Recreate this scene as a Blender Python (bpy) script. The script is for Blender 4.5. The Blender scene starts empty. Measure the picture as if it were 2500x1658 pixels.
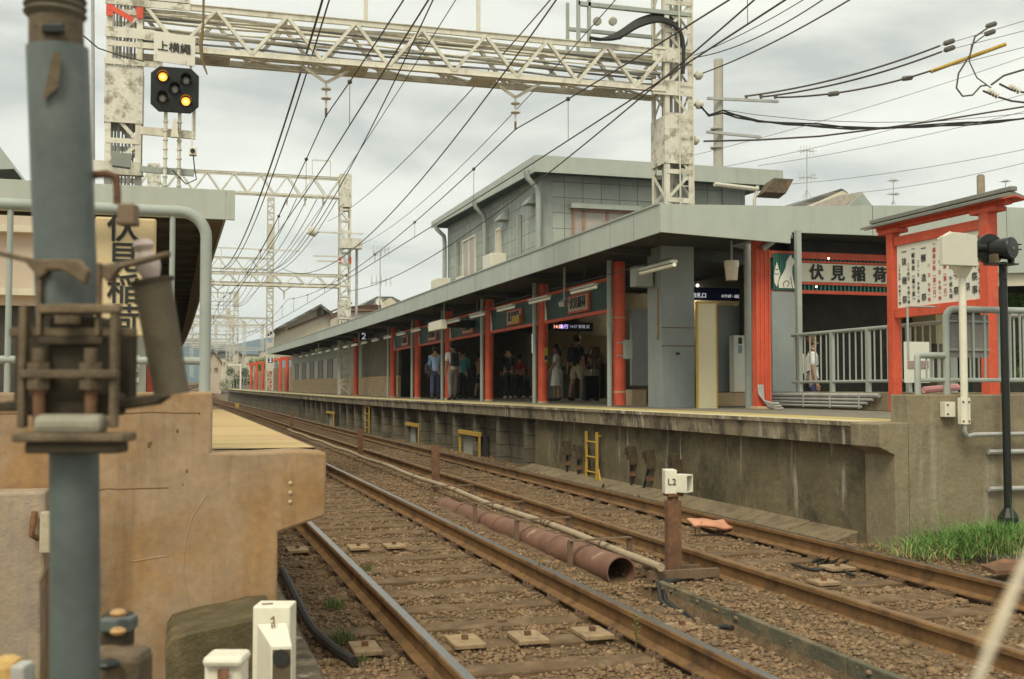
import bpy, bmesh, math, random
import numpy as np
from mathutils import Vector, Matrix
random.seed(7); rng = np.random.default_rng(7)
R = math.radians
scene = bpy.context.scene
col = scene.collection
# ------------------------------------------------------------------ camera, world, sun, exposure
W0, H0, F0 = 2500.0, 1658.0, 2700.0
YAW = math.atan(800/2700); PIT = math.atan(121/2700)
CAM = Vector((0, 0, 1.43))
FWD = Vector((math.sin(YAW)*math.cos(PIT), math.cos(YAW)*math.cos(PIT), math.sin(PIT)))
RGT = Vector((math.cos(YAW), -math.sin(YAW), 0)); UPV = RGT.cross(FWD)
cd = bpy.data.cameras.new('camera'); cam = bpy.data.objects.new('camera', cd); col.objects.link(cam)
cam.matrix_world = Matrix.Translation(CAM) @ Matrix((RGT, UPV, -FWD)).transposed().to_4x4()
cd.sensor_width = 36; cd.lens = F0/W0*36; cd.clip_start = 0.05; cd.clip_end = 6000
cd.dof.use_dof = True; cd.dof.focus_distance = 18.0; cd.dof.aperture_fstop = 5.0
scene.camera = cam

SUN_EL, SUN_AZ = R(52), R(215)
world = bpy.data.worlds.new('World'); scene.world = world; world.use_nodes = True
nt = world.node_tree; nt.nodes.clear()
def N(t, ty, **kw):
    n = t.nodes.new(ty)
    for k, v in kw.items(): setattr(n, k, v)
    return n
out = N(nt, 'ShaderNodeOutputWorld'); bg = N(nt, 'ShaderNodeBackground')
sky = N(nt, 'ShaderNodeTexSky', sky_type='NISHITA', sun_disc=False, sun_elevation=SUN_EL, sun_rotation=SUN_AZ)
tc = N(nt, 'ShaderNodeTexCoord'); mp = N(nt, 'ShaderNodeMapping')
mp.inputs['Scale'].default_value = (1.0, 1.0, 3.4); mp.inputs['Location'].default_value = (0.35, 0.2, 0.1)
n1 = N(nt, 'ShaderNodeTexNoise'); n1.inputs['Scale'].default_value = 3.1; n1.inputs['Detail'].default_value = 7; n1.inputs['Roughness'].default_value = 0.5
n1.inputs['Distortion'].default_value = 0.35
cr = N(nt, 'ShaderNodeValToRGB')
e = cr.color_ramp.elements
e[0].position = 0.33; e[0].color = (4.9, 5.05, 4.6, 1)
e[1].position = 0.57; e[1].color = (8.4, 8.4, 7.35, 1)
m_ = cr.color_ramp.elements.new(0.47); m_.color = (7.5, 7.55, 6.65, 1)
mx = N(nt, 'ShaderNodeMix', data_type='RGBA'); mx.inputs[0].default_value = 0.94
L = nt.links.new
L(tc.outputs['Generated'], mp.inputs[0]); L(mp.outputs[0], n1.inputs['Vector']); L(n1.outputs['Fac'], cr.inputs[0])
L(sky.outputs[0], mx.inputs[6]); L(cr.outputs[0], mx.inputs[7]); L(mx.outputs[2], bg.inputs[0])
bg.inputs[1].default_value = 0.1
L(bg.outputs[0], out.inputs[0])
sd = bpy.data.lights.new('sun', 'SUN'); sd.energy = 2.0; sd.angle = R(24); sd.color = (1.0, 0.94, 0.74)
sun = bpy.data.objects.new('sun', sd); col.objects.link(sun)
# sun azimuth measured clockwise from +Y
sdir = Vector((math.sin(SUN_AZ)*math.cos(SUN_EL), math.cos(SUN_AZ)*math.cos(SUN_EL), math.sin(SUN_EL)))
sun.rotation_euler = sdir.to_track_quat('Z', 'Y').to_euler()
vs = scene.view_settings; vs.view_transform = 'Standard'; vs.look = 'None'; vs.exposure = 0.38; vs.gamma = 1
scene.cycles.max_bounces = 6; scene.cycles.diffuse_bounces = 4

# ------------------------------------------------------------------ projection helpers (photo point -> place in the world)
def ray(u, v): return FWD*F0 + RGT*(u-W0/2) + UPV*(H0/2-v)
def atZ(u, v, z): d = ray(u, v); return CAM + d*((z-CAM.z)/d.z)
def atX(u, v, x): d = ray(u, v); return CAM + d*(x/d.x)
def atY(u, v, y): d = ray(u, v); return CAM + d*(y/d.y)
def atD(u, v, D): return CAM + ray(u, v)*(D/F0)
def interp(x, xs, ys): return float(np.interp(x, xs, ys))
CY = [-5, 5, 12, 20, 26, 44, 60, 75, 89, 105, 122, 140, 156, 175, 190, 206, 225, 245, 270]
CX = [0, 0, -.08, -.18, -.25, -.44, -.68, -1.0, -1.4, -1.9, -2.4, -2.75, -2.7, -1.9, -.6, 1.6, 5, 10, 18]
ZY = [-5, 45, 90, 122, 150, 206, 300]; ZZ = [0, 0, .17, .36, 1.1, 2.4, 4.0]
_fy = np.linspace(-5, 270, 1100); _fx = np.interp(_fy, CY, CX)
for _ in range(3): _fx = np.convolve(np.pad(_fx, 20, mode='edge'), np.ones(41)/41, 'valid')
_gz = np.interp(_fy, ZY, ZZ)
for _ in range(3): _gz = np.convolve(np.pad(_gz, 20, mode='edge'), np.ones(41)/41, 'valid')
def cx(y): return interp(y, _fy, _fx)
def cz(y): return interp(y, _fy, _gz)
def ceil_ang(y): return math.atan2(cx(y+1)-cx(y-1), 2.0)

# ------------------------------------------------------------------ materials
MATS = {}
def mat(name, c, rough=.8, var=.25, scale=4.0, bump=.15, bscale=40., metal=0., c2=None, c2amt=0., c2scale=2.5, streak=0., streakc=None,
        brick=None, wave=None, emit=None, spec=.3, det=6, sth=.52, thr=.5):
    if name in MATS: return MATS[name]
    m = bpy.data.materials.new(name); m.use_nodes = True; t = m.node_tree; l = t.links.new
    b = t.nodes['Principled BSDF']; b.inputs['Roughness'].default_value = rough; b.inputs['Metallic'].default_value = metal
    b.inputs['Specular IOR Level'].default_value = spec
    tc = N(t, 'ShaderNodeTexCoord'); src = tc.outputs['Object']
    def noise(s, d=det, ro=.6, vec=src):
        n = N(t, 'ShaderNodeTexNoise'); n.inputs['Scale'].default_value = s; n.inputs['Detail'].default_value = d; n.inputs['Roughness'].default_value = ro
        l(vec, n.inputs['Vector']); return n.outputs['Fac']
    def mul(fac, lo, hi, colr):
        mr = N(t, 'ShaderNodeMapRange'); mr.inputs[1].default_value = .25; mr.inputs[2].default_value = .75; mr.inputs[3].default_value = lo; mr.inputs[4].default_value = hi
        l(fac, mr.inputs[0]); v = N(t, 'ShaderNodeVectorMath', operation='SCALE'); l(colr, v.inputs[0]); l(mr.outputs[0], v.inputs['Scale']); return v.outputs[0]
    rgb = N(t, 'ShaderNodeRGB'); rgb.outputs[0].default_value = (*c, 1); cur = rgb.outputs[0]
    hgt = None
    if brick:
        bw, bh, mort, mc, axes = brick[:5]
        sx = N(t, 'ShaderNodeSeparateXYZ'); l(src, sx.inputs[0]); cb = N(t, 'ShaderNodeCombineXYZ')
        l(sx.outputs[axes[0]], cb.inputs[0]); l(sx.outputs[axes[1]], cb.inputs[1])
        br = N(t, 'ShaderNodeTexBrick'); br.inputs['Scale'].default_value = 1; br.inputs['Brick Width'].default_value = bw; br.inputs['Row Height'].default_value = bh
        br.inputs['Mortar Size'].default_value = mort; br.inputs['Mortar Smooth'].default_value = .1; br.offset = brick[5] if len(brick) > 5 else .5
        br.inputs['Color1'].default_value = (*c, 1); br.inputs['Color2'].default_value = (*[x*.82 for x in c], 1); br.inputs['Mortar'].default_value = (*mc, 1)
        l(cb.outputs[0], br.inputs['Vector']); cur = br.outputs['Color']; hgt = br.outputs['Fac']
    if c2:
        f = noise(c2scale, 8, .68); r = N(t, 'ShaderNodeValToRGB'); r.color_ramp.elements[0].position = thr; r.color_ramp.elements[1].position = min(thr+.12, 1)
        r.color_ramp.elements[1].color = (c2amt,)*3+(1,); l(f, r.inputs[0])
        mm = N(t, 'ShaderNodeMix', data_type='RGBA'); l(r.outputs[0], mm.inputs[0]); l(cur, mm.inputs[6]); mm.inputs[7].default_value = (*c2, 1); cur = mm.outputs[2]
    if streak:
        mp = N(t, 'ShaderNodeMapping'); mp.inputs['Scale'].default_value = (1, 1, .09); l(src, mp.inputs[0])
        f = noise(7.0, 5, .6, mp.outputs[0]); r = N(t, 'ShaderNodeValToRGB'); r.color_ramp.elements[0].position = sth; r.color_ramp.elements[1].position = min(sth+.12 if sth > .53 else .72, 1)
        r.color_ramp.elements[1].color = (streak,)*3+(1,); l(f, r.inputs[0])
        mm = N(t, 'ShaderNodeMix', data_type='RGBA'); l(r.outputs[0], mm.inputs[0]); l(cur, mm.inputs[6]); mm.inputs[7].default_value = (*(streakc or (.05, .045, .035)), 1); cur = mm.outputs[2]
    cur = mul(noise(scale), 1-var, 1+var, cur)
    if var: cur = mul(noise(scale*9, 4), 1-var*.5, 1+var*.5, cur)
    l(cur, b.inputs['Base Color'])
    if bump:
        bp = N(t, 'ShaderNodeBump'); bp.inputs['Strength'].default_value = bump; bp.inputs['Distance'].default_value = .02
        l(noise(bscale, 5), bp.inputs['Height']); l(bp.outputs[0], b.inputs['Normal'])
        if hgt is not None:
            b2 = N(t, 'ShaderNodeBump'); b2.invert = True; b2.inputs['Strength'].default_value = .5; b2.inputs['Distance'].default_value = .01
            l(hgt, b2.inputs['Height']); l(bp.outputs[0], b2.inputs['Normal']); l(b2.outputs[0], b.inputs['Normal'])
    if emit: b.inputs['Emission Color'].default_value = (*emit[:3], 1); b.inputs['Emission Strength'].default_value = emit[3]
    MATS[name] = m; return m
M_RED = mat('vermilion_paint', (.60, .10, .05), .55, .2, 3, .08, c2=(.50, .16, .10), c2amt=.7, c2scale=3.5, thr=.55, streak=.5, streakc=(.30, .07, .04))
M_GREY = mat('grey_green_paint', (.345, .375, .335), .5, .09, 1.2, .03, c2=(.27, .29, .26), c2amt=.5, c2scale=1.5, streak=.35, streakc=(.24, .25, .22))
M_FASC = mat('fascia_sheet', (.41, .44, .385), .42, .07, .8, .02, 8, c2=(.33, .36, .33), c2amt=.4, c2scale=.9, streak=.3, streakc=(.28, .29, .25))
M_PILE = mat('pillar_paint', (.27, .30, .29), .5, .1, 1.2, .03, streak=.25, streakc=(.2, .2, .18))
M_JOINT = mat('panel_joint', (.16, .17, .15), .7, .1)
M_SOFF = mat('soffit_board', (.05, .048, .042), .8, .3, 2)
M_STEEL = mat('aged_cream_paint', (.66, .63, .53), .6, .16, 3, .12, 25, c2=(.30, .25, .17), c2amt=.8, c2scale=3.2, thr=.56, streak=.45, streakc=(.34, .27, .18))
M_STEELW = mat('peeling_white_paint', (.66, .63, .54), .6, .14, 3, .15, 20, c2=(.24, .21, .15), c2amt=.85, c2scale=5.5, thr=.5)
M_STEELF = mat('far_cream_paint', (.55, .52, .43), .6, .12, 2, 0)
M_RUST = mat('brown_rust', (.15, .08, .045), .85, .3, 6, .3, 60, c2=(.26, .12, .06), c2amt=.7, c2scale=7)
M_RUSTP = mat('red_rust_pipe', (.20, .105, .07), .75, .25, 5, .2, 60, c2=(.42, .34, .27), c2amt=.75, c2scale=4.5, thr=.6)
M_DUST = mat('dusty_steel', (.16, .105, .065), .8, .3, 8, .3, 60)
M_RAILS = mat('rail_side_rust', (.20, .11, .045), .8, .3, 5, .25, 60, c2=(.085, .05, .03), c2amt=.8, c2scale=3)
M_RAILT = mat('rail_polished_head', (.36, .35, .33), .34, .12, 3, .05, 90, metal=1.)
M_RAILR = mat('rail_rusty_head', (.20, .12, .06), .55, .25, 5, .1, 60)
M_WOOD = mat('dusty_sleeper_timber', (.14, .09, .048), .9, .35, 6, .5, 30, c2=(.22, .15, .09), c2amt=.7, c2scale=4)
M_PLATE = mat('pale_timber_plate', (.33, .235, .135), .85, .2, 6, .35, 40, c2=(.2, .13, .08), c2amt=.7, c2scale=9)
M_CONCO = mat('ochre_stained_concrete', (.345, .24, .15), .92, .26, 2.8, .25, 170, c2=(.33, .19, .08), c2amt=.9, c2scale=1.1, thr=.46, streak=.75, streakc=(.21, .13, .065))
M_CONCP = mat('pale_ochre_concrete', (.50, .37, .23), .88, .16, 2.5, .6, 20, c2=(.36, .24, .13), c2amt=.7, c2scale=5, thr=.58)
M_CONCG = mat('grey_brown_concrete', (.25, .205, .13), .9, .22, 1.5, .5, 22, c2=(.17, .135, .085), c2amt=.8, c2scale=1.6, streak=.7, streakc=(.36, .32, .25))
M_CONCW = mat('stained_platform_wall', (.145, .12, .07), .9, .4, 1.2, .5, 22, c2=(.07, .06, .038), c2amt=.9, c2scale=1.6, streak=.95, streakc=(.40, .37, .30), sth=.6)
M_CONCB = mat('block_platform_wall', (.185, .16, .115), .9, .3, 1.5, .4, 22, brick=(.9, .27, .012, (.07, .06, .045), (1, 2)), c2=(.08, .07, .05), c2amt=.7, c2scale=1.2, streak=.6, streakc=(.10, .085, .06))
M_LIP = mat('weathered_platform_lip', (.27, .225, .145), .9, .28, 2, .6, 20, c2=(.09, .075, .055), c2amt=.9, c2scale=2.2, thr=.47, streak=.9, streakc=(.50, .45, .36), sth=.55)
M_MOSS = mat('mossy_dark_concrete', (.10, .08, .04), .95, .3, 6, .6, 60, c2=(.17, .125, .07), c2amt=.7, c2scale=7)
M_PAVE = mat('platform_paving', (.20, .18, .14), .85, .2, 2, .3, 30, c2=(.13, .12, .09), c2amt=.6)
M_YEL = mat('yellow_tactile_paving', (.46, .36, .13), .85, .2, 3, .3, 60, c2=(.33, .28, .15), c2amt=.7, c2scale=5)
M_OCHP = mat('worn_yellow_paving', (.50, .37, .17), .8, .12, 1.6, .2, 30, brick=(3.0, .3, .006, (.33, .25, .13), (0, 1)), c2=(.46, .27, .16), c2amt=.9, c2scale=.8)
M_BALL = mat('ballast_ground', (.16, .106, .058), .95, .45, 9, 1.0, 55, c2=(.25, .175, .11), c2amt=.8, c2scale=26, thr=.56)
M_BALLF = mat('earth_ground', (.13, .11, .07), .95, .3, 1, .3, 10)
M_BLK = mat('black_enamel', (.018, .02, .018), .38, .2, 4, .03)
M_BLKP = mat('black_cable', (.03, .028, .025), .55, .2, 4, .05)
M_WIRE = mat('dark_wire', (.085, .07, .055), .6, .1, 4, 0)
M_WHITE = mat('cream_white_enamel', (.72, .68, .55), .42, .1, 4, .04, c2=(.5, .42, .28), c2amt=.5, c2scale=6, thr=.6)
M_CREAMB = mat('cream_board', (.62, .56, .38), .5, .05, 2, .02)
M_SIGNW = mat('white_sign_panel', (.72, .71, .62), .45, .05, 1.5, .01)
M_INK = mat('black_lettering', (.03, .03, .028), .6, 0, 4, 0)
M_INKR = mat('red_lettering', (.55, .07, .05), .6, 0, 4, 0)
M_WHT = mat('white_lettering', (.8, .8, .78), .5, 0, 4, 0, emit=(.9, .9, .9, .35))
M_YELP = mat('yellow_paint', (.46, .30, .05), .6, .15, 5, .1, c2=(.3, .16, .05), c2amt=.6, c2scale=8, thr=.6)
M_GRN = mat('dark_green_board', (.018, .06, .045), .5, .15, 3, .03)
M_TEAL = mat('teal_slats', (.04, .17, .13), .5, .15, 3, .03)
M_TAN = mat('tan_brick', (.62, .46, .28), .85, .12, 2, .15, 30, brick=(.22, .075, .006, (.24, .19, .12), (1, 2)))
M_TILEW = mat('grey_panel_wall', (.42, .45, .395), .6, .1, 1.0, .04, 30, brick=(.46, .46, .012, (.18, .19, .165), (1, 2), 0.), c2=(.25, .27, .25), c2amt=.5, c2scale=.7)
M_TILEF = mat('grey_panel_wall_front', (.42, .45, .395), .6, .1, 1.0, .04, 30, brick=(.58, .46, .012, (.18, .19, .165), (0, 2), 0.), c2=(.25, .27, .25), c2amt=.5, c2scale=.7)
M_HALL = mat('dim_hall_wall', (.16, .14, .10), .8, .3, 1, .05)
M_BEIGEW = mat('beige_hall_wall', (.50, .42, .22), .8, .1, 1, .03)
M_GLASS = mat('window_glass', (.10, .11, .10), .12, .2, 1, 0, spec=.6)
M_CURT = mat('curtain_glass', (.42, .38, .33), .35, .15, 3, .05)
M_TUBE = mat('fluorescent_tube_white', (.75, .74, .62), .4, .05, 4, .02)
M_LIT = mat('lit_tube', (.9, .9, .8), .4, 0, 4, 0, emit=(1, .93, .75, 3))
M_AMBER = mat('amber_lamp_lit', (1, .5, .1), .3, 0, 4, 0, emit=(1, .33, .04, 1.6))
M_AMBERC = mat('amber_lamp_core', (1, .8, .3), .3, 0, 4, 0, emit=(1, .55, .14, 2.2))
M_LENS = mat('unlit_lens', (.42, .40, .36), .25, .2, 9, .05)
M_ROOFG = mat('grey_roof_tile', (.20, .195, .18), .7, .2, 2, .2, brick=(.3, .28, .03, (.1, .1, .09), (1, 2)))
M_ROOFB = mat('brown_roof_tile', (.24, .13, .085), .75, .3, 3, .3, brick=(.28, .22, .05, (.08, .045, .03), (1, 2)))
M_CREAMH = mat('cream_house_wall', (.58, .53, .41), .8, .1, 1, .05, streak=.4, streakc=(.34, .3, .22))
M_PINK = mat('pinkish_panel', (.50, .41, .32), .7, .1, 1, .05)
M_UPIPE = mat('steel_conduit', (.42, .42, .40), .5, .15, 4, .05, c2=(.3, .28, .24), c2amt=.5)
M_COND = mat('dusty_conduit', (.36, .28, .185), .7, .2, 6, .1)
M_POLE = mat('blue_grey_pole_paint', (.105, .125, .12), .45, .2, 4, .06, 30, c2=(.15, .16, .145), c2amt=.6, c2scale=3)
M_RUBB = mat('weathered_bracket', (.115, .085, .052), .7, .35, 9, .3, 50, c2=(.20, .14, .085), c2amt=.7, c2scale=6)
M_BDARK = mat('dark_brown_fitting', (.05, .038, .022), .7, .3, 6, .2)
M_PINKI = mat('porcelain_insulator', (.52, .42, .37), .3, .1, 6, .02)
M_CERAM = mat('cream_insulator', (.60, .57, .47), .3, .1, 6, .02)
M_GRASS = mat('grass_blades', (.13, .25, .06), .7, .4, 3, 0, spec=.2)
M_GRASSD = mat('weed_blades', (.13, .17, .05), .7, .4, 3, 0)
M_LEAF = mat('bright_leaves', (.10, .20, .03), .6, .4, 3, 0)
M_LEAFD = mat('dark_leaves', (.04, .09, .02), .7, .4, 1, 0)
M_BARK = mat('bark', (.10, .075, .05), .9, .3, 8, .4)
M_STONE = mat('ballast_stone', (.21, .135, .074), .9, .5, 7, .4, 90, c2=(.36, .29, .20), c2amt=.9, c2scale=13, thr=.56)
M_ORNG = mat('faded_orange_cover', (.58, .28, .17), .6, .15, 8, .3, 14)
M_BLUE = mat('navy_sign', (.02, .03, .12), .4, .1, 3, 0)
M_HILL = mat('forest_hill', (.03, .06, .055), .95, .5, .01, 0, det=8)
M_SKIN = mat('skin', (.42, .25, .16), .6, .08, 8, 0)
def cloth(n, c): return mat('cloth_'+n, tuple(min(.8, x*1.45+.006) for x in c), .9, .15, 9, .15, 60)
M_HAIR = mat('dark_hair', (.015, .012, .01), .5, .2, 30, .2)
M_CONCU = mat('concrete_pole', (.42, .40, .33), .85, .12, 2, .1)
M_PAVEM = mat('roadside_asphalt', (.09, .08, .065), .9, .2, 3, .3)

# ------------------------------------------------------------------ mesh building
ORG = {}
class MB:
    def __init__(s): s.v = []; s.f = []; s.m = []; s.mi = 0
    def add(s, vs, fs):
        o = len(s.v); s.v += [tuple(p) for p in vs]; s.f += [tuple(i+o for i in f) for f in fs]; s.m += [s.mi]*len(fs); return s
    def box(s, a, b):   # min, max
        (x0, y0, z0), (x1, y1, z1) = a, b
        x0, x1 = min(x0, x1), max(x0, x1); y0, y1 = min(y0, y1), max(y0, y1); z0, z1 = min(z0, z1), max(z0, z1)
        return s.add([(x0,y0,z0),(x1,y0,z0),(x1,y1,z0),(x0,y1,z0),(x0,y0,z1),(x1,y0,z1),(x1,y1,z1),(x0,y1,z1)],
                     [(0,3,2,1),(4,5,6,7),(0,1,5,4),(1,2,6,5),(2,3,7,6),(3,0,4,7)])
    def hexa(s, p):     # 8 points, bottom ring then top ring
        return s.add(p, [(0,3,2,1),(4,5,6,7),(0,1,5,4),(1,2,6,5),(2,3,7,6),(3,0,4,7)])
    def bar(s, p, q, w, h, up=(0, 0, 1)):
        p, q = Vector(p), Vector(q); d = (q-p).normalized(); u = Vector(up)
        if abs(d.dot(u)) > .97: u = Vector((0, 1, 0))
        r = d.cross(u).normalized()*w/2; u = r.cross(d).normalized()*h/2
        return s.hexa([p-r-u, p+r-u, q+r-u, q-r-u, p-r+u, p+r+u, q+r+u, q-r+u])
    def tube(s, pts, r, n=8, cap=True, hollow=0):
        pts = [Vector(p) for p in pts]; rs = r if isinstance(r, (list, tuple)) else [r]*len(pts)
        rings = []; d0 = (pts[1]-pts[0]).normalized(); u = Vector((0, 0, 1)) if abs(d0.z) < .9 else Vector((1, 0, 0))
        a = d0.cross(u).normalized()
        for i, p in enumerate(pts):
            d = (pts[min(i+1, len(pts)-1)]-pts[max(i-1, 0)]).normalized()
            a = (a - d*a.dot(d)).normalized(); b = d.cross(a)
            rings.append([p+(a*math.cos(2*math.pi*k/n)+b*math.sin(2*math.pi*k/n))*rs[i] for k in range(n)])
        vs = [v for rg in rings for v in rg]; fs = []
        for i in range(len(pts)-1):
            for k in range(n): k2 = (k+1) % n; fs.append((i*n+k, i*n+k2, (i+1)*n+k2, (i+1)*n+k))
        if cap: fs.append(tuple(range(n))[::-1]); fs.append(tuple((len(pts)-1)*n+k for k in range(n)))
        return s.add(vs, fs)
    def cyl(s, p, q, r, n=16, r2=None): return s.tube([p, q], [r, r if r2 is None else r2], n)
    def poly(s, pts, thick):   # planar polygon extruded by vector
        n = len(pts); t = Vector(thick); a = [Vector(p) for p in pts]; b = [p+t for p in a]
        return s.add(a+b, [tuple(range(n))[::-1], tuple(range(n, 2*n))] + [(i, (i+1) % n, n+(i+1) % n, n+i) for i in range(n)])
    def ball(s, c, r, n=10, m=6, sc=(1, 1, 1)):
        vs = []; fs = []; c = Vector(c)
        for j in range(m+1):
            th = math.pi*j/m
            for k in range(n): vs.append(c+Vector((math.sin(th)*math.cos(2*math.pi*k/n)*sc[0], math.sin(th)*math.sin(2*math.pi*k/n)*sc[1], math.cos(th)*sc[2]))*r)
        for j in range(m):
            for k in range(n): fs.append((j*n+k, j*n+(k+1) % n, (j+1)*n+(k+1) % n, (j+1)*n+k))
        return s.add(vs, fs)
    def merge(s, o):
        return s.add(o.v, o.f)
    def build(s, name, m, parent=None, bevel=0, smooth=False, loc=None):
        me = bpy.data.meshes.new(name); o = bpy.data.objects.new(name, me); col.objects.link(o)
        base = Vector((0, 0, 0))
        if parent is not None: o.parent = parent; base = ORG[parent.name]; ORG[o.name] = base
        else:
            if loc is None:
                a = np.array(s.v); loc = Vector(((a[:, 0].min()+a[:, 0].max())/2, (a[:, 1].min()+a[:, 1].max())/2, a[:, 2].min()))
            base = Vector(loc); o.location = base; ORG[o.name] = base
        me.from_pydata([(v[0]-base.x, v[1]-base.y, v[2]-base.z) for v in s.v], [], s.f)
        for mm in (m if isinstance(m, (list, tuple)) else [m]): me.materials.append(mm)
        if isinstance(m, (list, tuple)): me.polygons.foreach_set('material_index', s.m)
        bm = bmesh.new(); bm.from_mesh(me); bmesh.ops.recalc_face_normals(bm, faces=bm.faces); bm.to_mesh(me); bm.free()
        if smooth:
            me.polygons.foreach_set('use_smooth', [True]*len(me.polygons)); me.set_sharp_from_angle(angle=R(40))
        if bevel:
            b = o.modifiers.new('bevel', 'BEVEL'); b.width = bevel; b.segments = 2; b.limit_method = 'ANGLE'; b.angle_limit = R(40)
        me.update(); return o
def tag(o, label=None, cat=None, group=None, kind=None):
    if label: o['label'] = label
    if cat: o['category'] = cat
    if group: o['group'] = group
    if kind: o['kind'] = kind
    return o
def thing(name, loc, label, cat, group=None):
    o = bpy.data.objects.new(name, None); col.objects.link(o); o.location = loc; ORG[o.name] = Vector(loc); o.empty_display_size = .2
    return tag(o, label, cat, group)
def struct(name, mb, m, kind='structure', **kw):
    o = mb.build(name, m, loc=(0, 0, 0), **kw); return tag(o, kind=kind)
def kids(o): return [c for c in bpy.data.objects if c.parent == o]
def copy_tree(o, parent=None, cache=None):
    c = o.copy(); col.objects.link(c)
    if parent is not None: c.parent = parent
    for ch in (cache or KIDS(o)): copy_tree(ch, c)
    return c
def KIDS(o): return list(o.children)
ORD = ['first', 'second', 'third', 'fourth', 'fifth', 'sixth', 'seventh', 'eighth', 'ninth', 'tenth', 'eleventh', 'twelfth', 'thirteenth', 'fourteenth', 'fifteenth', 'sixteenth', 'seventeenth', 'eighteenth', 'nineteenth', 'twentieth']
def text(name, body, size, origin, xdir, ydir, m, parent, thick=.003, extr_dir=None, align='CENTER', linesp=1.0, bold=.022):
    cu = bpy.data.curves.new(name, 'FONT'); cu.body = body; cu.size = size; cu.align_x = align; cu.align_y = 'CENTER'; cu.extrude = thick; cu.space_line = linesp
    cu.resolution_u = 3
    o = bpy.data.objects.new('tmp', cu); col.objects.link(o)
    dg = bpy.context.evaluated_depsgraph_get(); me = bpy.data.meshes.new_from_object(o.evaluated_get(dg)); bpy.data.objects.remove(o)
    x = Vector(xdir).normalized(); y = Vector(ydir).normalized(); z = x.cross(y)
    me.transform(Matrix((x, y, z)).transposed().to_4x4()); me.transform(Matrix.Translation(Vector(origin)-ORG[parent.name]))
    if bold:
        bm = bmesh.new(); bm.from_mesh(me); g0 = list(bm.verts)+list(bm.edges)+list(bm.faces)
        for k_, (ax, ay) in enumerate(((1, 0), (0, 1), (1, 1))):
            gg = bmesh.ops.duplicate(bm, geom=g0)['geom']; bmesh.ops.translate(bm, verts=[q_ for q_ in gg if isinstance(q_, bmesh.types.BMVert)], vec=x*(ax*size*bold)+y*(ay*size*bold)+z*(.0004*(k_+1)))
        bm.to_mesh(me); bm.free()
    me.name = name; me.materials.clear(); me.materials.append(m)
    t = bpy.data.objects.new(name, me); col.objects.link(t); t.parent = parent; ORG[t.name] = ORG[parent.name]; return t
def sagline(a, b, sag, n=24):
    a, b = Vector(a), Vector(b); return [a.lerp(b, i/n) - Vector((0, 0, 4*sag*(i/n)*(1-i/n))) for i in range(n+1)]
# ------------------------------------------------------------------ ground and ballast
ys = list(np.arange(-20, 60, 4.)) + list(np.arange(60, 300, 10.)) + [350, 450, 600, 900, 1400, 2200, 3200]
xs = [-1500, -600, -200, -80, -40, -20, -10, -4, 0, 4, 8, 14, 24, 40, 80, 200, 600, 1500]
g = MB(); vs = [(x, y, cz(y)-.36) for y in ys for x in xs]
g.add(vs, [(j*len(xs)+i, j*len(xs)+i+1, (j+1)*len(xs)+i+1, (j+1)*len(xs)+i) for j in range(len(ys)-1) for i in range(len(xs)-1)])
struct('ground', g, M_BALLF)
TA = (1.40, 2.84); TB = (4.43, 5.88)   # rail centre lines
def strip(name, x0f, x1f, ya, yb, zf, m, nx=2, step=1.5, kind='structure', amp=0, top=None):
    yy = np.arange(ya, yb+step, step); mb = MB(); vs = []
    for y in yy:
        a, b = x0f(y), x1f(y)
        for i in range(nx): x = a+(b-a)*i/(nx-1); vs.append((x, y, zf(x, y)))
    mb.add(vs, [(j*nx+i, j*nx+i+1, (j+1)*nx+i+1, (j+1)*nx+i) for j in range(len(yy)-1) for i in range(nx-1)])
    return struct(name, mb, m, kind=kind) if name else mb
from mathutils import noise as MN
def bedz(x, y):
    d = MN.noise(Vector((x*1.7, y*1.7, 0)))*.022 + MN.noise(Vector((x*6, y*6, 3)))*.014
    z = -.204 + d
    xc = x-cx(y)
    if 2.95 < xc < 4.35: z += .045
    if y < 8.15 and 3.72 < xc < 4.32: z = -.115+d*.6
    if y < 8.3 and 3.47 < xc < 3.66: z = -.30
    if xc > 6.1: z += .06
    if xc < 1.2: z += .02
    return z
strip('ballast_bed', lambda y: .55+cx(y), lambda y: 7.1+cx(y), 2.0, 34, lambda x, y: bedz(x, y)+cz(y), M_BALL, nx=90, step=.08)
strip('ballast_bed_far', lambda y: -1.2+cx(y)*1.0, lambda y: 7.1+cx(y), 33.9, 262, lambda x, y: -.2+cz(y), M_BALL, nx=8, step=1.5)
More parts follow.
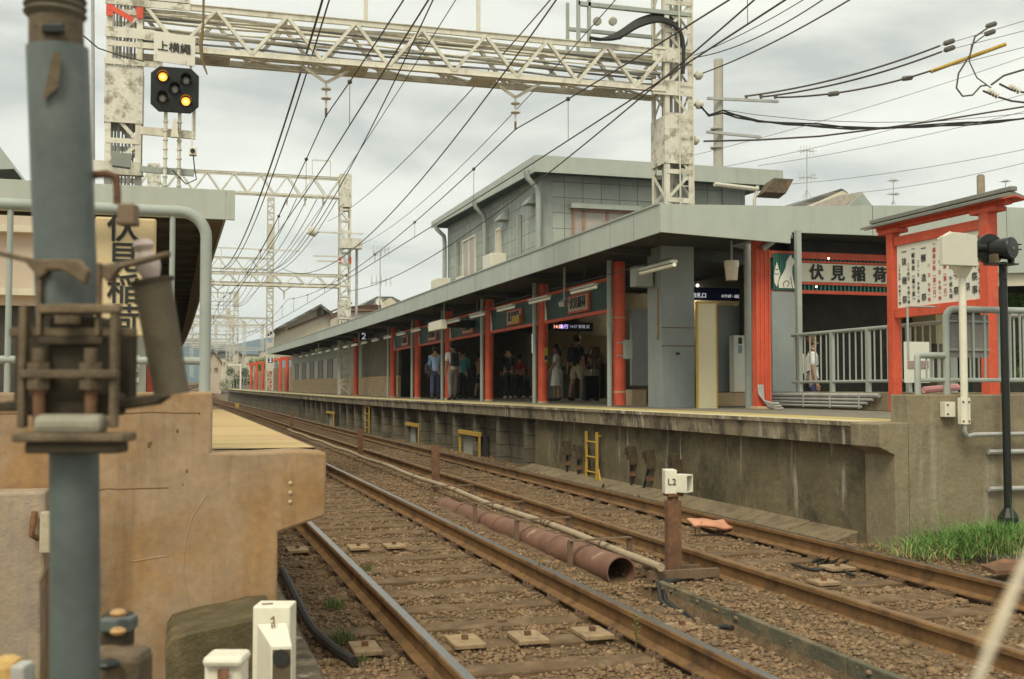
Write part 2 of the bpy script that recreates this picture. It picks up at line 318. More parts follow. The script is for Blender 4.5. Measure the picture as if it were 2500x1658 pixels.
# stones of the ballast, one uncountable mass
def icosa():
    t = (1+5**.5)/2
    v = np.array([(-1,t,0),(1,t,0),(-1,-t,0),(1,-t,0),(0,-1,t),(0,1,t),(0,-1,-t),(0,1,-t),(t,0,-1),(t,0,1),(-t,0,-1),(-t,0,1)], float)/math.hypot(1, t)
    f = np.array([(0,11,5),(0,5,1),(0,1,7),(0,7,10),(0,10,11),(1,5,9),(5,11,4),(11,10,2),(10,7,6),(7,1,8),(3,9,4),(3,4,2),(3,2,6),(3,6,8),(3,8,9),(4,9,5),(2,4,11),(6,2,10),(8,6,7),(9,8,1)])
    return v, f
IV, IF = icosa()
SLEEP_Y0, SLEEP_D = 4.35, .62
def stones(name, n, xr, yr, label, dens_far=True, szm=1.0):
    xs_, ys_, zs_ = [], [], []
    k = 0
    while k < n:
        y = yr[0] + (yr[1]-yr[0])*rng.random()**1.7; x = xr[0]+(xr[1]-xr[0])*rng.random()
        xx = x+cx(y)
        onA = .85 < x < 3.4; onB = 3.9 < x < 6.45
        ph = ((y-SLEEP_Y0) % SLEEP_D)
        if (onA or onB) and (ph < .10 or ph > SLEEP_D-.10) and rng.random() < .55: continue
        if min(abs(x-q) for q in TA+TB) < .055: continue
        if 3.36 < x < 3.64 and 8.6 < y < 15: continue
        if 3.44 < x < 3.70 and y < 8.2: continue
        if MN.noise(Vector((x*1.3, y*1.3, 9))) < -.15 and rng.random() < .55: continue
        xs_.append(xx); ys_.append(y); zs_.append(bedz(xx, y)+cz(y)); k += 1
    P = np.stack([xs_, ys_, zs_], 1)
    s = szm*(.008+.0135*rng.random(n)**1.8)*(1+.012*np.maximum(P[:, 1]-8, 0))
    big = rng.random(n) < .04; s[big] *= 1.9
    V = IV[None]*(.7+.6*rng.random((n, 12, 1)))
    sc = np.stack([.8+.7*rng.random(n), .7+.5*rng.random(n), .45+.35*rng.random(n)], 1)
    V = V*sc[:, None]
    a = rng.random(n)*6.283; b = (rng.random(n)-.5)*1.1
    ca, sa, cb, sb = np.cos(a), np.sin(a), np.cos(b), np.sin(b)
    x, y, z = V[..., 0], V[..., 1], V[..., 2]
    y, z = y*cb[:, None]-z*sb[:, None], y*sb[:, None]+z*cb[:, None]
    x, y = x*ca[:, None]-y*sa[:, None], x*sa[:, None]+y*ca[:, None]
    V = np.stack([x, y, z], -1)*s[:, None, None] + P[:, None] + np.array([0, 0, 1])[None, None]*(s*.35)[:, None, None]
    me = bpy.data.meshes.new(name); nv = n*12; nf = n*20
    me.vertices.add(nv); me.vertices.foreach_set('co', V.reshape(-1).astype(np.float32))
    F = (IF[None]+(np.arange(n)*12)[:, None, None]).reshape(-1)
    me.loops.add(nf*3); me.loops.foreach_set('vertex_index', F.astype(np.int32))
    me.polygons.add(nf); me.polygons.foreach_set('loop_start', (np.arange(nf)*3).astype(np.int32)); me.polygons.foreach_set('loop_total', np.full(nf, 3, np.int32))
    me.update(calc_edges=True); me.materials.append(M_STONE)
    o = bpy.data.objects.new(name, me); col.objects.link(o); tag(o, label, 'ballast', kind='stuff'); return o
stones('ballast', 105000, (.62, 6.95), (3.6, 30), 'brown crushed stone ballast spread over both railway tracks')

# ------------------------------------------------------------------ tracks
def railmesh(x0, y0, y1, side_only=False):
    pr = [(-.065, -.16), (.065, -.16), (.065, -.148), (.012, -.128), (.009, -.045), (.034, -.036), (.034, -.008), (.026, 0), (-.026, 0), (-.034, -.008), (-.034, -.036), (-.009, -.045), (-.012, -.128), (-.065, -.148)]
    mb = MB(); yy = list(np.arange(y0, 60, 1.)) + list(np.arange(60, y1, 2.5)); n = len(pr); vs = []
    for y in yy:
        a = ceil_ang(y); c, s = math.cos(a), math.sin(a)
        for px, pz in pr: vs.append((x0+cx(y)+px*c, y-px*s, pz+cz(y)))
    for j in range(len(yy)-1):
        for i in range(n):
            i2 = (i+1) % n; mb.mi = 1 if i == 7 else 0
            mb.add([], []); mb.f.append((j*n+i, j*n+i2, (j+1)*n+i2, (j+1)*n+i)); mb.m.append(mb.mi)
    mb.v = vs; mb.f.append(tuple(range(n))); mb.m.append(0)
    return mb
def track(rails, topm, label, plates):
    xc = (rails[0]+rails[1])/2
    t = thing('railway_track', (xc, 4, -.16), label, 'railway track', 'the two railway tracks')
    for rx, tm in zip(rails, topm): railmesh(rx, 1.5, 262).build('rail', [M_RAILS, tm], t)
    rest = MB(); k = 0; y = SLEEP_Y0-1.24
    first = None
    while y < 150:
        c = cx(y); z = cz(y)-.182; jx = random.uniform(-.05, .05)
        if k < 100:
            a = random.uniform(-.012, .012)
            s = MB(); s.box((xc+c-1.2+jx, y-.11, z-.1), (xc+c+1.2+jx, y+.11, z+random.uniform(-.006, .006)))
            so = s.build('sleeper', M_WOOD, t, bevel=.008 if y < 20 else 0)
            if y < 32:
                cl = MB()
                for rx in rails:
                    for sd in (-1, 1):
                        cl.box((rx+c+sd*.07-.03, y-.085, z-.002), (rx+c+sd*.07+.03, y+.085, z+.022))
                        cl.cyl((rx+c+sd*.095, y-.045, z), (rx+c+sd*.095, y-.045, z+.05), .014, 6)
                        cl.cyl((rx+c+sd*.095, y+.045, z), (rx+c+sd*.095, y+.045, z+.045), .014, 6)
                        cl.bar((rx+c+sd*.10, y-.12, z+.03), (rx+c+sd*.05, y-.12, z+.03), .02, .012)
                cl.build('rail_fastening', M_DUST, so)
        else: rest.box((xc+c-1.2, y-.11, z-.1), (xc+c+1.2, y+.11, z))
        y += SLEEP_D; k += 1
    tag(rest.build('sleeper_run', M_WOOD, t), kind='stuff')
    for (u, v, w, l) in plates:
        p = atZ(u, v, -.15); yk = SLEEP_Y0+round((p.y-SLEEP_Y0)/SLEEP_D)*SLEEP_D
        b = MB().box((p.x-w/2, yk-l/2, -.172), (p.x+w/2, yk+l/2, -.142)).build('timber_plate', M_PLATE, t, bevel=.006)
        MB().box((p.x-.018, yk-.018, -.142), (p.x+.018, yk+.018, -.115)).build('bolt', M_RUST, b)
    return t
PB = .19
track(TA, (M_RAILT, M_RAILT), 'left railway track with two polished rails beside the ochre platform end',
      [(1162, 1588, .2, .3), (1318, 1575, .2, .3), (1478, 1562, .2, .3), (870, 1330, .2, .26), (964, 1332, .2, .26), (905, 1600, .17, .3), (720, 1332, .2, .3)])
track(TB, (M_RAILR, M_RAILT), 'right railway track running along the station platform, its near rail brown',
      [(2150, 1570, .2, .3), (2085, 1395, .25, .22), (1980, 1410, .2, .2), (2470, 1560, .22, .3), (1700, 1545, .18, .2)])
# ------------------------------------------------------------------ trackside things
def rotz(v, a): return Vector((v[0]*math.cos(a)-v[1]*math.sin(a), v[0]*math.sin(a)+v[1]*math.cos(a), v[2]))
# rusty drain pipe between the tracks
PX = 3.5
t = thing('rusty_pipe', (PX, 8.6, -.2), 'long red rusty pipe with an open end lying between the tracks', 'pipe')
def hollow(y0, y1, r, x=PX, z=None, n=28):
    mb = MB(); zf_ = lambda y: -.088-.017*(y-8.6)
    ring = lambda y, rr: [(x+rr*math.cos(2*math.pi*k/n), y, zf_(y)+rr*math.sin(2*math.pi*k/n)) for k in range(n)]
    vs = ring(y0, r)+ring(y1, r)+ring(y0, r-.012)+ring(y1, r-.012)
    fs = []
    for k in range(n):
        q = (k+1) % n
        fs += [(k, q, n+q, n+k), (2*n+k, 3*n+k, 3*n+q, 2*n+q), (k, 2*n+k, 2*n+q, q), (n+k, n+q, 3*n+q, 3*n+k)]
    return mb.add(vs, fs)
for (a, b, r) in ((8.62, 10.2, .13), (10.2, 12.2, .127), (12.2, 14.0, .124), (14.0, 15.2, .12)): hollow(a, b-.004, r).build('pipe_section', M_RUSTP, t, smooth=True)
for y in (10.2, 12.2, 14.0): hollow(y-.05, y+.05, .139).build('collar', M_RUSTP, t, smooth=True)
t = thing('pipe_bracket', (3.6, 9.3, -.2), '', 'bracket', 'brown iron brackets over the rusty pipe')
def ubr(y):
    m = MB(); z = .075
    m.bar((PX-.19, y, -.2), (PX-.19, y, z), .05, .02, (0, 1, 0)); m.bar((PX-.2, y, z+.006), (PX+.42, y+.08, z+.006), .06, .012); m.bar((PX+.41, y+.08, -.2), (PX+.41, y+.08, z), .05, .02, (0, 1, 0))
    return m
bpy.data.objects.remove(t)
for i, y in enumerate((9.35, 11.0, 12.7, 15.1)):
    tag(ubr(y).build('pipe_bracket', M_DUST), ['brown iron bracket arching over the rusty pipe nearest its open mouth', 'brown iron bracket over the rusty pipe, second from its open mouth', 'brown iron bracket over the rusty pipe, third from its open mouth', 'brown iron bracket at the far end of the rusty pipe beside the rust post'][i], 'bracket', 'brown iron brackets over the rusty pipe')
pts = [(3.74+cx(y)*.5, y, .0+.012*math.sin(y*1.3)) for y in np.arange(8.3, 40, .7)]
t = thing('beige_conduit', (3.74, 8.3, 0), 'long thin beige conduit running beside the rusty pipe between the tracks', 'conduit')
MB().tube(pts, .034, 10).build('conduit_tube', M_COND, t, smooth=True)
cl = MB()
for y in (9.6, 11.2, 11.3, 13.2, 15.6, 18, 21): cl.cyl((3.74+cx(y)*.5, y-.02, .012*math.sin(y*1.3)), (3.74+cx(y)*.5, y+.02, .012*math.sin(y*1.3)), .041, 10)
cl.build('clamp', M_DUST, t)
# rust posts between the tracks
for i, (u, vb, hh, w) in enumerate(((1064, 1200, .72, .12), (880, 1120, .66, .12), (712, 1052, .8, .12))):
    p = atZ(u, vb, -.15)
    t = thing('rust_post', p, ['brown flat steel post between the tracks at the far end of the red pipe', 'brown steel post between the tracks, second beyond the red pipe', 'brown steel post between the tracks, farthest and smallest of three'][i], 'post', 'brown posts between the tracks')
    MB().bar((p.x, p.y, -.2), (p.x-.01, p.y, -.15+hh), w, .03, (0, 1, 0)).build('upright', M_RUST, t, bevel=.004)
    MB().box((p.x-.16, p.y-.1, -.2), (p.x+.2, p.y+.1, -.16)).build('foot_plate', M_RUST, t)
# short marker signal on brown post
p = Vector((3.92, 8.5, -.15))
t = thing('marker_signal', p, 'small cream marker box lettered L2 on a brown post between the tracks', 'signal marker')
b = MB(); b.box((3.92-.06, 8.47, -.15), (3.92+.06, 8.55, .50)); b.build('post', M_RUST, t, bevel=.004)
b = MB(); b.cyl((3.92, 8.51, .5), (3.92, 8.51, .56), .045, 12); b.box((3.86, 8.45, .54), (3.99, 8.57, .565)); b.build('neck', M_RUST, t)
b = MB()
for s in (-1, 1): b.add([(3.92+s*.06, 8.51, .12-.15), (3.92+s*.06, 8.51, -.10), (3.92+s*.17, 8.51, -.13), (3.92+s*.06, 8.52, -.03), (3.92+s*.06, 8.52, -.10), (3.92+s*.17, 8.52, -.13)], [(0, 1, 2), (3, 5, 4), (0, 2, 5, 3)])
b.box((3.92-.27, 8.38, -.125), (3.92+.36, 8.43, -.055)); b.box((3.92-.24, 8.62, -.125), (3.92+.3, 8.66, -.06)); b.box((3.72, 8.43, -.12), (3.8, 8.62, -.09)); b.box((4.02, 8.43, -.12), (4.1, 8.62, -.09)); b.box((4.22, 8.385, -.3), (4.27, 8.425, -.125)); b.box((3.64, 8.385, -.3), (3.68, 8.425, -.125)); b.build('base_frame', M_DUST, t)
a0 = -.25
def rbox(c, sx, sy, sz, ang):
    pts = []
    for z in (0, sz):
        for (x, y) in ((-sx/2, -sy/2), (sx/2, -sy/2), (sx/2, sy/2), (-sx/2, sy/2)): v = rotz((x, y, z), ang); pts.append((c[0]+v.x, c[1]+v.y, c[2]+v.z))
    return MB().hexa(pts)
rbox((3.90, 8.53, .56), .10, .15, .20, a0).build('housing', M_WHITE, t, bevel=.006)
hd = MB(); a1 = a0; a0 = -.95; c = Vector((3.985, 8.45, .575))
for (dx, sx, dz, sz) in ((0, .13, .135, .012), (0, .13, 0, .012)): hd.merge(rbox((c.x, c.y, c.z+dz), sx, .11, sz, a0))
for s in (-1, 1): v = rotz((0, s*.05, 0), a0); hd.merge(rbox((c.x+v.x, c.y+v.y, c.z+.012), .13, .012, .123, a0))
v = rotz((-.045, 0, 0), a0); rbox((c.x+v.x, c.y+v.y, c.z+.012), .02, .088, .12, a0).build('lens', M_BLK, t)
hd.build('hood', M_WHITE, t, bevel=.002)
a0 = a1
text('lettering', 'L2', .075, Vector((3.886, 8.45, .66)), rotz((1, 0, 0), a0), (0, 0, 1), M_INK, t, .001, bold=0)
# cable trough towards the crossing
t = thing('cable_trough', (3.6, 4.5, -.3), 'open concrete cable trough between the tracks in front of the cream marker box', 'cable trough')
for (x, nm) in ((3.69, -.005),):
    for (ya, yb) in ((2.5, 5.6), (5.62, 7.0), (7.02, 8.3)):
        MB().box((x-.028, ya, -.36), (x+.028, yb, -.10+nm-.01*random.random())).build('side_slab', mat('dull_trough_concrete', (.13, .12, .08), .9, .3, 3, .5, 25, c2=(.19, .14, .085), c2amt=.8, c2scale=3), t, bevel=.008)
MB().box((3.49, 2.5, -.36), (3.66, 8.3, -.29)).build('trough_floor', M_BDARK, t)
for i in range(3):
    xo = 3.53+.045*i
    tag(MB().tube([(3.86+.03*i, 8.4, -.14), (xo+.14, 8.25, -.12), (xo+.05, 8.0, -.22), (xo, 7.5, -.27), (xo-.01, 6.4, -.27), (xo+.01, 4.5, -.27), (xo, 2.6, -.27)], .02, 8).build('trough_cable', M_BLKP, smooth=True),
        ['black cable entering the trough below the marker box, left of three', 'black cable entering the trough below the marker box, middle of three', 'black cable entering the trough below the marker box, right of three'][i], 'cable', 'cables dropping into the trough')
# orange cover
p = atZ(1745, 1300, -.15)
t = thing('orange_cover', p, 'faded orange plastic cover standing on thin wire legs between the right-hand rails', 'plastic cover')
bm = MB(); n = 12; top = []
for j in range(9):
    for i in range(n):
        x = -.29+.58*i/(n-1); y = (-.13+.26*j/8)*(1-.25*abs(x)/.29)
        edge = max(abs(x)/.26, abs(y)/.11)
        z = .12 + y*.22 + .03*MN.noise(Vector((x*7, y*9, 2))) - .05*max(0, edge-.75)*4*.25 - x*.1
        top.append((p.x+x+.012*MN.noise(Vector((y*20, 1, 1))), p.y+y+.01*MN.noise(Vector((x*20, 2, 1))), p.z+z))
bm.add(top, [(j*n+i, j*n+i+1, (j+1)*n+i+1, (j+1)*n+i) for j in range(8) for i in range(n-1)])
o = bm.build('cover_sheet', M_ORNG, t, smooth=True); sm = o.modifiers.new('s', 'SOLIDIFY'); sm.thickness = .03
for (dx, dy) in ((-.2, -.08), (.2, -.08), (-.18, .08), (.2, .08)): MB().tube([(p.x+dx*1.15, p.y+dy, -.2), (p.x+dx, p.y+dy, p.z+.11-dx*.1)], .006, 6).build('wire_leg', M_RUST, t)
# loose black hoses and cables
def hose(name, pts, r, label, m=M_BLKP, cat='hose', group=None):
    from mathutils import geometry
    pts = [Vector(q) for q in pts]; out_ = []
    for i in range(len(pts)-1):
        p0 = pts[max(i-1, 0)]; p1 = pts[i]; p2 = pts[i+1]; p3 = pts[min(i+2, len(pts)-1)]
        for k in range(6):
            s = k/6; out_.append(.5*((2*p1)+(p2-p0)*s+(2*p0-5*p1+4*p2-p3)*s*s+(3*p1-p0-3*p2+p3)*s**3))
    out_.append(pts[-1]); return tag(MB().tube(out_, r, 8).build(name, m, smooth=True), label, cat, group)
q = lambda u, v, z=-.17: atZ(u, v, z)
hose('black_hose', [q(1925, 1296), q(1940, 1285)+Vector((0, 0, .05)), q(1962, 1278)+Vector((0, 0, .08)), q(1978, 1272)+Vector((0, 0, .07))], .02, 'black hose stub with a pale tip beside the far rail below the platform wall')
hose('black_hose', [q(1472, 1188, -.1), q(1483, 1176)+Vector((0, 0, .08)), q(1500, 1172)+Vector((0, 0, .08)), q(1506, 1182, -.1)], .022, 'short black curved hose arching out of the kerb near the yellow ladder')
hose('black_hose', [q(690, 1392, -.12), q(724, 1462, -.1), q(760, 1530, -.12), q(810, 1580, -.13), q(865, 1615, -.14)], .03, 'thick black hose lying along the kerb at the foot of the ochre wall')
hose('loose_cable', [q(1810, 1395), q(1835, 1440), q(1870, 1458, -.16), q(1930, 1470)], .016, 'black cable looping out under the brown rail right of the marker box', cat='cable')
for i in range(4):
    hose('loose_cable', [q(1985+12*i, 1372+6*i), q(2060+10*i, 1352+9*i)+Vector((0, 0, .05)), q(2130+8*i, 1368+9*i), q(2225+10*i, 1400+5*i)], .014, ['topmost of four dark cables bundled beside the far right rail', 'second from top of four dark cables beside the far right rail', 'third from top of four dark cables beside the far right rail', 'lowest of four dark cables bundled beside the far right rail'][i], cat='cable', group='dark cables beside the far right rail')
hose('loose_cable', [q(1935, 1378), q(1990, 1392), q(2040, 1388), q(2085, 1405)], .015, 'thin dark cable lying on pale plates between the right-hand rails', cat='cable')
hose('loose_cable', [q(1845, 1425), q(1860, 1418), q(1890, 1420), q(1905, 1427), q(1880, 1434), q(1850, 1430)], .012, 'small coil of black wire at the foot of the brown rail', cat='cable')
o = hose('cable_end', [q(1735, 1537), q(1768, 1530), q(1788, 1534)], .02, 'frayed cable end lying on the ballast beside the trough', cat='cable')
# grass tufts
def blades(n, c, rx, ry, h, wd=.006, lean=.5, zf=None):
    mb = MB()
    for _ in range(n):
        a = random.random()*6.283; r = random.random()**.6; x = c[0]+rx*r*math.cos(a); y = c[1]+ry*r*math.sin(a); z = c[2] if zf is None else zf(x, y)
        hh = h*(.45+.75*random.random())*(1-.4*r); b = random.random()*6.283; ln = lean*hh*random.random()
        dx, dy = math.cos(b)*ln, math.sin(b)*ln; px, py = -math.sin(b)*wd/2, math.cos(b)*wd/2
        mb.add([(x-px, y-py, z), (x+px, y+py, z), (x+dx*.35+px*.8, y+dy*.35+py*.8, z+hh*.55), (x+dx*.35-px*.8, y+dy*.35-py*.8, z+hh*.55), (x+dx*1.2, y+dy*1.2, z+hh*.95)], [(0, 1, 2, 3), (3, 2, 4)])
    return mb
tag(blades(2600, (7.35, 8.78, .0), .95, .5, .25, .008, 2.2, lambda x, y: -.09+.06*max(0, x-6.6)).merge(blades(420, (7.2, 8.7, .0), 1.3, .75, .16, .007, 1.6, lambda x, y: -.09+.06*max(0, x-6.6))).merge(blades(60, (7.3, 8.9, .0), .8, .4, .62, .005, .7, lambda x, y: -.06)).build('grass', M_GRASS), 'dense bright green grass at the foot of the concrete platform end', 'grass', kind='stuff')
for (u, v, n, r, h, lab) in ((815, 1485, 130, .1, .1, 'grass tuft beside the left rail, upper of two'), (830, 1570, 160, .1, .13, 'grass tuft beside the left rail above the black hose end'), (880, 1615, 60, .06, .06, 'small grass tuft by the end of the black hose'), (895, 1395, 30, .05, .12, 'thin weeds growing against the polished left rail')):
    p = q(u, v); tag(blades(n, p, r, r*.7, h, .005, .9).build('weed_tuft', M_GRASSD), lab, 'grass')
tag(blades(420, (7.3, 8.6, .0), 1.15, .5, .22, .007, 2.4, lambda x, y: -.09+.06*max(0, x-6.6)).build('dry_grass', mat('straw_blades', (.34, .29, .13), .8, .3, 3, 0)), 'dry straw-coloured blades among the green grass', 'grass', kind='stuff')
def weed(u, v, h, lab):
    p = q(u, v); mb = MB(); mb.tube([p, p+Vector((0, 0, h))], .003, 5)
    for k in range(26):
        z = h*(.15+.85*k/26); a = k*2.4; l = .045*(1-.4*k/26); d = Vector((math.cos(a), math.sin(a), .5))*l; s = Vector((-math.sin(a), math.cos(a), 0))*.008; b0 = p+Vector((0, 0, z))
        mb.add([b0, b0+d*.5+s, b0+d, b0+d*.5-s], [(0, 1, 2, 3)])
    tag(mb.build('wild_weed', M_GRASSD), lab, 'weed')
weed(1317, 1432, .22, 'single upright green weed by the middle rail'); weed(1553, 1580, .2, 'upright weed beside the near middle rail at the picture bottom')

# ------------------------------------------------------------------ left platform (platform one)
P1 = thing('station_platform', (.1, 6.1, -.3), 'left station platform with ochre stained concrete end and worn yellow paving', 'platform', 'the two station platforms')
def e1(y): return .745+cx(y)*.9
# deck and lip following the curve
mb = MB(); yy = list(np.arange(6.35, 60, 2.))+list(np.arange(60, 151, 6.))
vs = []
for y in yy:
    z = cz(y); e = e1(y)
    vs += [(-9, y, 1.1+z), (e, y, 1.1+z), (e, y, .74+z), (e-.25, y, .66+z), (e-.25, y, -.3+z), (-9, y, -.3+z)]
for j in range(len(yy)-1):
    for i in range(5): mb.f.append((j*6+i, j*6+i+1, (j+1)*6+i+1, (j+1)*6+i)); mb.m.append(1 if i == 0 else 0)
mb.v = vs; mb.build('deck', [M_CONCO, M_OCHP], P1)
w = MB(); Y0 = 6.07; Y1 = 6.35
w.poly([(-6, Y0, -.35), (.49, Y0, -.35), (.492, Y0, .662), (.745, Y0, .742), (.748, Y0, 1.085), (.60, Y0, 1.1), (.35, Y0, 1.09), (.146, Y0, 1.096), (.147, Y0, 1.25), (.147, Y0, 1.417), (-.4, Y0, 1.412), (-6, Y0, 1.417)], (0, Y1-Y0, 0))
w.build('end_wall', M_CONCO, P1, bevel=.014)
for z in (.925, .873, .824): MB().ball((.555, Y0-.002, z), .0115, 10, 6, (1, .6, 1)).build('bolt', M_CONCP, P1)
ck = MB(); ck.tube([(-2.2+.12*k, 6.071, 1.305+.008*MN.noise(Vector((k*.8, 0, 5)))) for k in range(20)], .0035, 5); ck.tube([(-.62+.05*k, 6.071, .915+.006*MN.noise(Vector((k*.9, 2, 5)))) for k in range(12)], .0035, 5); ck.build('crack', mat('crack_shadow', (.16, .09, .04), .9), P1)
for (dx, dz, r) in ((-.03, 1.21, .012), (-.17, 1.14, .016), (-.16, 1.15, .01), (.02, 1.0, .011), (.08, 1.30, .008), (-.3, 1.35, .008), (.0, .93, .008)): MB().ball((dx, 6.071, dz), r, 9, 5, (.7, .25, 1.2)).build('pit_mark', mat('crack_shadow', (.16, .09, .04)), P1)
for pts in ([(518, 1170), (500, 1215), (470, 1262), (452, 1330), (447, 1400), (462, 1470), (470, 1520)], [(590, 1330), (600, 1390), (615, 1440), (622, 1490)], [(258, 1362), (330, 1370), (400, 1358), (455, 1352)]):
    MB().tube([atY(u, v, 6.074) for u, v in pts], [.002]+[.0065]*(len(pts)-2)+[.002], 7).build('trowel_ridge', M_CONCO, P1, smooth=True)
# footing and kerb at the foot
ft = MB(); ft.poly([atY(u, v, 5.45) for u, v in ((405, 1800), (403, 1585), (418, 1562), (450, 1552), (500, 1538), (560, 1528), (618, 1512), (672, 1508), (672, 1800))], (0, .615, 0))
tag(ft.build('concrete_footing', M_MOSS, bevel=.006), 'mossy dark concrete footing block at the base of the ochre wall', 'footing')
kb = MB(); kb.poly([(.5, 3.2, -.35), (.5, 3.2, -.12), (.74, 3.2, -.14), (.79, 3.2, -.2), (.79, 3.2, -.35)], (0, 9, 0))
tag(kb.build('track_kerb', M_LIP, bevel=.01), 'narrow grey concrete kerb beside the left rail below the ochre wall', 'kerb')
lp = MB(); lp.poly([atY(u, v, 5.85) for u, v in ((-200, 1800), (96, 1800), (100, 1560), (98, 1425), (108, 1400), (112, 1200), (-200, 1206))], (0, .215, 0))
tag(mb0 := lp.build('concrete_pier', mat('purple_grey_concrete', (.37, .285, .195), .9, .2, 2.5, .3, 60, c2=(.24, .20, .165), c2amt=.8, c2scale=2, streak=.6, streakc=(.25, .2, .19)), bevel=.015), 'pale cracked concrete pier at the far left behind the blurred pole', 'pier')
# little white junction box on the pier
JX = atY(99, 1300, 5.8).x
t = thing('junction_box', (JX, 4.88, .4), 'small cream junction box on the pier behind the blurred pole', 'junction box')
zj0, zj1 = atY(99, 1348, 5.8).z, atY(99, 1250, 5.8).z
MB().box((JX, 5.76, zj0), (JX+.12, 5.85, zj1)).build('box_body', mat('drab_box', (.42, .36, .25), .6), t, bevel=.004); MB().tube([(JX-.03, 5.82, zj1), (JX-.035, 5.8, zj1-.06), (JX-.04, 5.8, zj1-.11), (JX-.01, 5.82, zj1-.13)], .015, 8).build('cable_gland', M_RUST, t)

# railing on the parapet
t = thing('pipe_railing', (-.2, 6.2, 1.41), 'grey steel tube railing with rounded corner standing on the ochre parapet', 'railing')
rr = .031; yR = 6.2
cx0 = atY(501, 800, yR).x; zt = atY(400, 515, yR).z; zb = 1.41; rc = .14
arc = [(cx0-rc+rc*math.sin(a), yR, zt-rc+rc*math.cos(a)) for a in np.linspace(0, math.pi/2, 8)]
MB().tube([(-2.6, yR, zt)]+arc+[(cx0, yR, zb)], rr, 14).build('frame_tube', M_GREY, t, smooth=True)
zl = atY(400, 881, yR).z
MB().tube([(-2.6, yR, zl), (cx0, yR, zl)], .021, 12).build('lower_rail', M_GREY, t, smooth=True)
for u in (418, 20): x = atY(u, 800, yR).x; MB().tube([(x, yR, zb), (x, yR, zt)], .0155, 10).build('baluster', M_GREY, t, smooth=True)
# vertical station name sign on the railing
a = atY(232, 528, 6.3); b = atY(378, 822, 6.3)
t = thing('station_name_sign', ((a.x+b.x)/2, 6.3, b.z), 'cream vertical sign with black station characters behind the left railing', 'sign')
MB().box((a.x, 6.3, b.z), (b.x, 6.33, a.z)).build('sign_panel', M_CREAMB if False else mat('warm_cream_panel', (.66, .52, .30), .6, .06, 2, .02, c2=(.55, .38, .18), c2amt=.5, c2scale=2), t, bevel=.012)
for k, ch in enumerate('伏見稲荷'):
    pp = atY(300, (552, 626, 703, 778)[k]+8, 6.295); text('character', ch, .172, pp, (1, 0, 0), (0, 0, 1), M_INK, t, .002)

# canopy of platform one
C1 = thing('platform_canopy', (.6, 16.8, 3.9), 'left platform canopy with grey fascia and dark boarded underside', 'canopy', 'the two platform canopies')
def ec1(y): return .69+cx(y)*.9
yy = [16.8]+list(np.arange(18, 60, 2.))+list(np.arange(60, 111, 5.))
def canopy_sheet(ef, x_in, zb_, zt_, yy, th=.04):
    mb = MB(); vs = []
    for y in yy:
        e = ef(y); z = cz(y); vs += [(e, y, zb_+z), (e, y, zt_+z), (e+th, y, zt_+z), (e+th, y, zb_+z)]
    for j in range(len(yy)-1):
        for i in range(4): mb.f.append((j*4+i, j*4+(i+1) % 4, (j+1)*4+(i+1) % 4, (j+1)*4+i)); mb.m.append(0)
    mb.f.append((0, 1, 2, 3)); mb.m.append(0); mb.v = vs; return mb
canopy_sheet(ec1, 0, 3.93, 4.37, yy, -.04).build('side_fascia', M_FASC, C1)
b = MB(); b.box((-9, 16.76, 3.93), (.56, 16.82, 4.37)); b.build('front_fascia', M_FASC, C1, bevel=.004)
b = MB(); b.box((.568, 16.758, 3.93), (.69, 16.82, 4.37)); b.build('corner_fascia', M_FASC, C1, bevel=.004)
def slab(x_in, ef, off, z0, z1, yy):
    mb = MB(); vs = []
    for y in yy: e = ef(y)+off; z = cz(y); vs += [(x_in, y, z0+z), (e, y, z0+z), (e, y, z1+z), (x_in, y, z1+z)]
    for j in range(len(yy)-1):
        for i in range(4): mb.f.append((j*4+i, j*4+(i+1) % 4, (j+1)*4+(i+1) % 4, (j+1)*4+i)); mb.m.append(0)
    mb.f.append((0, 1, 2, 3)); mb.m.append(0); n = 4*(len(yy)-1); mb.f.append((n+3, n+2, n+1, n)); mb.m.append(0); mb.v = vs; return mb
y2 = [16.83]+yy[1:]
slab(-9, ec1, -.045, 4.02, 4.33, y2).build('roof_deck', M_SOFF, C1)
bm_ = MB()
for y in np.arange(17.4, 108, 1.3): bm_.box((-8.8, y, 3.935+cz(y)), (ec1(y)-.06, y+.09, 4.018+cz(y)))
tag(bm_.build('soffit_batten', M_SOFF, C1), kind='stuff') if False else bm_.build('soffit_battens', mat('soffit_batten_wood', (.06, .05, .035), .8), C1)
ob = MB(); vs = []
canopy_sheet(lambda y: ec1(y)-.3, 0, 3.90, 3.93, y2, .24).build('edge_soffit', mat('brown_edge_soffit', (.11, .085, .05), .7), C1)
# rear roofs beyond left canopy
tag(MB().poly([atY(-60, 330, 18.5), atY(0, 358, 18.5), atY(34, 412, 18.5), atY(-60, 416, 18.5)], (0, 3, 0)).build('ticket_office_roof', M_FASC), 'sloping grey roof edge rising above the left canopy at the picture border', 'roof')
# building behind the left railing
t = thing('cream_panel_wall', (-3, 9.5, .9), 'cream panelled building wall with two ledges behind the left railing', 'wall')
xl = -5; xr_ = atY(225, 700, 9.6).x
MB().box((xl, 9.6, 2.1), (xr_, 9.75, atY(60, 527, 9.6).z)).build('panel_upper', M_PINK, t)
for v in (562, 715): z = atY(60, v, 9.58).z; MB().box((xl, 9.5, z-.025), (xr_, 9.6, z+.03)).build('ledge', M_CREAMH, t)
bb = MB()
for k in range(26): x = xl+.13*k; bb.box((x, 9.62, 1.62), (x+.09, 9.66, 2.1)); 
bb.build('lower_grille', M_GREY, t)
MB().box((xl, 9.67, 1.1), (xr_, 9.72, 2.1)).build('lower_panel', M_SOFF, t)
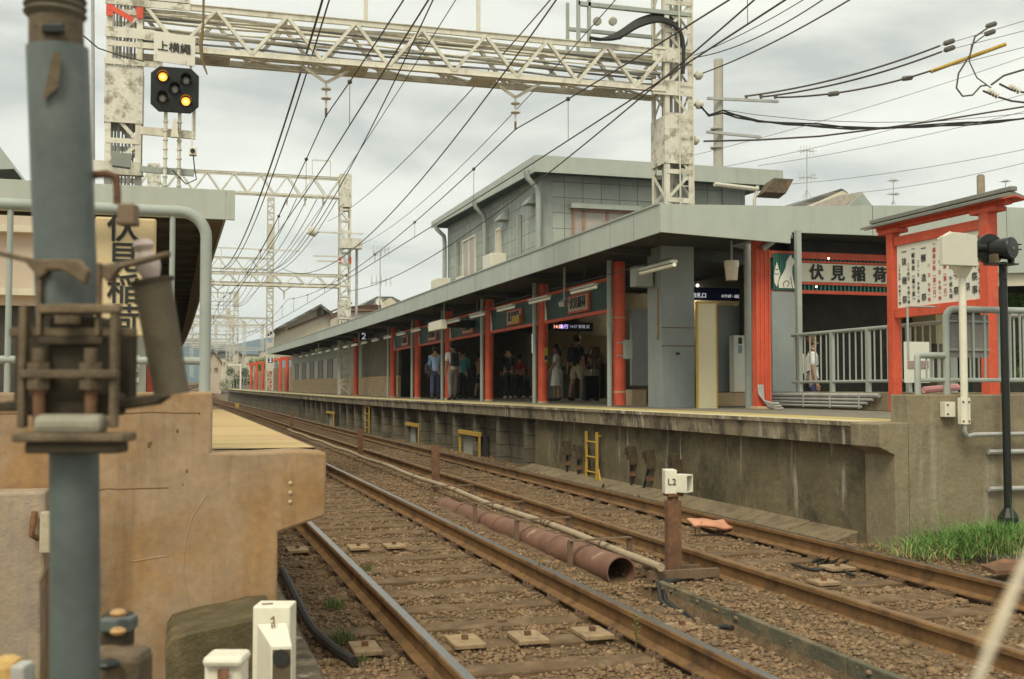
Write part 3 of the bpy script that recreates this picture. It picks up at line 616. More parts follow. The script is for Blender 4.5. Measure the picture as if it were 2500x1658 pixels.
# posts below the left canopy
def red_post(x, y, r, z0, z1, lab, grp, base=True):
    t = thing('red_column', (x, y, z0), lab, 'column', grp)
    MB().cyl((x, y, z0+.02), (x, y, z1), r, 24).build('shaft', M_RED, t, smooth=True)
    if base: MB().cyl((x, y, z0), (x, y, z0+.05), r*1.25, 20).build('base_collar', M_CONCP, t, smooth=True)
    return t
pp = atZ(367, 957, 1.35)
for i, (u, y) in enumerate(((368, 19.5), (240, 22))):
    x = atY(u, 900, y).x; red_post(x, y, .06 if i == 0 else .1, 1.1, 4.0, ['red column under the left canopy beside the grey notice post', 'red column under the left canopy seen behind the blurred pole'][i], 'red columns under the left canopy')
t = thing('notice_post', (atY(340, 900, 18.6).x, 18.6, 1.1), 'grey post carrying a small white vertical notice under the left canopy', 'post')
xn = atY(340, 900, 18.6).x
MB().box((xn-.1, 18.6, 1.1), (xn+.1, 18.8, 4.0)).build('shaft', M_GREY, t)
z1 = atY(334, 900, 18.6).z; MB().box((xn-.09, 18.57, z1-.22), (xn-.0, 18.597, z1+.22)).build('notice', M_SIGNW, t)
text('notice_characters', '年\n八\n月', .1, (xn-.045, 18.565, z1), (1, 0, 0), (0, 0, 1), M_INK, t, .001)
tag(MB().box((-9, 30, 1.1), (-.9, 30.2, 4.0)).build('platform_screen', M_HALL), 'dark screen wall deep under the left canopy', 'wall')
# ------------------------------------------------------------------ right platform (platform two)
def e2(y): return 6.6+cx(y)
P2 = thing('station_platform', (7.5, 9.35, -.3), 'right station platform with yellow edge strip, overhanging lip and stained block wall', 'platform', 'the two station platforms')
YE = 9.35
yA = [9.85]+list(np.arange(10.5, 60, 1.5))+list(np.arange(60, 123, 4.))
mb = MB(); vs = []   # deck: lip, tactile strip, paving
for y in yA:
    e = e2(y); z = cz(y)+1.1; vs += [(e+.34, y, z-.27), (e+.02, y, z-.24), (e, y, z-.05), (e-.03, y, z-.045), (e-.03, y, z), (e+.34, y, z), (e+.95, y, z), (10.6 if y < 60 else e+3.6, y, z), (10.6 if y < 60 else e+3.6, y, z-.3)]
for j in range(len(yA)-1):
    for i in range(8): mb.f.append((j*9+i, j*9+i+1, (j+1)*9+i+1, (j+1)*9+i)); mb.m.append((0, 0, 0, 0, 1, 1, 2, 0)[i] if i != 5 else 3)
mb.f.append(tuple(range(9))); mb.m.append(0); mb.v = vs
mb.build('deck', [M_LIP, mat('cream_edge_paving', (.58, .51, .32), .85, .18, 2, .3, 30, c2=(.3, .26, .17), c2amt=.7, c2scale=4), M_PAVE, M_YEL], P2)
# end block
xe = e2(YE)-.03
wl = MB(); wl.poly([(xe+.17, YE, -.35), (xe+.165, YE, .78), (xe, YE, .86), (xe, YE, 1.085), (xe+.03, YE, 1.1), (xe+.42, YE, 1.1), (xe+.42, YE, -.35)], (0, .5, 0)); wl.build('end_block', M_CONCG, P2, bevel=.01)
xp = atY(2216, 1000, YE).x
wl = MB(); wl.box((xe+.42, YE, -.35), (xp, YE+.5, 1.1)); wl.build('end_wall_step', M_CONCG, P2)
wl = MB(); wl.box((xp, YE-.003, -.35), (13.5, YE+.28, 1.375)); wl.build('end_parapet', M_CONCG, P2, bevel=.012)
# wall below the deck: plain concrete then blocks and pilasters
def wallstrip(ya, yb, off, m, name, zb_=-.35):
    yy_ = np.arange(ya, yb+.01, (yb-ya)/max(1, round((yb-ya)/2))); mb = MB(); vs = []
    for y in yy_: e = e2(y)+off; z = cz(y); vs += [(e, y, zb_+z), (e, y, .86+z), (e+.2, y, .86+z), (e+.2, y, zb_+z)]
    for j in range(len(yy_)-1):
        for i in range(4): mb.f.append((j*4+i, j*4+(i+1) % 4, (j+1)*4+(i+1) % 4, (j+1)*4+i)); mb.m.append(0)
    mb.f.append((0, 1, 2, 3)); mb.m.append(0); mb.v = vs; return mb.build(name, m, P2)
wallstrip(9.8, 20.6, .16, M_CONCW, 'plain_wall'); wallstrip(20.6, 62, .38, M_CONCB, 'block_wall'); wallstrip(62, 122, .3, M_CONCB, 'far_wall')
# undercut end: the lip slopes into the end block
wl = MB(); wl.poly([(xe+.03, 9.85, .86), (xe+.36, 9.85, .86), (xe+.36, 9.85, -.3), (xe+.03, 9.85, -.3)], (0, -.1, 0)); 
opens = []
ypil = np.arange(21.0, 61, 1.95)
for k, y in enumerate(ypil): MB().box((e2(y)+.12, y, -.35), (e2(y)+.38, y+.22, .86)).build('pilaster', M_CONCB, P2, bevel=.008)
for (u0, u1, vt) in ((1136, 1187, 1058), (1004, 1036, 1036), (806, 824, 1003)):
    x_ = 6.6; pa = None
    ya_ = max(y for y in np.arange(15, 70, .05) if (lambda p: p)(0) or True) if False else None
def yofu(u, xoff, z=.3):   # Y on the platform face seen at photo column u
    lo, hi = 9., 120.
    for _ in range(50):
        m = (lo+hi)/2; p = Vector((e2(m)+xoff, m, z)); d = p-CAM; uu = W0/2+F0*d.dot(RGT)/d.dot(FWD)
        if uu > u: lo = m
        else: hi = m
    return lo
for i, (u0, u1) in enumerate(((1137, 1187), (1004, 1036), (806, 824))):
    ya_, yb_ = yofu(u1, .3), yofu(u0, .3); x = e2((ya_+yb_)/2)+.1
    t = thing('drain_opening', (x, ya_, -.2), ['dark opening with yellow lintel in the platform wall, nearest of three', 'dark opening with yellow lintel in the platform wall, middle of three', 'small dark opening with yellow lintel in the platform wall, farthest'][i], 'opening', 'yellow topped openings in the platform wall')
    MB().box((x, ya_-.04, .34), (x+.09, yb_+.04, .44)).build('lintel', M_YELP, t, bevel=.005)
    for y in (ya_-.03, yb_): MB().box((x+.02, y, -.25), (x+.07, y+.03, .34)).build('jamb', M_YELP, t)
    MB().box((x+.16, ya_, -.25), (x+.27, yb_, .34)).build('dark_recess', M_SOFF, t); MB().box((x+.13, (ya_+yb_)/2, -.25), (x+.16, yb_-.03, .3)).build('grey_door', M_GREY, t)
# yellow ladder and far yellow posts
def ladder(y0, wdt, lab, foot=True, zt_=.72):
    x = e2(y0)+.07
    t = thing('yellow_ladder', (x, y0, -.2), lab, 'ladder', 'yellow ladders on the platform wall')
    for y in (y0, y0+wdt): MB().bar((x, y, -.12), (x, y, zt_), .035, .05, (0, 1, 0)).build('rail', M_YELP, t)
    for z in np.arange(.05, zt_-.05, .25): MB().cyl((x, y0, z), (x, y0+wdt, z), .014, 8).build('rung', M_YELP, t)
    MB().bar((x, y0, zt_-.06), (x+.16, y0, zt_-.06), .03, .03).build('wall_bracket', M_YELP, t)
    if foot: MB().poly([(x, y0-.02, -.12), (x, y0-.02, .12), (x-.03, y0-.24, -.12)], (.03, 0, 0)).build('foot_gusset', M_YELP, t)
ladder(yofu(1478, .22), .5, 'yellow steel ladder on the stained platform wall with a triangular foot')
ladder(yofu(903, .1), .9, 'distant yellow ladder frame on the platform wall', False, .86)
# rusty switch boxes on the wall
M_DBRN = mat('dark_brown_switch_paint', (.085, .06, .036), .85, .4, 9, .4, 60)
labs = ['rusty switch box with pipes on the platform wall, leftmost near the ladder', 'rusty switch box on the platform wall, second from the left', 'rusty switch box immediately left of the yellow ladder', 'rusty switch box right of the yellow ladder', 'rusty switch box with a slanted cable, middle of the right group', 'rusty switch box on the wall above the marker box', ]
for i, (u, zc, s) in enumerate(((1390, .42, .8), (1418, .38, .7), (1438, .36, .7), (1548, .44, 1.), (1592, .42, 1.), (1655, .40, 1.1))):
    y = yofu(u, .16, .4); x = e2(y)+.158
    t = thing('switch_box', (x, y, zc-.3), labs[i], 'switch box', 'rusty switch boxes on the platform wall')
    MB().box((x-.09, y-.07*s, zc-.10*s), (x, y+.07*s, zc+.12*s)).build('box_body', M_DBRN, t, bevel=.006)
    MB().box((x-.13, y+.01, zc-.02), (x-.09, y+.06, zc+.09)).build('terminal', M_BDARK, t); MB().box((x-.12, y-.12*s, zc-.16), (x, y-.085*s, zc+.05)).build('side_lug', M_DBRN, t)
    dx = .25 if i == 4 else 0
    MB().tube([(x-.04, y, zc-.1*s), (x-.05, y+dx*.5, zc-.35), (x-.04, y+dx, zc-.52)], .02, 7).build('cable', M_BLKP, t, smooth=True); MB().box((x-.07, y-.05, zc-.34), (x, y+.05, zc-.27)).build('cable_clip', M_RUST, t)
# apron kerb at the wall foot
kb = MB(); yy_ = np.arange(10.0, 20.5, .9)
for k, y in enumerate(yy_):
    x0 = e2(y)-.16; f = min(1, (y-9.2)/2.2); h = .06+.02*f
    kb.hexa([(x0-.05, y, -.35), (x0+.32, y, -.35), (x0+.32, y+.88, -.35), (x0-.05, y+.88, -.35), (x0+.02, y, -.12), (x0+.32, y, -.10+h), (x0+.32, y+.88, -.10+h), (x0+.02, y+.88, -.12)])
tag(kb.build('apron_kerb', mat('brown_kerb_concrete', (.20, .155, .095), .92, .25, 3, .5, 30, c2=(.12, .09, .055), c2amt=.8, c2scale=4), bevel=.012), 'sloping broken concrete kerb along the foot of the platform wall', 'kerb')
struct('roadside_ground', MB().box((6.9, -6, -.36), (30, YE+.2, -.06)), M_PAVEM)

# ------------------------------------------------------------------ canopy two and station
C2 = thing('platform_canopy', (6.9, 15.5, 3.8), 'right platform canopy with long grey fascia receding along the track', 'canopy', 'the two platform canopies')
def ec2(y): return 6.9+cx(y)*.95+.17
yc = [15.5, 16.5]+list(np.arange(17.5, 60, 1.45))+list(np.arange(60, 87, 3.))
ZB, ZT = 3.83, 4.26
mb = canopy_sheet(ec2, 0, ZB, ZT, yc, .04)
for y in yc[1:-1]: e = ec2(y)-.0015; z = cz(y); mb.mi = 1; mb.box((e, y-.006, ZB+.01+z), (e+.01, y+.006, ZT-.01+z))
mb.mi = 1; vv = []
mb.build('side_fascia', [M_FASC, M_JOINT], C2)
ct = canopy_sheet(lambda y: ec2(y)-.02, 0, ZT, ZT+.03, yc, .12); ct.build('top_flashing', M_GREY, C2)
pb = [atY(1607, 562, 15.47), atY(1930, 594, 15.47), atY(1930, 503, 15.47), atY(1607, 497, 15.47)]
c0 = Vector((ec2(15.5), 15.47, 0)); pb[0] = Vector((c0.x, 15.47, ZB)); pb[3] = Vector((c0.x, 15.47, ZT))
MB().poly(pb, (0, .05, 0)).build('end_fascia', M_FASC, C2)
xr2 = pb[1].x
sl = MB(); sl.poly([(ec2(15.5)+.05, 15.53, 3.93), (xr2-.02, 15.53, 3.93), (xr2-.02, 15.53, 4.22), (ec2(15.5)+.05, 15.53, 4.22)], (0, .2, 0)); 
def e_in(y): return 11.2 if y < 58 else ec2(y)+3.4
mb = MB(); vs = []
ys_ = [15.53]+yc[1:]
for y in ys_: e = ec2(y)+.045; z = cz(y); xi = xr2 if y < 18.2 else e_in(y); vs += [(e, y, 3.95+z), (xi, y, 3.95+z), (xi, y, 4.2+z), (e, y, 4.2+z)]
for j in range(len(ys_)-1):
    for i in range(4): mb.f.append((j*4+i, j*4+(i+1) % 4, (j+1)*4+(i+1) % 4, (j+1)*4+i)); mb.m.append(0)
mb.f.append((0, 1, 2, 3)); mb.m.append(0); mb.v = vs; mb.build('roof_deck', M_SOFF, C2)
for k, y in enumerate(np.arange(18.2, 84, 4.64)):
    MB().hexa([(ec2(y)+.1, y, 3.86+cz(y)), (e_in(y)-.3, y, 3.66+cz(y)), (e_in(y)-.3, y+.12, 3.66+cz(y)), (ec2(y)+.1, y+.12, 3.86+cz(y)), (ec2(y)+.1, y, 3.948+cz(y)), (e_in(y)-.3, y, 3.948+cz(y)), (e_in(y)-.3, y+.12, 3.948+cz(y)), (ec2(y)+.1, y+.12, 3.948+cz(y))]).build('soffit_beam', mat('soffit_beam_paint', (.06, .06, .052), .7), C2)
# red columns & grey posts
ycol = [19.64, 24.3, 28.95, 33.7, 38.4, 43.1, 52.7]
wl_ = ['nearest the grey pillar, with a meter box', 'second from the pillar, with a yellow tag', 'third from the grey pillar', 'fourth from the pillar behind the white shirt', 'fifth from the pillar beside the blue jacket', 'sixth from the grey pillar', 'farthest before the tan wall']
for i, y in enumerate(ycol):
    t = red_post(8.0+cx(y)*.25, y, .118, 1.1, 3.86, 'red round platform column, '+wl_[i], 'red columns under the right canopy', base=i > 0)
    x = 8.0+cx(y)*.25
    if i == 0:
        bx = MB().box((x+.02, y-.24, 2.0), (x+.17, y-.12, 2.36)).build('meter_box', M_GREY, t, bevel=.006)
        for z in (2.05, 2.3): MB().box((x-.1, y-.125, z), (x+.02, y-.118, z+.02)).build('strap', M_UPIPE, t)
        MB().cyl((x, y, 1.36), (x, y, 1.39), .121, 24).build('worn_band', M_CONCP, t); MB().cyl((x, y, 2.78), (x, y, 2.8), .121, 24).build('worn_band', M_CONCP, t)
    if i == 1:
        MB().box((x-.01, y-.128, 2.05), (x+.08, y-.12, 2.38)).build('warning_tag', M_YELP, t); MB().box((x+.0, y-.132, 2.1), (x+.07, y-.129, 2.2)).build('tag_picture', M_BLUE, t)
for i, y in enumerate(ycol[:6]):
    x = 7.8+cx(y)*.25
    tag(MB().cyl((x, y, 1.1), (x, y, 3.88), .05, 14).build('downpipe_post', M_GREY, smooth=True), 'slim grey post standing just track-side of the '+ORD[i]+' red column from the pillar', 'post', 'slim grey posts beside the red columns')
t = thing('steel_post', (atZ(1828, 997, 1.1).x, 16.9, 1.1), 'square grey steel post left of the red pipe bundle at the canopy corner', 'post')
pq = atZ(1828, 997, 1.1); MB().cyl((pq.x, pq.y, 1.1), (pq.x, pq.y, 3.93), .062, 14).build('shaft', M_GREY, t, smooth=True)
# green transoms with name plates
for i in range(5):
    ya_, yb_ = ycol[i]+.13, ycol[i+1]-.13; x = 8.0+cx(ya_)*.25
    t = thing('name_transom', (x, ya_, 2.9), 'dark green name panel between two red columns, '+['nearest the pillar', 'with a yellow plate on it', 'behind the hanging display', 'fourth from the pillar', 'fifth from the pillar'][i], 'transom', 'green name panels between the red columns')
    MB().box((x, ya_, 3.0), (x+.05, yb_, 3.55)).build('green_panel', M_GRN, t)
    MB().box((x-.03, ya_, 2.93), (x+.07, yb_, 2.995)).build('lower_beam', M_RED, t); MB().box((x-.03, ya_, 3.553), (x+.07, yb_, 3.62)).build('upper_beam', M_RED, t)
    for y, s in ((ya_, 1), (yb_, -1)): MB().poly([(x-.012, y+s*.01, 3.0), (x-.012, y+s*.17, 3.0), (x-.012, y+s*.13, 3.2), (x-.012, y+s*.04, 3.38), (x-.012, y+s*.01, 3.52)], (.01, 0, 0)).build('fox_silhouette', M_SIGNW, t)
    ym = (ya_+yb_)/2-.15; f = MB().box((x-.05, ym-.63, 3.04), (x-.005, ym+.63, 3.42)).build('plate_frame', M_RED, t)
    MB().box((x-.056, ym-.57, 3.08), (x-.05, ym+.57, 3.38)).build('name_plate', mat('aged_cream_plate', (.46, .42, .30), .6, .05), t)
    text('plate_characters', '伏見稲荷', .25, (x-.062, ym, 3.23), (0, -1, 0), (0, 0, 1), M_INK, t, .004)
    if i == 1: MB().box((x-.10, ym-.62, 3.05), (x-.07, ym+.02, 3.25)).build('yellow_notice', M_YELP, t)
# fluorescent lamps along the canopy
tub = [16.2, 19.55, 22.2, 24.7, 27.25, 29.8, 32.3, 34.85, 37.3, 39.8, 42.4, 45, 47.5, 50, 53, 56, 59, 62, 65, 68]
for i, y in enumerate(tub):
    x = 7.32+cx(y)*.6; z = 3.30+cz(y) if i else 3.27
    t = thing('fluorescent_lamp', (x, y, z), 'white fluorescent tube lamp hanging in a row, '+ORD[i]+' from the near canopy end', 'lamp', 'fluorescent lamps under the right canopy')
    if i == 0: z += .08
    if i < 12:
        MB().box((x-.05, y-.6, z+.03), (x+.05, y+.72, z+.075)).build('lamp_housing', mat('lamp_housing_paint', (.30, .29, .24), .6), t)
        MB().cyl((x, y-.6, z), (x, y+.72, z), .032, 10).build('tube', M_TUBE, t, smooth=True)
        MB().cyl((x, y, z+.07), (x, y, 3.94), .008, 6).build('hanger', M_SOFF, t)
    else: MB().box((x-.05, y-.6, z-.03), (x+.05, y+.72, z+.05)).build('lamp_body', M_TUBE, t)
tag(MB().tube([(7.32+cx(y)*.6, y, 3.47) for y in (15.7, 30, 45, 60, 70)], .009, 6).build('cable_tray', M_SOFF), 'grey conduit running above the row of hanging lamps', 'conduit')
# big grey pillar (casing of the gantry foot)
t = thing('grey_pillar', (8.2, 17.6, 1.1), 'large grey boxed pillar rising from the platform to the canopy', 'pillar')
XA, XB = atY(1616, 900, 17.75).x, atY(1696, 900, 17.75).x
MB().box((XA, 17.75, 1.1), (XB, 18.36, 3.945)).build('casing', M_PILE, t, bevel=.006)
for z in (2.18, 2.5): MB().box((XA-.006, 17.742, z), (XB+.006, 17.75, z+.012)).build('strap', M_RUST, t)
MB().box((XB-.36, 17.735, 2.03), (XB-.29, 17.75, 2.07)).build('inspection_hole', M_BLK, t)
MB().tube([(XA-.02, 17.9, 2.3), (XA-.02, 17.9, 3.2)], .02, 6).build('side_conduit', M_COND, t)
MB().box((XA-.36, 18.0, 3.25), (XA-.05, 18.3, 3.6)).build('junction_box', M_GREY, t)
# cream board
pA, pB = atZ(1695, 997, 1.1), atZ(1749, 997, 1.1)
t = thing('cream_board', pA, 'tall cream board standing beside the grey pillar', 'board')
MB().box((pA.x+.02, pA.y-.12, 1.1), (pB.x, pA.y-.08, 2.90)).build('board_panel', M_CREAMB, t); 
fr = MB(); x0, x1, y_ = pA.x+.0, pB.x+.02, pA.y-.13
fr.box((x0, y_, 1.1), (x0+.02, y_+.06, 2.92)); fr.box((x1-.02, y_, 1.1), (x1, y_+.06, 2.92)); fr.box((x0+.02, y_, 2.90), (x1-.02, y_+.06, 2.92)); fr.build('board_edge', M_YELP, t)
# white narrow machine
pA = atZ(1797, 955, 1.38); 
t = thing('white_notice_stand', (10.0, 19.4, 1.38), 'narrow white stand with blue and black notices beside the round grey post', 'stand')
a = atY(1793, 957, 19.4); b = atY(1820, 819, 19.4)
MB().box((a.x, 19.4, a.z), (b.x+.1, 19.6, b.z)).build('stand_body', M_SIGNW, t, bevel=.008)
for (v0, v1, m) in ((824, 840, M_INK), (843, 862, mat('pale_blue_notice', (.2, .36, .42), .5, .2, 20))): p0 = atY(1803, v0, 19.39); p1 = atY(1812, v1, 19.39); MB().box((p0.x, 19.392, p1.z), (p1.x, 19.398, p0.z)).build('notice', m, t)
# low plinth walls & grey walls behind
ST = thing('station_building', (10, 17, 1.1), 'station building under the canopy with grey walls, dim hall and beige upper wall', 'building')
def wall(name, a, b, m, bevel=0): return MB().box(a, b).build(name, m, ST, bevel=bevel)
wall('plinth', (8.45, 20.2, 1.1), (8.75, 20.6, 1.42), M_CONCP)
g0, g1 = atY(1538, 900, 20.4), atY(1583, 900, 20.4)
wall('grey_wall', (g0.x, 20.3, 1.5), (g1.x+.5, 20.4, 3.0), M_PILE)
wall('grey_wall', (atY(1755, 900, 20).x, 20.02, 1.38), (atY(1838, 900, 20).x, 20.1, 3.1), M_PILE)
wall('plinth', (atY(1752, 900, 19.3).x, 19.3, 1.1), (atY(1850, 900, 19.3).x, 19.9, 1.36), M_CONCP, .01)
g0, g1 = atY(1886, 900, 17.95), atY(1950, 900, 17.95)
zt = atY(1900, 712, 17.95).z
wall('side_wall', (g0.x, 17.95, 1.36), (g1.x, 18.05, zt), M_PILE)
# hall
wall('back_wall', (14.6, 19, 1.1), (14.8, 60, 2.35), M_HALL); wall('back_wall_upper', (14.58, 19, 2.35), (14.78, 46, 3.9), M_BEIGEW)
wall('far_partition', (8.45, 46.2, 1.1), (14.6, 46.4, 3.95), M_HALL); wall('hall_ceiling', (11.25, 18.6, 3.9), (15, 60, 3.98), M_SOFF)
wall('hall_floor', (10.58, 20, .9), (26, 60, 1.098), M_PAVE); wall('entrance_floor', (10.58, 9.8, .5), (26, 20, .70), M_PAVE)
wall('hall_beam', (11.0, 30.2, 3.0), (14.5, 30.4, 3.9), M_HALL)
for i, y in enumerate((26, 31.5, 37)): MB().box((13.9, y, 1.1), (14.3, y+1.7, 2.5+.1*i)).build('kiosk', M_BDARK, ST)
for i, (x, y, z) in enumerate(((12.6, 29.5, 1.1), (12.4, 33.0, 1.1), (12.2, 36, 1.1))): MB().box((x, y, 1.1), (x+.3, y+1.1, 2.05)).build('ticket_gate', mat('gate_steel', (.25, .25, .22), .4), ST, bevel=.03)
# tan brick wall farther along
def stripwall(name, ya, yb, off, z0, z1, m, parent):
    yy_ = np.linspace(ya, yb, 8); mb = MB(); vs = []
    for y in yy_: x = e2(y)+off; z = cz(y); vs += [(x, y, z0+z), (x, y, z1+z), (x+.12, y, z1+z), (x+.12, y, z0+z)]
    for j in range(7):
        for i in range(4): mb.f.append((j*4+i, j*4+(i+1) % 4, (j+1)*4+(i+1) % 4, (j+1)*4+i)); mb.m.append(0)
    mb.f.append((0, 1, 2, 3)); mb.m.append(0); mb.v = vs; return mb.build(name, m, parent)
t = thing('waiting_room', (8.4, 47, 1.1), 'long platform room with tan brick base and grey slatted windows above', 'room')
stripwall('brick_base', 54, 84, 2.3, 1.1, 1.98, M_TAN, t); stripwall('brick_base', 45, 53.98, 2.3, 1.1, 1.98, M_TAN, t)
stripwall('upper_wall', 54, 60, 2.32, 1.98, 3.9, M_GREY, t); stripwall('upper_band', 60, 84, 2.32, 3.1, 3.9, M_GREY, t); stripwall('upper_wall', 45, 53.98, 2.32, 1.98, 3.9, M_HALL, t)
for k in range(12):
    y = 60+2*k; x = e2(y)+2.34; z = cz(y)
    MB().hexa([(x, y, 1.98+z), (x+.05, y, 1.98+z), (x+.05+cx(y+1.7)-cx(y), y+1.7, 1.98+z), (x+cx(y+1.7)-cx(y), y+1.7, 1.98+z), (x, y, 3.1+z), (x+.05, y, 3.1+z), (x+.05+cx(y+1.7)-cx(y), y+1.7, 3.1+z), (x+cx(y+1.7)-cx(y), y+1.7, 3.1+z)]).build('window', M_CURT if k % 2 else mat('slat_window', (.20, .19, .16), .5), t)
    MB().box((x-.03, y+1.7, 1.98+z), (x+.05, y+1.98, 3.1+z)).build('mullion', M_SOFF, t)
# red bundle column at the canopy corner
pc = atZ(1862, 1000, 1.1)
t = thing('red_pipe_column', (pc.x, pc.y, 1.1), 'broad red column wrapped in vertical red conduits at the canopy corner', 'column')
MB().box((pc.x-.09, pc.y+.02, 1.12), (pc.x+.13, pc.y+.16, 3.95)).build('core', M_RED, t)
for k in range(7): x = pc.x-.09+.037*k; MB().cyl((x, pc.y-.02+.01*(k % 2), 1.5 if k < 3 else 1.2), (x, pc.y-.02+.01*(k % 2), 3.7), .0185, 8).build('conduit', M_RED, t, smooth=True)
MB().box((pc.x-.12, pc.y-.05, 1.1), (pc.x+.16, pc.y+.2, 1.15)).build('base_block', M_CONCP, t, bevel=.01)
for k in range(3):
    x = pc.x-.09+.037*k; MB().tube([(x, pc.y-.03, 1.5), (x, pc.y-.05, 1.36-.05*k), (x+.08, pc.y-.07, 1.24-.04*k), (x+.2, pc.y-.12, 1.2-.04*k), (x+.3, pc.y-.15, 1.2-.04*k)], .018, 8).build('bent_conduit', M_UPIPE, t, smooth=True)
MB().tube([(pc.x, pc.y-.04, 3.7), (pc.x+.2, pc.y-.1, 3.85), (pc.x+.45, pc.y-.2, 3.92)], .05, 8).build('upper_duct', M_GREY, t, smooth=True)
# plinth along X=10 with pipes, and fence on it
XF = 10.05
t = thing('plinth_wall', (XF, 9.7, 1.1), 'low concrete plinth wall below the grey fence at the platform back', 'wall')
MB().box((XF, 9.65, 1.1), (XF+.5, 17.6, 1.385)).build('wall_body', M_CONCG, t, bevel=.01)
t = thing('conduit_run', (XF-.1, 14, 1.12), 'parallel grey conduits fixed along the low plinth wall', 'conduits')
for k, (z, r) in enumerate(((1.335, .034), (1.27, .024), (1.215, .022), (1.16, .022))):
    MB().tube([(XF-.06, 14.35+.15*k, z), (XF-.06, 17.0, z), (XF-.14, 17.45, z)], r, 8).build('conduit', M_UPIPE, t, smooth=True)
cl = MB(); [cl.box((XF-.10, y, 1.13), (XF-.09, y+.03, 1.37)) for y in (14.8, 15.6, 16.4, 17.1)]; cl.build('clips', M_UPIPE, t)
t = thing('grey_fence', (XF+.05, 13, 1.385), 'grey tubular fence with vertical bars on the low plinth wall', 'fence')
xf = XF+.06; zT = 2.36; zL = 1.55
MB().tube([(xf, 9.8, zT), (xf, 17.0, zT)], .03, 12).build('top_rail', M_GREY, t, smooth=True); MB().tube([(xf, 9.8, zL), (xf, 17.0, zL)], .025, 10).build('bottom_rail', M_GREY, t, smooth=True)
k = 0
for y in np.arange(10.0, 17.0, .165):
    if k % 6 == 5: MB().box((xf-.03, y-.035, 1.385), (xf+.03, y+.035, zT)).build('fence_post', M_GREY, t)
    else: MB().cyl((xf, y, zL), (xf, y, zT), .013, 7).build('bar', M_GREY, t)
    k += 1
xcp = atY(1952, 800, 17.0).x; MB().tube([(xf, 16.95, zT), (xcp, 17.03, zT)], .03, 10).build('top_rail', M_GREY, t); MB().box((xcp-.045, 16.98, 1.385), (xcp+.045, 17.07, 4.2)).build('corner_post', M_GREY, t)
# near lower gate frame & upper tube rail on the parapet (two separate railings)
yq = 9.5
def tubeframe(name, pts, r, lab, cat='railing', extra=None, grp=None):
    t = thing(name, pts[0], lab, cat, grp); MB().tube(pts, r, 12).build('frame_tube', M_GREY, t, smooth=True)
    for e_ in (extra or []): MB().tube(e_[0], e_[1], 9).build('rail', M_GREY, t, smooth=True)
    return t
def X_(u): return atY(u, 900, yq).x
def Z_(v, u=2300): return atY(u, v, yq).z
xL = X_(2311); zTt = Z_(754)
arc = [(xL+.1-.1*math.cos(a), yq, zTt-.1+.1*math.sin(a)) for a in np.linspace(0, math.pi/2, 7)]
tubeframe('tube_railing', [(xL, yq, 1.375)]+arc+[(13, yq, zTt)], .034, 'grey tube railing with rounded corner on the concrete parapet at right', extra=[([(X_(2238), yq, Z_(928)), (13, yq, Z_(928))], .022)]+[([(X_(u), yq, Z_(928)), (X_(u), yq, zTt)], .012) for u in (2345, 2378, 2406, 2440, 2468, 2492)], grp='tube railings on the parapet')
xq = X_(2240)
tubeframe('tube_railing', [(xq, yq, 1.375), (xq, yq, Z_(870)), (xq+.01, yq, Z_(868)), (xL-.03, yq, Z_(868))], .032, 'short low grey tube railing joined left of the tall railing', grp='tube railings on the parapet',
          extra=[([(X_(u), yq, Z_(928)), (X_(u), yq, Z_(868))], .010) for u in (2262, 2278, 2294)])
t = thing('thin_post_stand', (X_(2233), 9.6, 1.4), 'thin grey post frame standing between the festival board and low railing', 'frame')
MB().tube([(X_(2233), yq+.1, Z_(880)), (X_(2233), yq+.1, Z_(748)), (X_(2300), yq+.1, Z_(748))], .012, 8).build('frame_tube', M_GREY, t)
# grey back of a board on the railing, and white sign below it
t = thing('railing_signboard', (X_(2330), 9.55, 1.8), 'grey framed panel mounted behind the tall tube railing', 'panel')
MB().box((X_(2324), 9.56, Z_(872)), (X_(2425), 9.60, Z_(766))).build('panel_sheet', mat('purple_grey_sheet', (.25, .23, .215), .6, .1), t)
for v in (785, 855): MB().box((X_(2324), 9.54, Z_(v)), (X_(2425), 9.56, Z_(v)+.02)).build('panel_batten', M_GREY, t)
t = thing('white_placard', (X_(2330), 10.4, 1.4), 'white placard leaning behind the railing below the grey panel', 'placard')
MB().box((X_(2326)+.1, 10.4, 1.5), (X_(2388)+.1, 10.43, 1.95)).build('placard_sheet', M_SIGNW, t); MB().box((X_(2330)+.1, 10.39, 1.66), (X_(2384)+.1, 10.398, 1.74)).build('placard_band', mat('grey_pink_band', (.35, .25, .24), .6), t)
tag(MB().tube([(X_(2285), 9.7, 1.42), (X_(2370), 9.7, 1.45)], .035, 8).build('pink_tube', mat('pink_plastic', (.75, .35, .36), .5)), 'pink plastic tube lying on the parapet behind the railing', 'tube')

# ------------------------------------------------------------------ red festival board
XS = 9.85; YL, YRr = 13.76, 11.78
t = thing('festival_board', (XS, 12.9, 1.1), 'large red framed festival notice board with a grey pitched roof', 'notice board')
zTb = 3.92
MB().box((XS-.07, YL-.07, 1.1), (XS+.07, YL+.07, zTb-.18)).build('post', M_RED, t, bevel=.008)
MB().box((XS-.08, YRr-.08, 1.1), (XS+.08, YRr+.08, zTb-.18)).build('post', M_RED, t, bevel=.008)
z1, z2 = 3.49, 3.62
MB().box((XS-.05, YRr+.1, z1), (XS+.05, YL-.09, z2)).build('upper_beam', M_RED, t, bevel=.005)
zb1, zb2 = 2.45, 2.59
MB().box((XS-.05, YRr+.1, zb1), (XS+.05, YL-.09, zb2)).build('lower_beam', M_RED, t, bevel=.005)
MB().box((XS-.02, YRr+.08, zb2), (XS+.02, YL-.12, z1)).build('notice_panel', M_SIGNW, t)
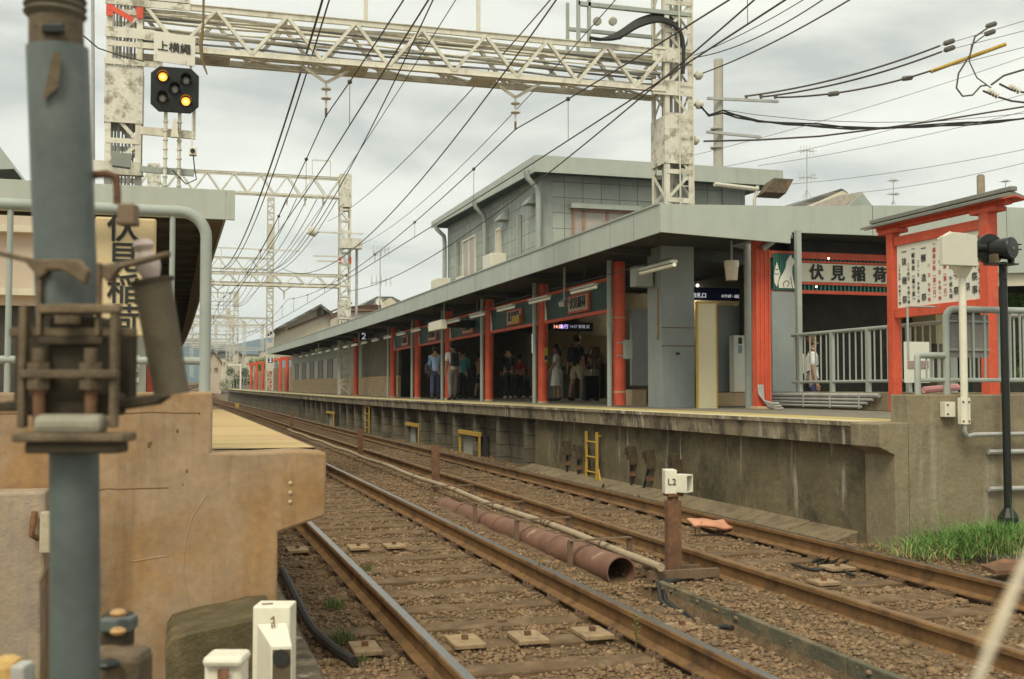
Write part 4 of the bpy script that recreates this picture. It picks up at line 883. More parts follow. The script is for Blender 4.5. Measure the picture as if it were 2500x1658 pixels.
MB().box((XS-.06, YRr-.38, zTb-.179), (XS+.06, YL+.32, zTb-.105)).build('ridge_beam', M_RED, t, bevel=.008)
for y in (YRr, YL): MB().box((XS-.09, y-.24, zTb-.24), (XS+.09, y+.24, zTb-.1795)).build('bracket', M_RED, t, bevel=.008)
for s in (-1, 1):
    MB().hexa([(XS, YRr-.5, zTb-.10), (XS+s*.17, YRr-.5, zTb-.14), (XS+s*.17, YL+.45, zTb-.14), (XS, YL+.45, zTb-.10), (XS, YRr-.5, zTb-.085), (XS+s*.17, YRr-.5, zTb-.125), (XS+s*.17, YL+.45, zTb-.125), (XS, YL+.45, zTb-.085)]).build('eave_board', M_RED, t)
    MB().hexa([(XS, YRr-.46, zTb-.083), (XS+s*.20, YRr-.46, zTb-.123), (XS+s*.20, YL+.5, zTb-.123), (XS, YL+.5, zTb-.083), (XS, YRr-.46, zTb-.03), (XS+s*.20, YRr-.46, zTb-.09), (XS+s*.20, YL+.5, zTb-.09), (XS, YL+.5, zTb-.03)]).build('roof_sheet', mat('dark_grey_roof_sheet', (.20, .20, .17), .6, .15, 3), t)
MB().box((XS-.05, YRr-.48, zTb-.03), (XS+.05, YL+.5, zTb+.03)).build('ridge_cap', MATS['dark_grey_roof_sheet'], t, bevel=.01)
PH = z1-zb2; LINEH = 1.0
cols_ = [(2195, '二十五日　午前十一時', .30, 0), (2207, '一抜　穂　祭', .05, 0, 1.35), (2217, '二十四日　午前十時', .30, 0), (2229, '一献茶祭（裏千家）', .05, 0), (2241, '二十一日　午前十一時', .28, 0), (2254, '一醸　造　祭', .05, 0, 1.35),
         (2267, '八　日　午後一時', .36, 1), (2280, '一講員大祭（第二日）', .04, 1), (2293, '七　日　午後一時', .33, 1), (2306, '一講員大祭（第一日）', .04, 1), (2320, '十五日　午前九時', .25, 0), (2333, '一若干祭', .05, 0, 1.35), (2347, '十日　午前九時', .3, 0), (2360, '一例祭', .05, 0, 1.35), (2378, '九月祭事', .2, 0, 1.4), (2394, '伏見稲荷大社', .05, 0, 1.35)]
for c_ in cols_:
    u, s, top, red = c_[:4]; kk = c_[4] if len(c_) > 4 else 1
    y = atX(u, 660, XS-.03).y
    n_ = len(s); avail = PH*(1-top-.04); sz = min(.085*kk, avail/n_*.86)
    body = '\n'.join(s).replace('（', '︵').replace('）', '︶')
    o = text('notice_column', body, sz, (XS-.026, y, z1-PH*top-avail/2), (0, -1, 0), (0, 0, 1), M_INKR if red else M_INK, t, .001, linesp=avail/n_/sz/LINEH, bold=.008)
# ------------------------------------------------------------------ entrance sign
YS = 18.0
t = thing('entrance_sign', (11, YS, 3.2), 'red framed entrance sign board with four large black characters and teal slats', 'sign')
def bx(u0, v0, u1, v1, y0, y1, name, m):
    a = atY(u0, v0, y0); b = atY(u1, v1, y0); return MB().box((a.x, y0, b.z), (b.x, y1, a.z)).build(name, m, t)
z_ = lambda v: atY(1990, v, YS).z
xl, xr_ = atY(1886, 660, YS).x, atY(2260, 660, YS).x
xw = atY(1955, 660, YS).x
MB().box((xl, YS, z_(632)), (xr_, YS+.08, z_(616))).build('top_beam', M_RED, t)
MB().box((xw, YS, z_(642)), (xr_, YS+.08, z_(637))).build('mid_beam', M_RED, t)
MB().box((xw, YS+.01, z_(688)), (xr_, YS+.05, z_(643))).build('name_panel', mat('cream_sign_panel', (.68, .66, .52), .5, .04), t)
MB().box((xw, YS, z_(695)), (xr_, YS+.08, z_(689))).build('mid_beam', M_RED, t)
MB().box((xl, YS, z_(717)), (xr_, YS+.08, z_(709))).build('lower_beam', M_RED, t)
MB().box((xl, YS+.07, z_(709)), (xr_, YS+.1, z_(632))).build('backing', M_GRN, t)
sl = MB(); x = xw
while x < xr_: sl.box((x, YS+.03, z_(709)), (x+.035, YS+.06, z_(695))); sl.box((x, YS+.03, z_(637)), (x+.035, YS+.06, z_(632))); x += .085
sl.build('slats', M_TEAL, t)
for ch, u in zip('伏見稲荷', (1993, 2045, 2096, 2148)): text('character', ch, .30, atY(u, 668+(u-1993)*.04, YS-.005), (1, 0, 0), (0, 0, 1), M_INK, t, .004, bold=.05)
# fox emblem (plain generic sitting fox)
t = thing('fox_emblem', (atY(1915, 700, YS-.05).x, YS-.05, 3.3), 'dark green panel with a white sitting fox figure left of the entrance sign', 'emblem')
a = atY(1888, 709, YS-.03); b = atY(1948, 620, YS-.03)
MB().box((a.x, YS-.03, a.z), (b.x, YS-.01, b.z)).build('panel', M_GRN, t)
sl = MB(); x = a.x+.01
while x < b.x-.03: sl.box((x, YS-.035, a.z+.01), (x+.02, YS-.03, b.z-.01)); x += .045
sl.build('slats', M_TEAL, t)
def P_(u, v): return atY(u, v, YS-.05)
body = [(1902, 703), (1901, 690), (1906, 676), (1914, 664), (1919, 652), (1920, 640), (1925, 630), (1931, 622), (1934, 629), (1940, 636), (1947, 639), (1940, 643), (1935, 650), (1934, 665), (1937, 685), (1940, 701), (1941, 704)]
MB().poly([P_(*q_) for q_ in body], (0, .012, 0)).build('fox_figure', M_SIGNW, t)
MB().poly([P_(*q_) for q_ in [(1897, 701), (1891, 690), (1890, 675), (1893, 655), (1897, 640), (1901, 655), (1905, 668), (1900, 685)]], (0, .012, 0)).build('tail', M_SIGNW, t)
for ln in ([(1914, 702), (1912, 692), (1917, 686), (1924, 686), (1927, 691), (1922, 700)], [(1930, 676), (1932, 690), (1935, 703)], [(1891, 668), (1896, 670), (1902, 667)], [(1893, 657), (1897, 659), (1900, 656)]):
    MB().tube([P_(*q_)+Vector((0, -.004, 0)) for q_ in ln], .006, 5).build('outline', M_INK, t)
# right-hand fascias
t = thing('entrance_canopy', (12, 17.3, 4.2), 'broad grey entrance canopy fascia behind the red festival board', 'canopy')
YF = 17.25
MB().poly([atY(1930, 567, YF), atY(2164, 576, YF), atY(2400, 586, YF), atY(2400, 503.5, YF), atY(2130, 501.5, YF), atY(1930, 503.5, YF)], (0, .06, 0)).build('fascia', M_FASC, t)
MB().poly([atY(2401, 668, YF), atY(2640, 662, YF), atY(2640, 513, YF), atY(2401, 503.5, YF)], (0, .06, 0)).build('fascia', M_FASC, t)
for u, v0, v1 in ((2130, 502.5, 574), (2457, 506, 666)): a = atY(u, v0, YF-.002); b = atY(u, v1, YF-.002); MB().box((a.x-.006, YF-.003, b.z), (a.x+.006, YF+.01, a.z)).build('joint', M_JOINT, t)
MB().poly([atY(2401, 700, YF+.1), atY(2640, 694, YF+.1), atY(2640, 660, YF+.1), atY(2401, 666, YF+.1)], (0, .05, 0)).build('beige_band', M_CREAMH, t)
MB().box((atY(1930, 560, YF).x, YF+.08, 4.22), (26, 27, 4.3)).build('roof_deck', M_SOFF, t)
wall('entrance_back_wall', (10.6, 26.5, 1.1), (26, 26.6, 4.2), M_HALL); wall('entrance_shade_sheet', (10.62, 19.72, .7), (14.55, 19.85, 3.88), mat('painted_entrance_shade', (.045, .04, .03), .7, .5, .8)); wall('entrance_soffit_wall', (atY(1950, 600, YS).x, YS+.3, z_(612)), (20, YS+.4, 4.22), M_SOFF)  # near-black sheet at the front is added, standing in for the entrance shade
for i, u in enumerate((2255, 2290, 2340)): MB().box((atY(u, 800, 21).x, 21, 1.1), (atY(u, 800, 21).x+.35, 21.3, 2.6)).build('vending_cabinet', (M_BDARK, M_HALL, M_GRN)[i], ST)
# lamps behind the sign glass: two lit points
for i, (u, v, Y) in enumerate(((1703, 697, 22), (1993, 700, 17.9), (2023, 631, 17.9), (1543, 775, 26))):
    tag(MB().ball(atY(u, v, Y), .035 if i == 0 else .02, 10, 6).build('lit_bulb', M_LIT), ['bright lit bulb in the dark hall right of the grey pillar', 'tiny lit bulb below the entrance sign panel', 'tiny lit bulb above the entrance sign panel', 'tiny lit bulb behind the nearest red column'][i], 'light bulb')
# hanging information boards in the hall
t = thing('direction_board', (atY(1770, 725, 20.6).x, 20.6, 2.9), 'dark blue hanging direction board with white lettering beyond the grey pillar', 'sign')
a = atY(1697, 732, 20.6); b = atY(1822, 705, 20.6)
MB().box((a.x, 20.6, a.z), (b.x, 20.65, b.z)).build('board', M_BLUE, t)
text('lettering', '改札口', .11, atY(1707, 722, 20.59), (1, 0, 0), (0, 0, 1), M_WHT, t, .002); text('lettering', 'のりば・出口', .075, atY(1785, 724, 20.59), (1, 0, 0), (0, 0, 1), M_WHT, t, .002); 
t = thing('departure_display', (9.4, 24.6, 2.8), 'black hanging departure display with small lit clock figures 14:31', 'display')
a = atY(1352, 808, 25.4); b = atY(1448, 788, 25.4)
MB().box((a.x, 25.4, a.z), (b.x, 25.5, b.z)).build('display_case', M_BLK, t)
text('clock_figures', '14:31', .11, atY(1362, 798, 25.39), (1, 0, 0), (0, 0, 1), mat('amber_figures', (1, .5, .4), .5, 0, 4, 0, emit=(1, .45, .3, 1.2)), t, .001)
text('lilac_figures', '急行', .11, atY(1377, 798, 25.39), (1, 0, 0), (0, 0, 1), mat('lilac_figures', (.6, .5, 1), .5, 0, 4, 0, emit=(.6, .5, 1, 1.0)), t, .001); text('lilac_figures', '14:37 普通 淀', .09, atY(1415, 798, 25.39), (1, 0, 0), (0, 0, 1), mat('dim_figures', (.4, .4, .5), .5, 0, 4, 0, emit=(.5, .5, .6, .4)), t, .001)
# hanging display box at x~1080
yb_ = 31.5; t = thing('hanging_display', (7.7, yb_, 3.0), 'pale grey box display with a dark red-lettered face hanging under the canopy', 'display')
a = atY(1077, 802, 30.5); b = atY(1175, 782, 30.5)
MB().box((a.x, 30.5, a.z), (a.x+.17, 32.2, b.z)).build('display_case', M_WHITE, t); MB().box((a.x+.17, 30.52, a.z+.03), (b.x, 30.6, b.z)).build('display_face', M_BLK, t)
text('lettering', 'のりば', .09, atY(1103, 792, 30.5), (1, 0, 0), (0, 0, 1), M_INKR, t, .002)
for x in (a.x+.1, b.x-.1): MB().cyl((x, 30.56, b.z), (x, 30.56, 3.95), .015, 6).build('hanger', M_GREY, t)
# platform number signs
for i, (u, v, h, Y, lab) in enumerate(((888, 822, 22, 50, 'dark blue platform sign with a white figure 2 hanging under the canopy'), (660, 880, 12, 90, 'tiny dark blue platform sign beside the far lattice pylon'))):
    p = atY(u, v, Y); s = h/2*Y/F0
    t = thing('platform_number_sign', p-Vector((0, 0, s)), lab, 'sign', 'blue platform number signs')
    MB().box((p.x-s*.95, Y, p.z-s), (p.x+s*.95, Y+.08, p.z+s)).build('sign_face', M_BLUE, t); text('figure', '2', s*2.0, (p.x, Y-.01, p.z), (1, 0, 0), (0, 0, 1), M_WHT, t, .003)
    MB().box((p.x-s*1.15, Y-.01, p.z-s*1.1), (p.x-s*.96, Y+.09, p.z+s*1.1)).build('white_edge', M_SIGNW, t); MB().cyl((p.x, Y+.04, p.z+s), (p.x, Y+.04, p.z+s+.4), .02, 6).build('hanger', M_GREY, t)
# speaker & camera fittings
t = thing('ceiling_speaker', atD(1785, 660, 18.2), 'round cream loudspeaker hanging below the canopy near the red pipe column', 'loudspeaker')
p = atY(1786, 660, 16.8); MB().tube([(p.x, p.y, p.z+.16), (p.x, p.y, p.z+.06), (p.x, p.y, p.z+.05), (p.x, p.y, p.z-.17)], [.125, .125, .115, .095], 20).build('speaker_body', M_WHITE, t, smooth=True); MB().cyl((p.x, p.y, p.z+.16), (p.x, p.y, 3.94), .02, 8).build('stem', M_GREY, t); MB().cyl((p.x, p.y, p.z-.185), (p.x, p.y, p.z-.171), .075, 16).build('grille', M_DUST, t)
t = thing('ceiling_camera', atD(1378, 735, 22.0), 'white security camera hanging under the canopy before the nearest name plate', 'camera')
p = atY(1378, 738, 21.5); MB().bar((p.x-.12, p.y-.15, p.z-.06), (p.x+.08, p.y+.12, p.z+.05), .12, .1).build('camera_body', M_UPIPE, t, bevel=.01); MB().cyl((p.x, p.y, p.z), (p.x, p.y, 3.94), .025, 8).build('stem', M_GREY, t)
t = thing('signal_box', atY(776, 860, 64), 'small cream box hanging under the far canopy beside the lattice pylon', 'box'); p = atY(778, 858, 62)
MB().box((p.x-.15, p.y, p.z-.16), (p.x+.15, p.y+.3, p.z+.16)).build('box_body', M_WHITE, t); MB().cyl((p.x, p.y+.1, p.z+.1), (p.x, p.y+.1, 4.1), .03, 6).build('stem', M_WHITE, t)
# crumpled brown sheet stall and suitcase in the hall
t = thing('brown_sheet', atY(1452, 870, 29), 'shiny crumpled brown plastic sheet hanging in the hall', 'plastic sheet')
a = atY(1436, 892, 29); b = atY(1466, 846, 29); mb = MB(); n = 9
vs = [(a.x+(b.x-a.x)*i/(n-1), 29+.08*MN.noise(Vector((i*.7, j*.6, 0))), a.z+(b.z-a.z)*j/(n-1)) for j in range(n) for i in range(n)]
mb.add(vs, [(j*n+i, j*n+i+1, (j+1)*n+i+1, (j+1)*n+i) for j in range(n-1) for i in range(n-1)]).build('sheet', mat('shiny_brown_film', (.20, .13, .08), .15, .2, 6, 0, spec=.9), t)

# ------------------------------------------------------------------ upper storey
U = thing('upper_storey', (9.5, 30, 4.3), 'grey panelled upper storey of the station with an overhanging flat roof', 'building')
YU = 29.8; XU = 9.5
zt = atY(1306, 378, YU).z; zb_ = atY(1309, 419, YU).z; y_far = 43.2
xr_ = atY(1912, 414, YU).x
XU = atY(1306, 400, YU).x
xfar = XU+cx(44)*.2
MB().poly([(XU, YU, zb_), (xfar, y_far, zb_+.25), (xfar, y_far, zt+.02), (XU, YU, zt)], (.05, 0, 0)).build('side_fascia', M_FASC, U)
MB().poly([(XU+.052, YU, zb_), (xr_, YU, zb_), (xr_, YU, zt), (XU+.052, YU, zt)], (0, .05, 0)).build('front_fascia', M_FASC, U)
MB().box((XU+.06, YU+.06, zb_+.3), (xr_, y_far, zt-.03)).build('roof_deck', M_SOFF, U)
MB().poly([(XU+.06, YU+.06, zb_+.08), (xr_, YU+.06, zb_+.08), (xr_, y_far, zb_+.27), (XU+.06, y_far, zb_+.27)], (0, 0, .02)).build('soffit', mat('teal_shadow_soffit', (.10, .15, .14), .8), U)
xb = atY(1323, 600, YU+.75).x; yb0 = YU+.75
xbr = xr_-.9
MB().box((xb, yb0, 4.0), (xb+.1, y_far-.6, zb_+.3)).build('side_wall', M_TILEW, U)
MB().box((xb+.1, yb0, 4.0), (xbr, yb0+.1, zb_+.2)).build('front_wall', M_TILEF, U)
cw = atY(1348, 600, yb0).x
MB().box((xb-.03, yb0-.03, 4.0), (cw, yb0+.25, zb_+.2)).build('corner_pilaster', M_GREY, U)
# windows on side wall
def sidewin(u0, u1, v0, v1, m, name='window'):
    x = xb-.02; a = atX(u0, v0, x); b = atX(u1, v1, x); y0, y1 = min(a.y, b.y), max(a.y, b.y); zz0 = min(atX(u0, v1, x).z, atX(u1, v1, x).z); zz1 = max(atX(u0, v0, x).z, atX(u1, v0, x).z)
    w_ = MB(); w_.box((x-.04, y0, zz0), (x+.015, y0+.07, zz1)); w_.box((x-.04, y1-.07, zz0), (x+.015, y1, zz1)); w_.box((x-.04, y0+.07, zz1-.07), (x+.015, y1-.07, zz1)); w_.box((x-.04, (y0+y1)/2-.03, zz0), (x+.015, (y0+y1)/2+.03, zz1-.07))
    f_ = w_.build(name, M_WHITE, U); MB().box((x, y0+.07, zz0), (x+.012, y1-.07, zz1-.07)).build('pane', m, f_)
sidewin(1131, 1162, 588, 670, M_CURT); sidewin(1212, 1224, 560, 640, M_CURT)
MB().box((xb-.14, atX(1272, 600, xb).y-.1, 4.0), (xb-.02, atX(1272, 600, xb).y+.05, atX(1272, 525, xb).z)).build('wall_duct', M_GREY, U)
MB().box((xb-.14, atX(1120, 600, xb).y-.1, 4.0), (xb-.02, atX(1120, 600, xb).y+.1, atX(1120, 590, xb).z)).build('wall_duct', M_GREY, U)
for u, v in ((1295, 490), (1226, 530)):
    p = atX(u, v, xb-.15); MB().poly([(xb, p.y-.3, p.z+.28), (xb-.32, p.y-.3, p.z-.05), (xb-.32, p.y-.3, p.z-.12), (xb, p.y-.3, p.z-.12)], (0, .6, 0)).build('vent_hood', M_GREY, U)
for u, vt_ in ((1085, 560), (1183, 505), (1314, 425)):
    p = atX(u, 600, xb-.18); zt2 = zb_+.12+.017*(p.y-YU)
    MB().tube([(xb-.55, p.y, zt2), (xb-.5, p.y, zt2-.22), (xb-.2, p.y, zt2-.5), (xb-.17, p.y, zt2-.75), (xb-.17, p.y, 4.1)], .085, 12).build('downpipe', M_GREY, U, smooth=True)
# front window with curtain
a = atY(1397, 510, yb0-.02); b = atY(1560, 590, yb0-.02)
MB().box((a.x-.1, yb0-.25, a.z), (b.x, yb0, a.z+.14)).build('window_hood', M_FASC, U)
fr = MB(); yy0 = yb0-.06
fr.box((a.x, yy0, 4.2), (a.x+.06, yb0, a.z)); 
for u in (1425, 1483): x = atY(u, 520, yy0).x; fr.box((x-.04, yy0, 4.2), (x+.04, yb0, a.z-.05))
fr.box((a.x+.06, yy0, a.z-.08), (b.x, yb0-.03, a.z))
f_ = fr.build('window', mat('pink_window_frame', (.38, .22, .15), .6), U); MB().box((a.x+.06, yb0-.025, 4.2), (b.x, yb0-.012, a.z-.08)).build('pane', M_CURT, f_)
for u in (1770, ): x = atY(u, 520, yb0).x; MB().box((x-.1, yb0-.06, 4.1), (x+.15, yb0, zb_+.1)).build('front_pilaster', M_GREY, U)
# floodlight and bracket at right of upper storey
t = thing('floodlight', atY(1892, 470, 29), 'large brown floodlight on a bracket at the upper roof corner', 'floodlight')
p = atY(1892, 455, 28.6); MB().hexa([(p.x-.45, 28.4, p.z-.22), (p.x+.25, 28.4, p.z-.22), (p.x+.3, 28.9, p.z-.3), (p.x-.45, 28.9, p.z-.3), (p.x-.15, 28.4, p.z+.2), (p.x+.5, 28.4, p.z+.2), (p.x+.5, 28.9, p.z+.12), (p.x-.15, 28.9, p.z+.12)]).build('lamp_head', M_RUBB, t)
MB().tube([(p.x-.5, 28.7, p.z+.0), (p.x-.62, 28.7, p.z-.4), (p.x-.6, 28.7, 4.4)], .05, 8).build('stand', M_STEELF, t); MB().tube([(p.x-1.9, 28.7, p.z-.02), (p.x-.5, 28.7, p.z-.1)], .07, 8).build('cross_arm', M_STEELF, t); MB().tube([(p.x-1.2, 28.7, p.z-1.0), (p.x+1.6, 28.7, p.z-1.1)], .05, 8).build('lower_arm', M_STEELF, t)
# air conditioners on canopy roof
for i, (u, v0, v1, w_) in enumerate(((1188, 622, 662, 38), (1060, 682, 705, 38), (1118, 676, 690, 24))):
    x = 9.0; p = atX(u, v1, x); D = (p-CAM).dot(FWD); s = D/F0
    t = thing('air_conditioner', (x, p.y, 4.3), ['cream air conditioner unit on the canopy roof by the side windows', 'cream box unit on the canopy roof below the far downpipe', 'small cream unit on the canopy roof between two larger boxes'][i], 'air conditioner', 'cream units on the canopy roof')
    zt_ = atX(u, v0, x).z; MB().box((x, p.y-w_*s, 4.28), (x+.5, p.y+w_*s, zt_)).build('unit_casing', M_WHITE, t, bevel=.02); MB().cyl((x-.012, p.y, (4.4+zt_)/2), (x, p.y, (4.4+zt_)/2), .2, 20).build('fan_grille', M_UPIPE, t)
for i, (x, y) in enumerate(((12.6, 26.0), (12.6, 30.0), (12.6, 34.0))):  # unseen lamps added above the transoms to brighten the hall
    t = thing('hall_fill_lamp', (x, y, 3.8), ORD[i]+' added fill lamp hidden at the dim hall ceiling counted from the pillar', 'lamp', 'added fill lamps in the dim hall')
    MB().box((x-.1, y-.5, 3.85), (x+.1, y+.5, 3.89)).build('lamp_housing', M_WHITE, t); MB().cyl((x, y-.5, 3.83), (x, y+.5, 3.83), .02, 8).build('tube', mat('hall_fill_tube', (.9, .9, .8), .4, 0, 4, 0, emit=(1, .88, .6, 110)), t)
def wire(pts, r, label, m=M_WIRE, name='overhead_wire', group='overhead wires', n=5): return tag(MB().tube(pts, r, n).build(name, m, smooth=True), label, 'wire', group)
# ------------------------------------------------------------------ gantries
def lattice(c, w, z0, z1, pan, m, parent, name='column', cables=0, d=None):
    """four-legged lattice column centred c=(x,y); pan = panelled z ranges"""
    x, y = c; d = d or w; h = w/2; hd = d/2
    mb = MB(); L_ = .055
    for sx in (-1, 1):
        for sy in (-1, 1):
            X0, Y0_ = x+sx*h, y+sy*hd
            mb.box((X0, Y0_, z0), (X0-sx*.085, Y0_-sy*.012, z1)); mb.box((X0, Y0_-sy*.013, z0), (X0-sx*.012, Y0_-sy*.085, z1))
    z = z0; k = 0; st = w*.95
    while z < z1-.05:
        zn = min(z+st, z1); inpan = any(a-.01 <= z+.1 <= b for a, b in pan)
        if not inpan:
            for sy in (-1, 1):
                yy = y+sy*(hd-.02); a, b = (z, zn) if k % 2 else (zn, z)
                mb.bar((x-h+.03, yy, a), (x+h-.03, yy, b), .014, .055, (0, 1, 0)) if False else mb.bar((x-h+.03, yy, a), (x+h-.03, yy, b), .055, .012, (0, 1, 0))
            for sx in (-1, 1):
                xx = x+sx*(h-.02); a, b = (z, zn) if k % 2 else (zn, z)
                mb.bar((xx, y-hd+.03, a), (xx, y+hd-.03, b), .055, .012, (1, 0, 0))
        for sy in (-1, 1): mb.box((x-h+.02, y+sy*(hd+.004)-.006, zn-.04), (x+h-.02, y+sy*(hd+.004)+.006, zn+.04))
        z = zn; k += 1
    o = mb.build(name, m, parent)
    for a, b in pan:
        p = MB(); p.box((x-h-.012, y-hd-.014, a), (x+h+.012, y-hd-.002, b)); p.box((x-h-.014, y-hd, a), (x-h-.002, y+hd, b)); p.box((x+h+.002, y-hd, a), (x+h+.014, y+hd, b)); p.box((x-h, y+hd+.002, a), (x+h, y+hd+.014, b))
        for zz in np.arange(a+.05, b, .14):
            for sx in (-1, 1): p.ball((x+sx*(h-.03), y-hd-.016, zz), .011, 6, 4)
        p.build('cover_panel', M_STEELW if m is M_STEEL else m, o)
    if cables:
        cb = MB()
        for k in range(cables):
            xx = x-h*.7+w*.7*k/max(1, cables-1); cb.tube([(xx, y-.05*(k % 3), z0), (xx+.01, y-.05*(k % 3), z1)], .014+.006*(k % 3), 6)
        cb.build('riser_cables', M_UPIPE if m is M_STEEL else m, o)
    return o
def truss(xa, xb_, y, d, z0, z1, n, m, parent, name='truss_beam', conduits=0, plates=True, deep=.06):
    mb = MB(); c = deep
    for yy in (y-d/2, y+d/2):
        for zz in (z0, z1): mb.box((xa, yy-c/2, zz-c*.9), (xb_, yy+c/2, zz+c*.9)); mb.box((xa, yy-c*.9, zz+(c*.9 if zz == z1 else -c*.9)-.006), (xb_, yy+c*.9, zz+(c*.9 if zz == z1 else -c*.9)+.006))
        w = (xb_-xa)/n
        for k in range(n):
            x0 = xa+k*w; s = -1 if yy < y else 1
            mb.bar((x0, yy, z1), (x0+w/2, yy, z0), .052, .062, (0, 1, 0)); mb.bar((x0+w/2, yy+.003, z0), (x0+w, yy+.003, z1), .05, .074, (0, 1, 0))
    w = (xb_-xa)/n
    for k in range(n+1):
        x0 = xa+k*w
        mb.bar((x0, y-d/2, z0), (min(x0+w, xb_), y+d/2, z0), .05, .03)
        mb.bar((x0, y-d/2, z1), (x0, y+d/2, z1), .05, .03)
        if plates and k % 2: mb.box((x0-.22, y-d/2+.03, z0-.066), (x0+.22, y+d/2-.03, z0-.058))
    o = mb.build(name, m, parent)
    if conduits:
        rr = random.Random(3)
        for k in range(conduits):
            yy = y-d*.35+d*.7*(k % 5)/4; zz = z0+.1+(z1-z0-.2)*(k//5)/max(1, (conduits-1)//5)
            pts = [(xa+(xb_-xa)*j/14, yy+.02*math.sin(j*1.1+k), zz+.025*math.sin(j*.9+k*2)) for j in range(15)]
            MB().tube(pts, .016+.012*rr.random(), 6).build('conduit', M_STEEL if k % 3 else mat('grey_cable', (.22, .22, .22), .6), o, smooth=True)
    return o
def insulator(p, h, parent, m=M_CERAM, name='insulator', s=1.0):
    mb = MB(); mb.cyl((p[0], p[1], p[2]), (p[0], p[1], p[2]-h), .018*s, 8)
    for k in (0.25, .62): mb.tube([(p[0], p[1], p[2]-h*k+.035*s), (p[0], p[1], p[2]-h*k), (p[0], p[1], p[2]-h*k-.012*s)], [.03*s, .085*s, .075*s], 14)
    return mb.build(name, m, parent, smooth=True)
YG = 18.05
def column_x(Y): return 8.33+cx(Y)
GX = (atY(1625, 400, 17.75).x, atY(1692, 400, 17.75).x)
t = thing('signal_gantry', (3.5, YG, 1.1), 'nearest cream lattice gantry spanning both tracks with cables in its truss', 'gantry', 'gantries spanning the tracks')
xr1 = (GX[0]+GX[1])/2; wC = GX[1]-GX[0]
zof = lambda v, D: 1.43+(950-v)*D/F0
lattice((xr1, YG), wC, 4.26, 11.2, [(zof(402, 19.6), zof(285, 19.6))], M_STEEL, t, cables=7, d=.6)
for (v0, v1) in ((232, 196), (150, 114)): MB().box((xr1-wC/2-.25, YG-.33, zof(v0, 19.5)), (xr1+wC/2+.01, YG-.318, zof(v1, 19.5))).build('gusset_plate', M_STEELW, t)
lx0, lx1 = atY(256, 300, 17.75).x, atY(345, 300, 17.75).x
xl1 = (lx0+lx1)/2; wl1 = lx1-lx0
lattice((xl1, YG), wl1, 4.22, 8.3, [(zof(300, 16.9), zof(160, 16.9))], M_STEEL, t, cables=8, d=.6)
MB().box((xl1-wl1/2-.02, YG-.33, zof(90, 16.9)), (xl1+wl1/2+.18, YG-.316, zof(65, 16.9))).build('gusset_plate', M_STEELW, t)
MB().box((xl1-wl1/2-.02, YG-.34, zof(158, 16.9)), (xl1+wl1/2+.3, YG-.316, zof(144, 16.9))).build('gusset_plate', M_STEELW, t)
MB().box((xl1-wl1/2-.02, YG-.345, zof(10, 16.9)), (xl1+wl1/2+.7, YG-.318, zof(-20, 16.9))).build('gusset_plate', M_STEELW, t)
for sx in (-1, 1): MB().box((xl1+sx*(wl1/2-.045)-.05, YG-.352, zof(40, 16.9)), (xl1+sx*(wl1/2-.045)+.05, YG-.331, zof(12, 16.9))).build('red_band', mat('fresh_red_paint', (.65, .10, .06), .5), t)
MB().bar((xl1-wl1/2+.05, YG-.35, zof(18, 16.9)), (xl1+.12, YG-.35, zof(46, 16.9)), .08, .012, (0, 1, 0)).build('red_brace', mat('fresh_red_paint', (.65, .10, .06), .5), t)
MB().poly([(xl1-wl1/2-.35, YG-.45, zof(400, 16.9)), (xl1+wl1/2+.0, YG-.45, zof(400, 16.9)), (xl1+wl1/2+.05, YG-.45, zof(432, 16.9)), (xl1-wl1/2-.15, YG-.45, zof(432, 16.9))], (0, .12, 0)).build('cable_tray_end', M_STEEL, t)
truss(xl1+wl1/2, xr1-wC/2, YG, .6, 6.72, 7.38, 8, M_STEEL, t, conduits=15, deep=.05)
# V hangers with insulators
for i, (u, x) in enumerate(((796, 2.16), (1258, 5.38))):
    y = YG-.1; ap = Vector((x, y, 6.42)); hb = MB(); hb.bar((x-.42, y, 6.68), ap, .05, .02, (0, 1, 0)); hb.bar((x+.42, y, 6.68), ap, .05, .02, (0, 1, 0)); hb.build('v_hanger', M_STEEL, t)
    insulator((x, y, 6.42), .42, t); MB().cyl((x, y, 6.0), (x, y, 5.86), .02, 8).build('hook', M_DUST, t)
# outrigger frame left of the right-hand column top, with insulators
x0, x1 = atY(1412, 50, YG-.3).x, xr1-wC/2
fr = MB(); zt_, zl_ = zof(12, 19.2), zof(50, 19.2)
fr.bar((x0, YG-.28, zt_), (xr1+wC/2, YG-.28, zt_-.0), .07, .07); fr.bar((x0, YG+.28, zl_), (x1, YG+.28, zl_), .06, .06)
for u in (1412, 1438): x = atY(u, 50, YG-.28).x; fr.bar((x, YG-.28, 7.42), (x, YG-.28, 9.2), .05, .07, (0, 1, 0)); fr.bar((x, YG+.28, 7.42), (x, YG+.28, 8.3), .05, .05, (0, 1, 0))
fr.build('outrigger_frame', M_GREY, t)
for i, u in enumerate((1458, 1496, 1512)): p = atY(u, 52+(i == 2)*34, YG-.1); MB().tube([(p.x, p.y-.06, p.z), (p.x, p.y-.03, p.z), (p.x, p.y+.03, p.z), (p.x, p.y+.06, p.z)], [.03, .075, .075, .03], 12).build('disc_insulator', M_CERAM, t, smooth=True)
for k in range(5):
    p = [atY(u, v, YG-.2-.05*k) for u, v in ((1440, 92), (1470, 96), (1510, 80+3*k), (1560, 48+4*k), (1610, 36+4*k), (1650, 55+3*k), (1664+k, 100), (1664+k, 180))]
    hose('jumper_cable', p, .03, ORD[k]+' of the thick black cables looping into the gantry column top from below', cat='cable', group='thick black cables at the gantry column')
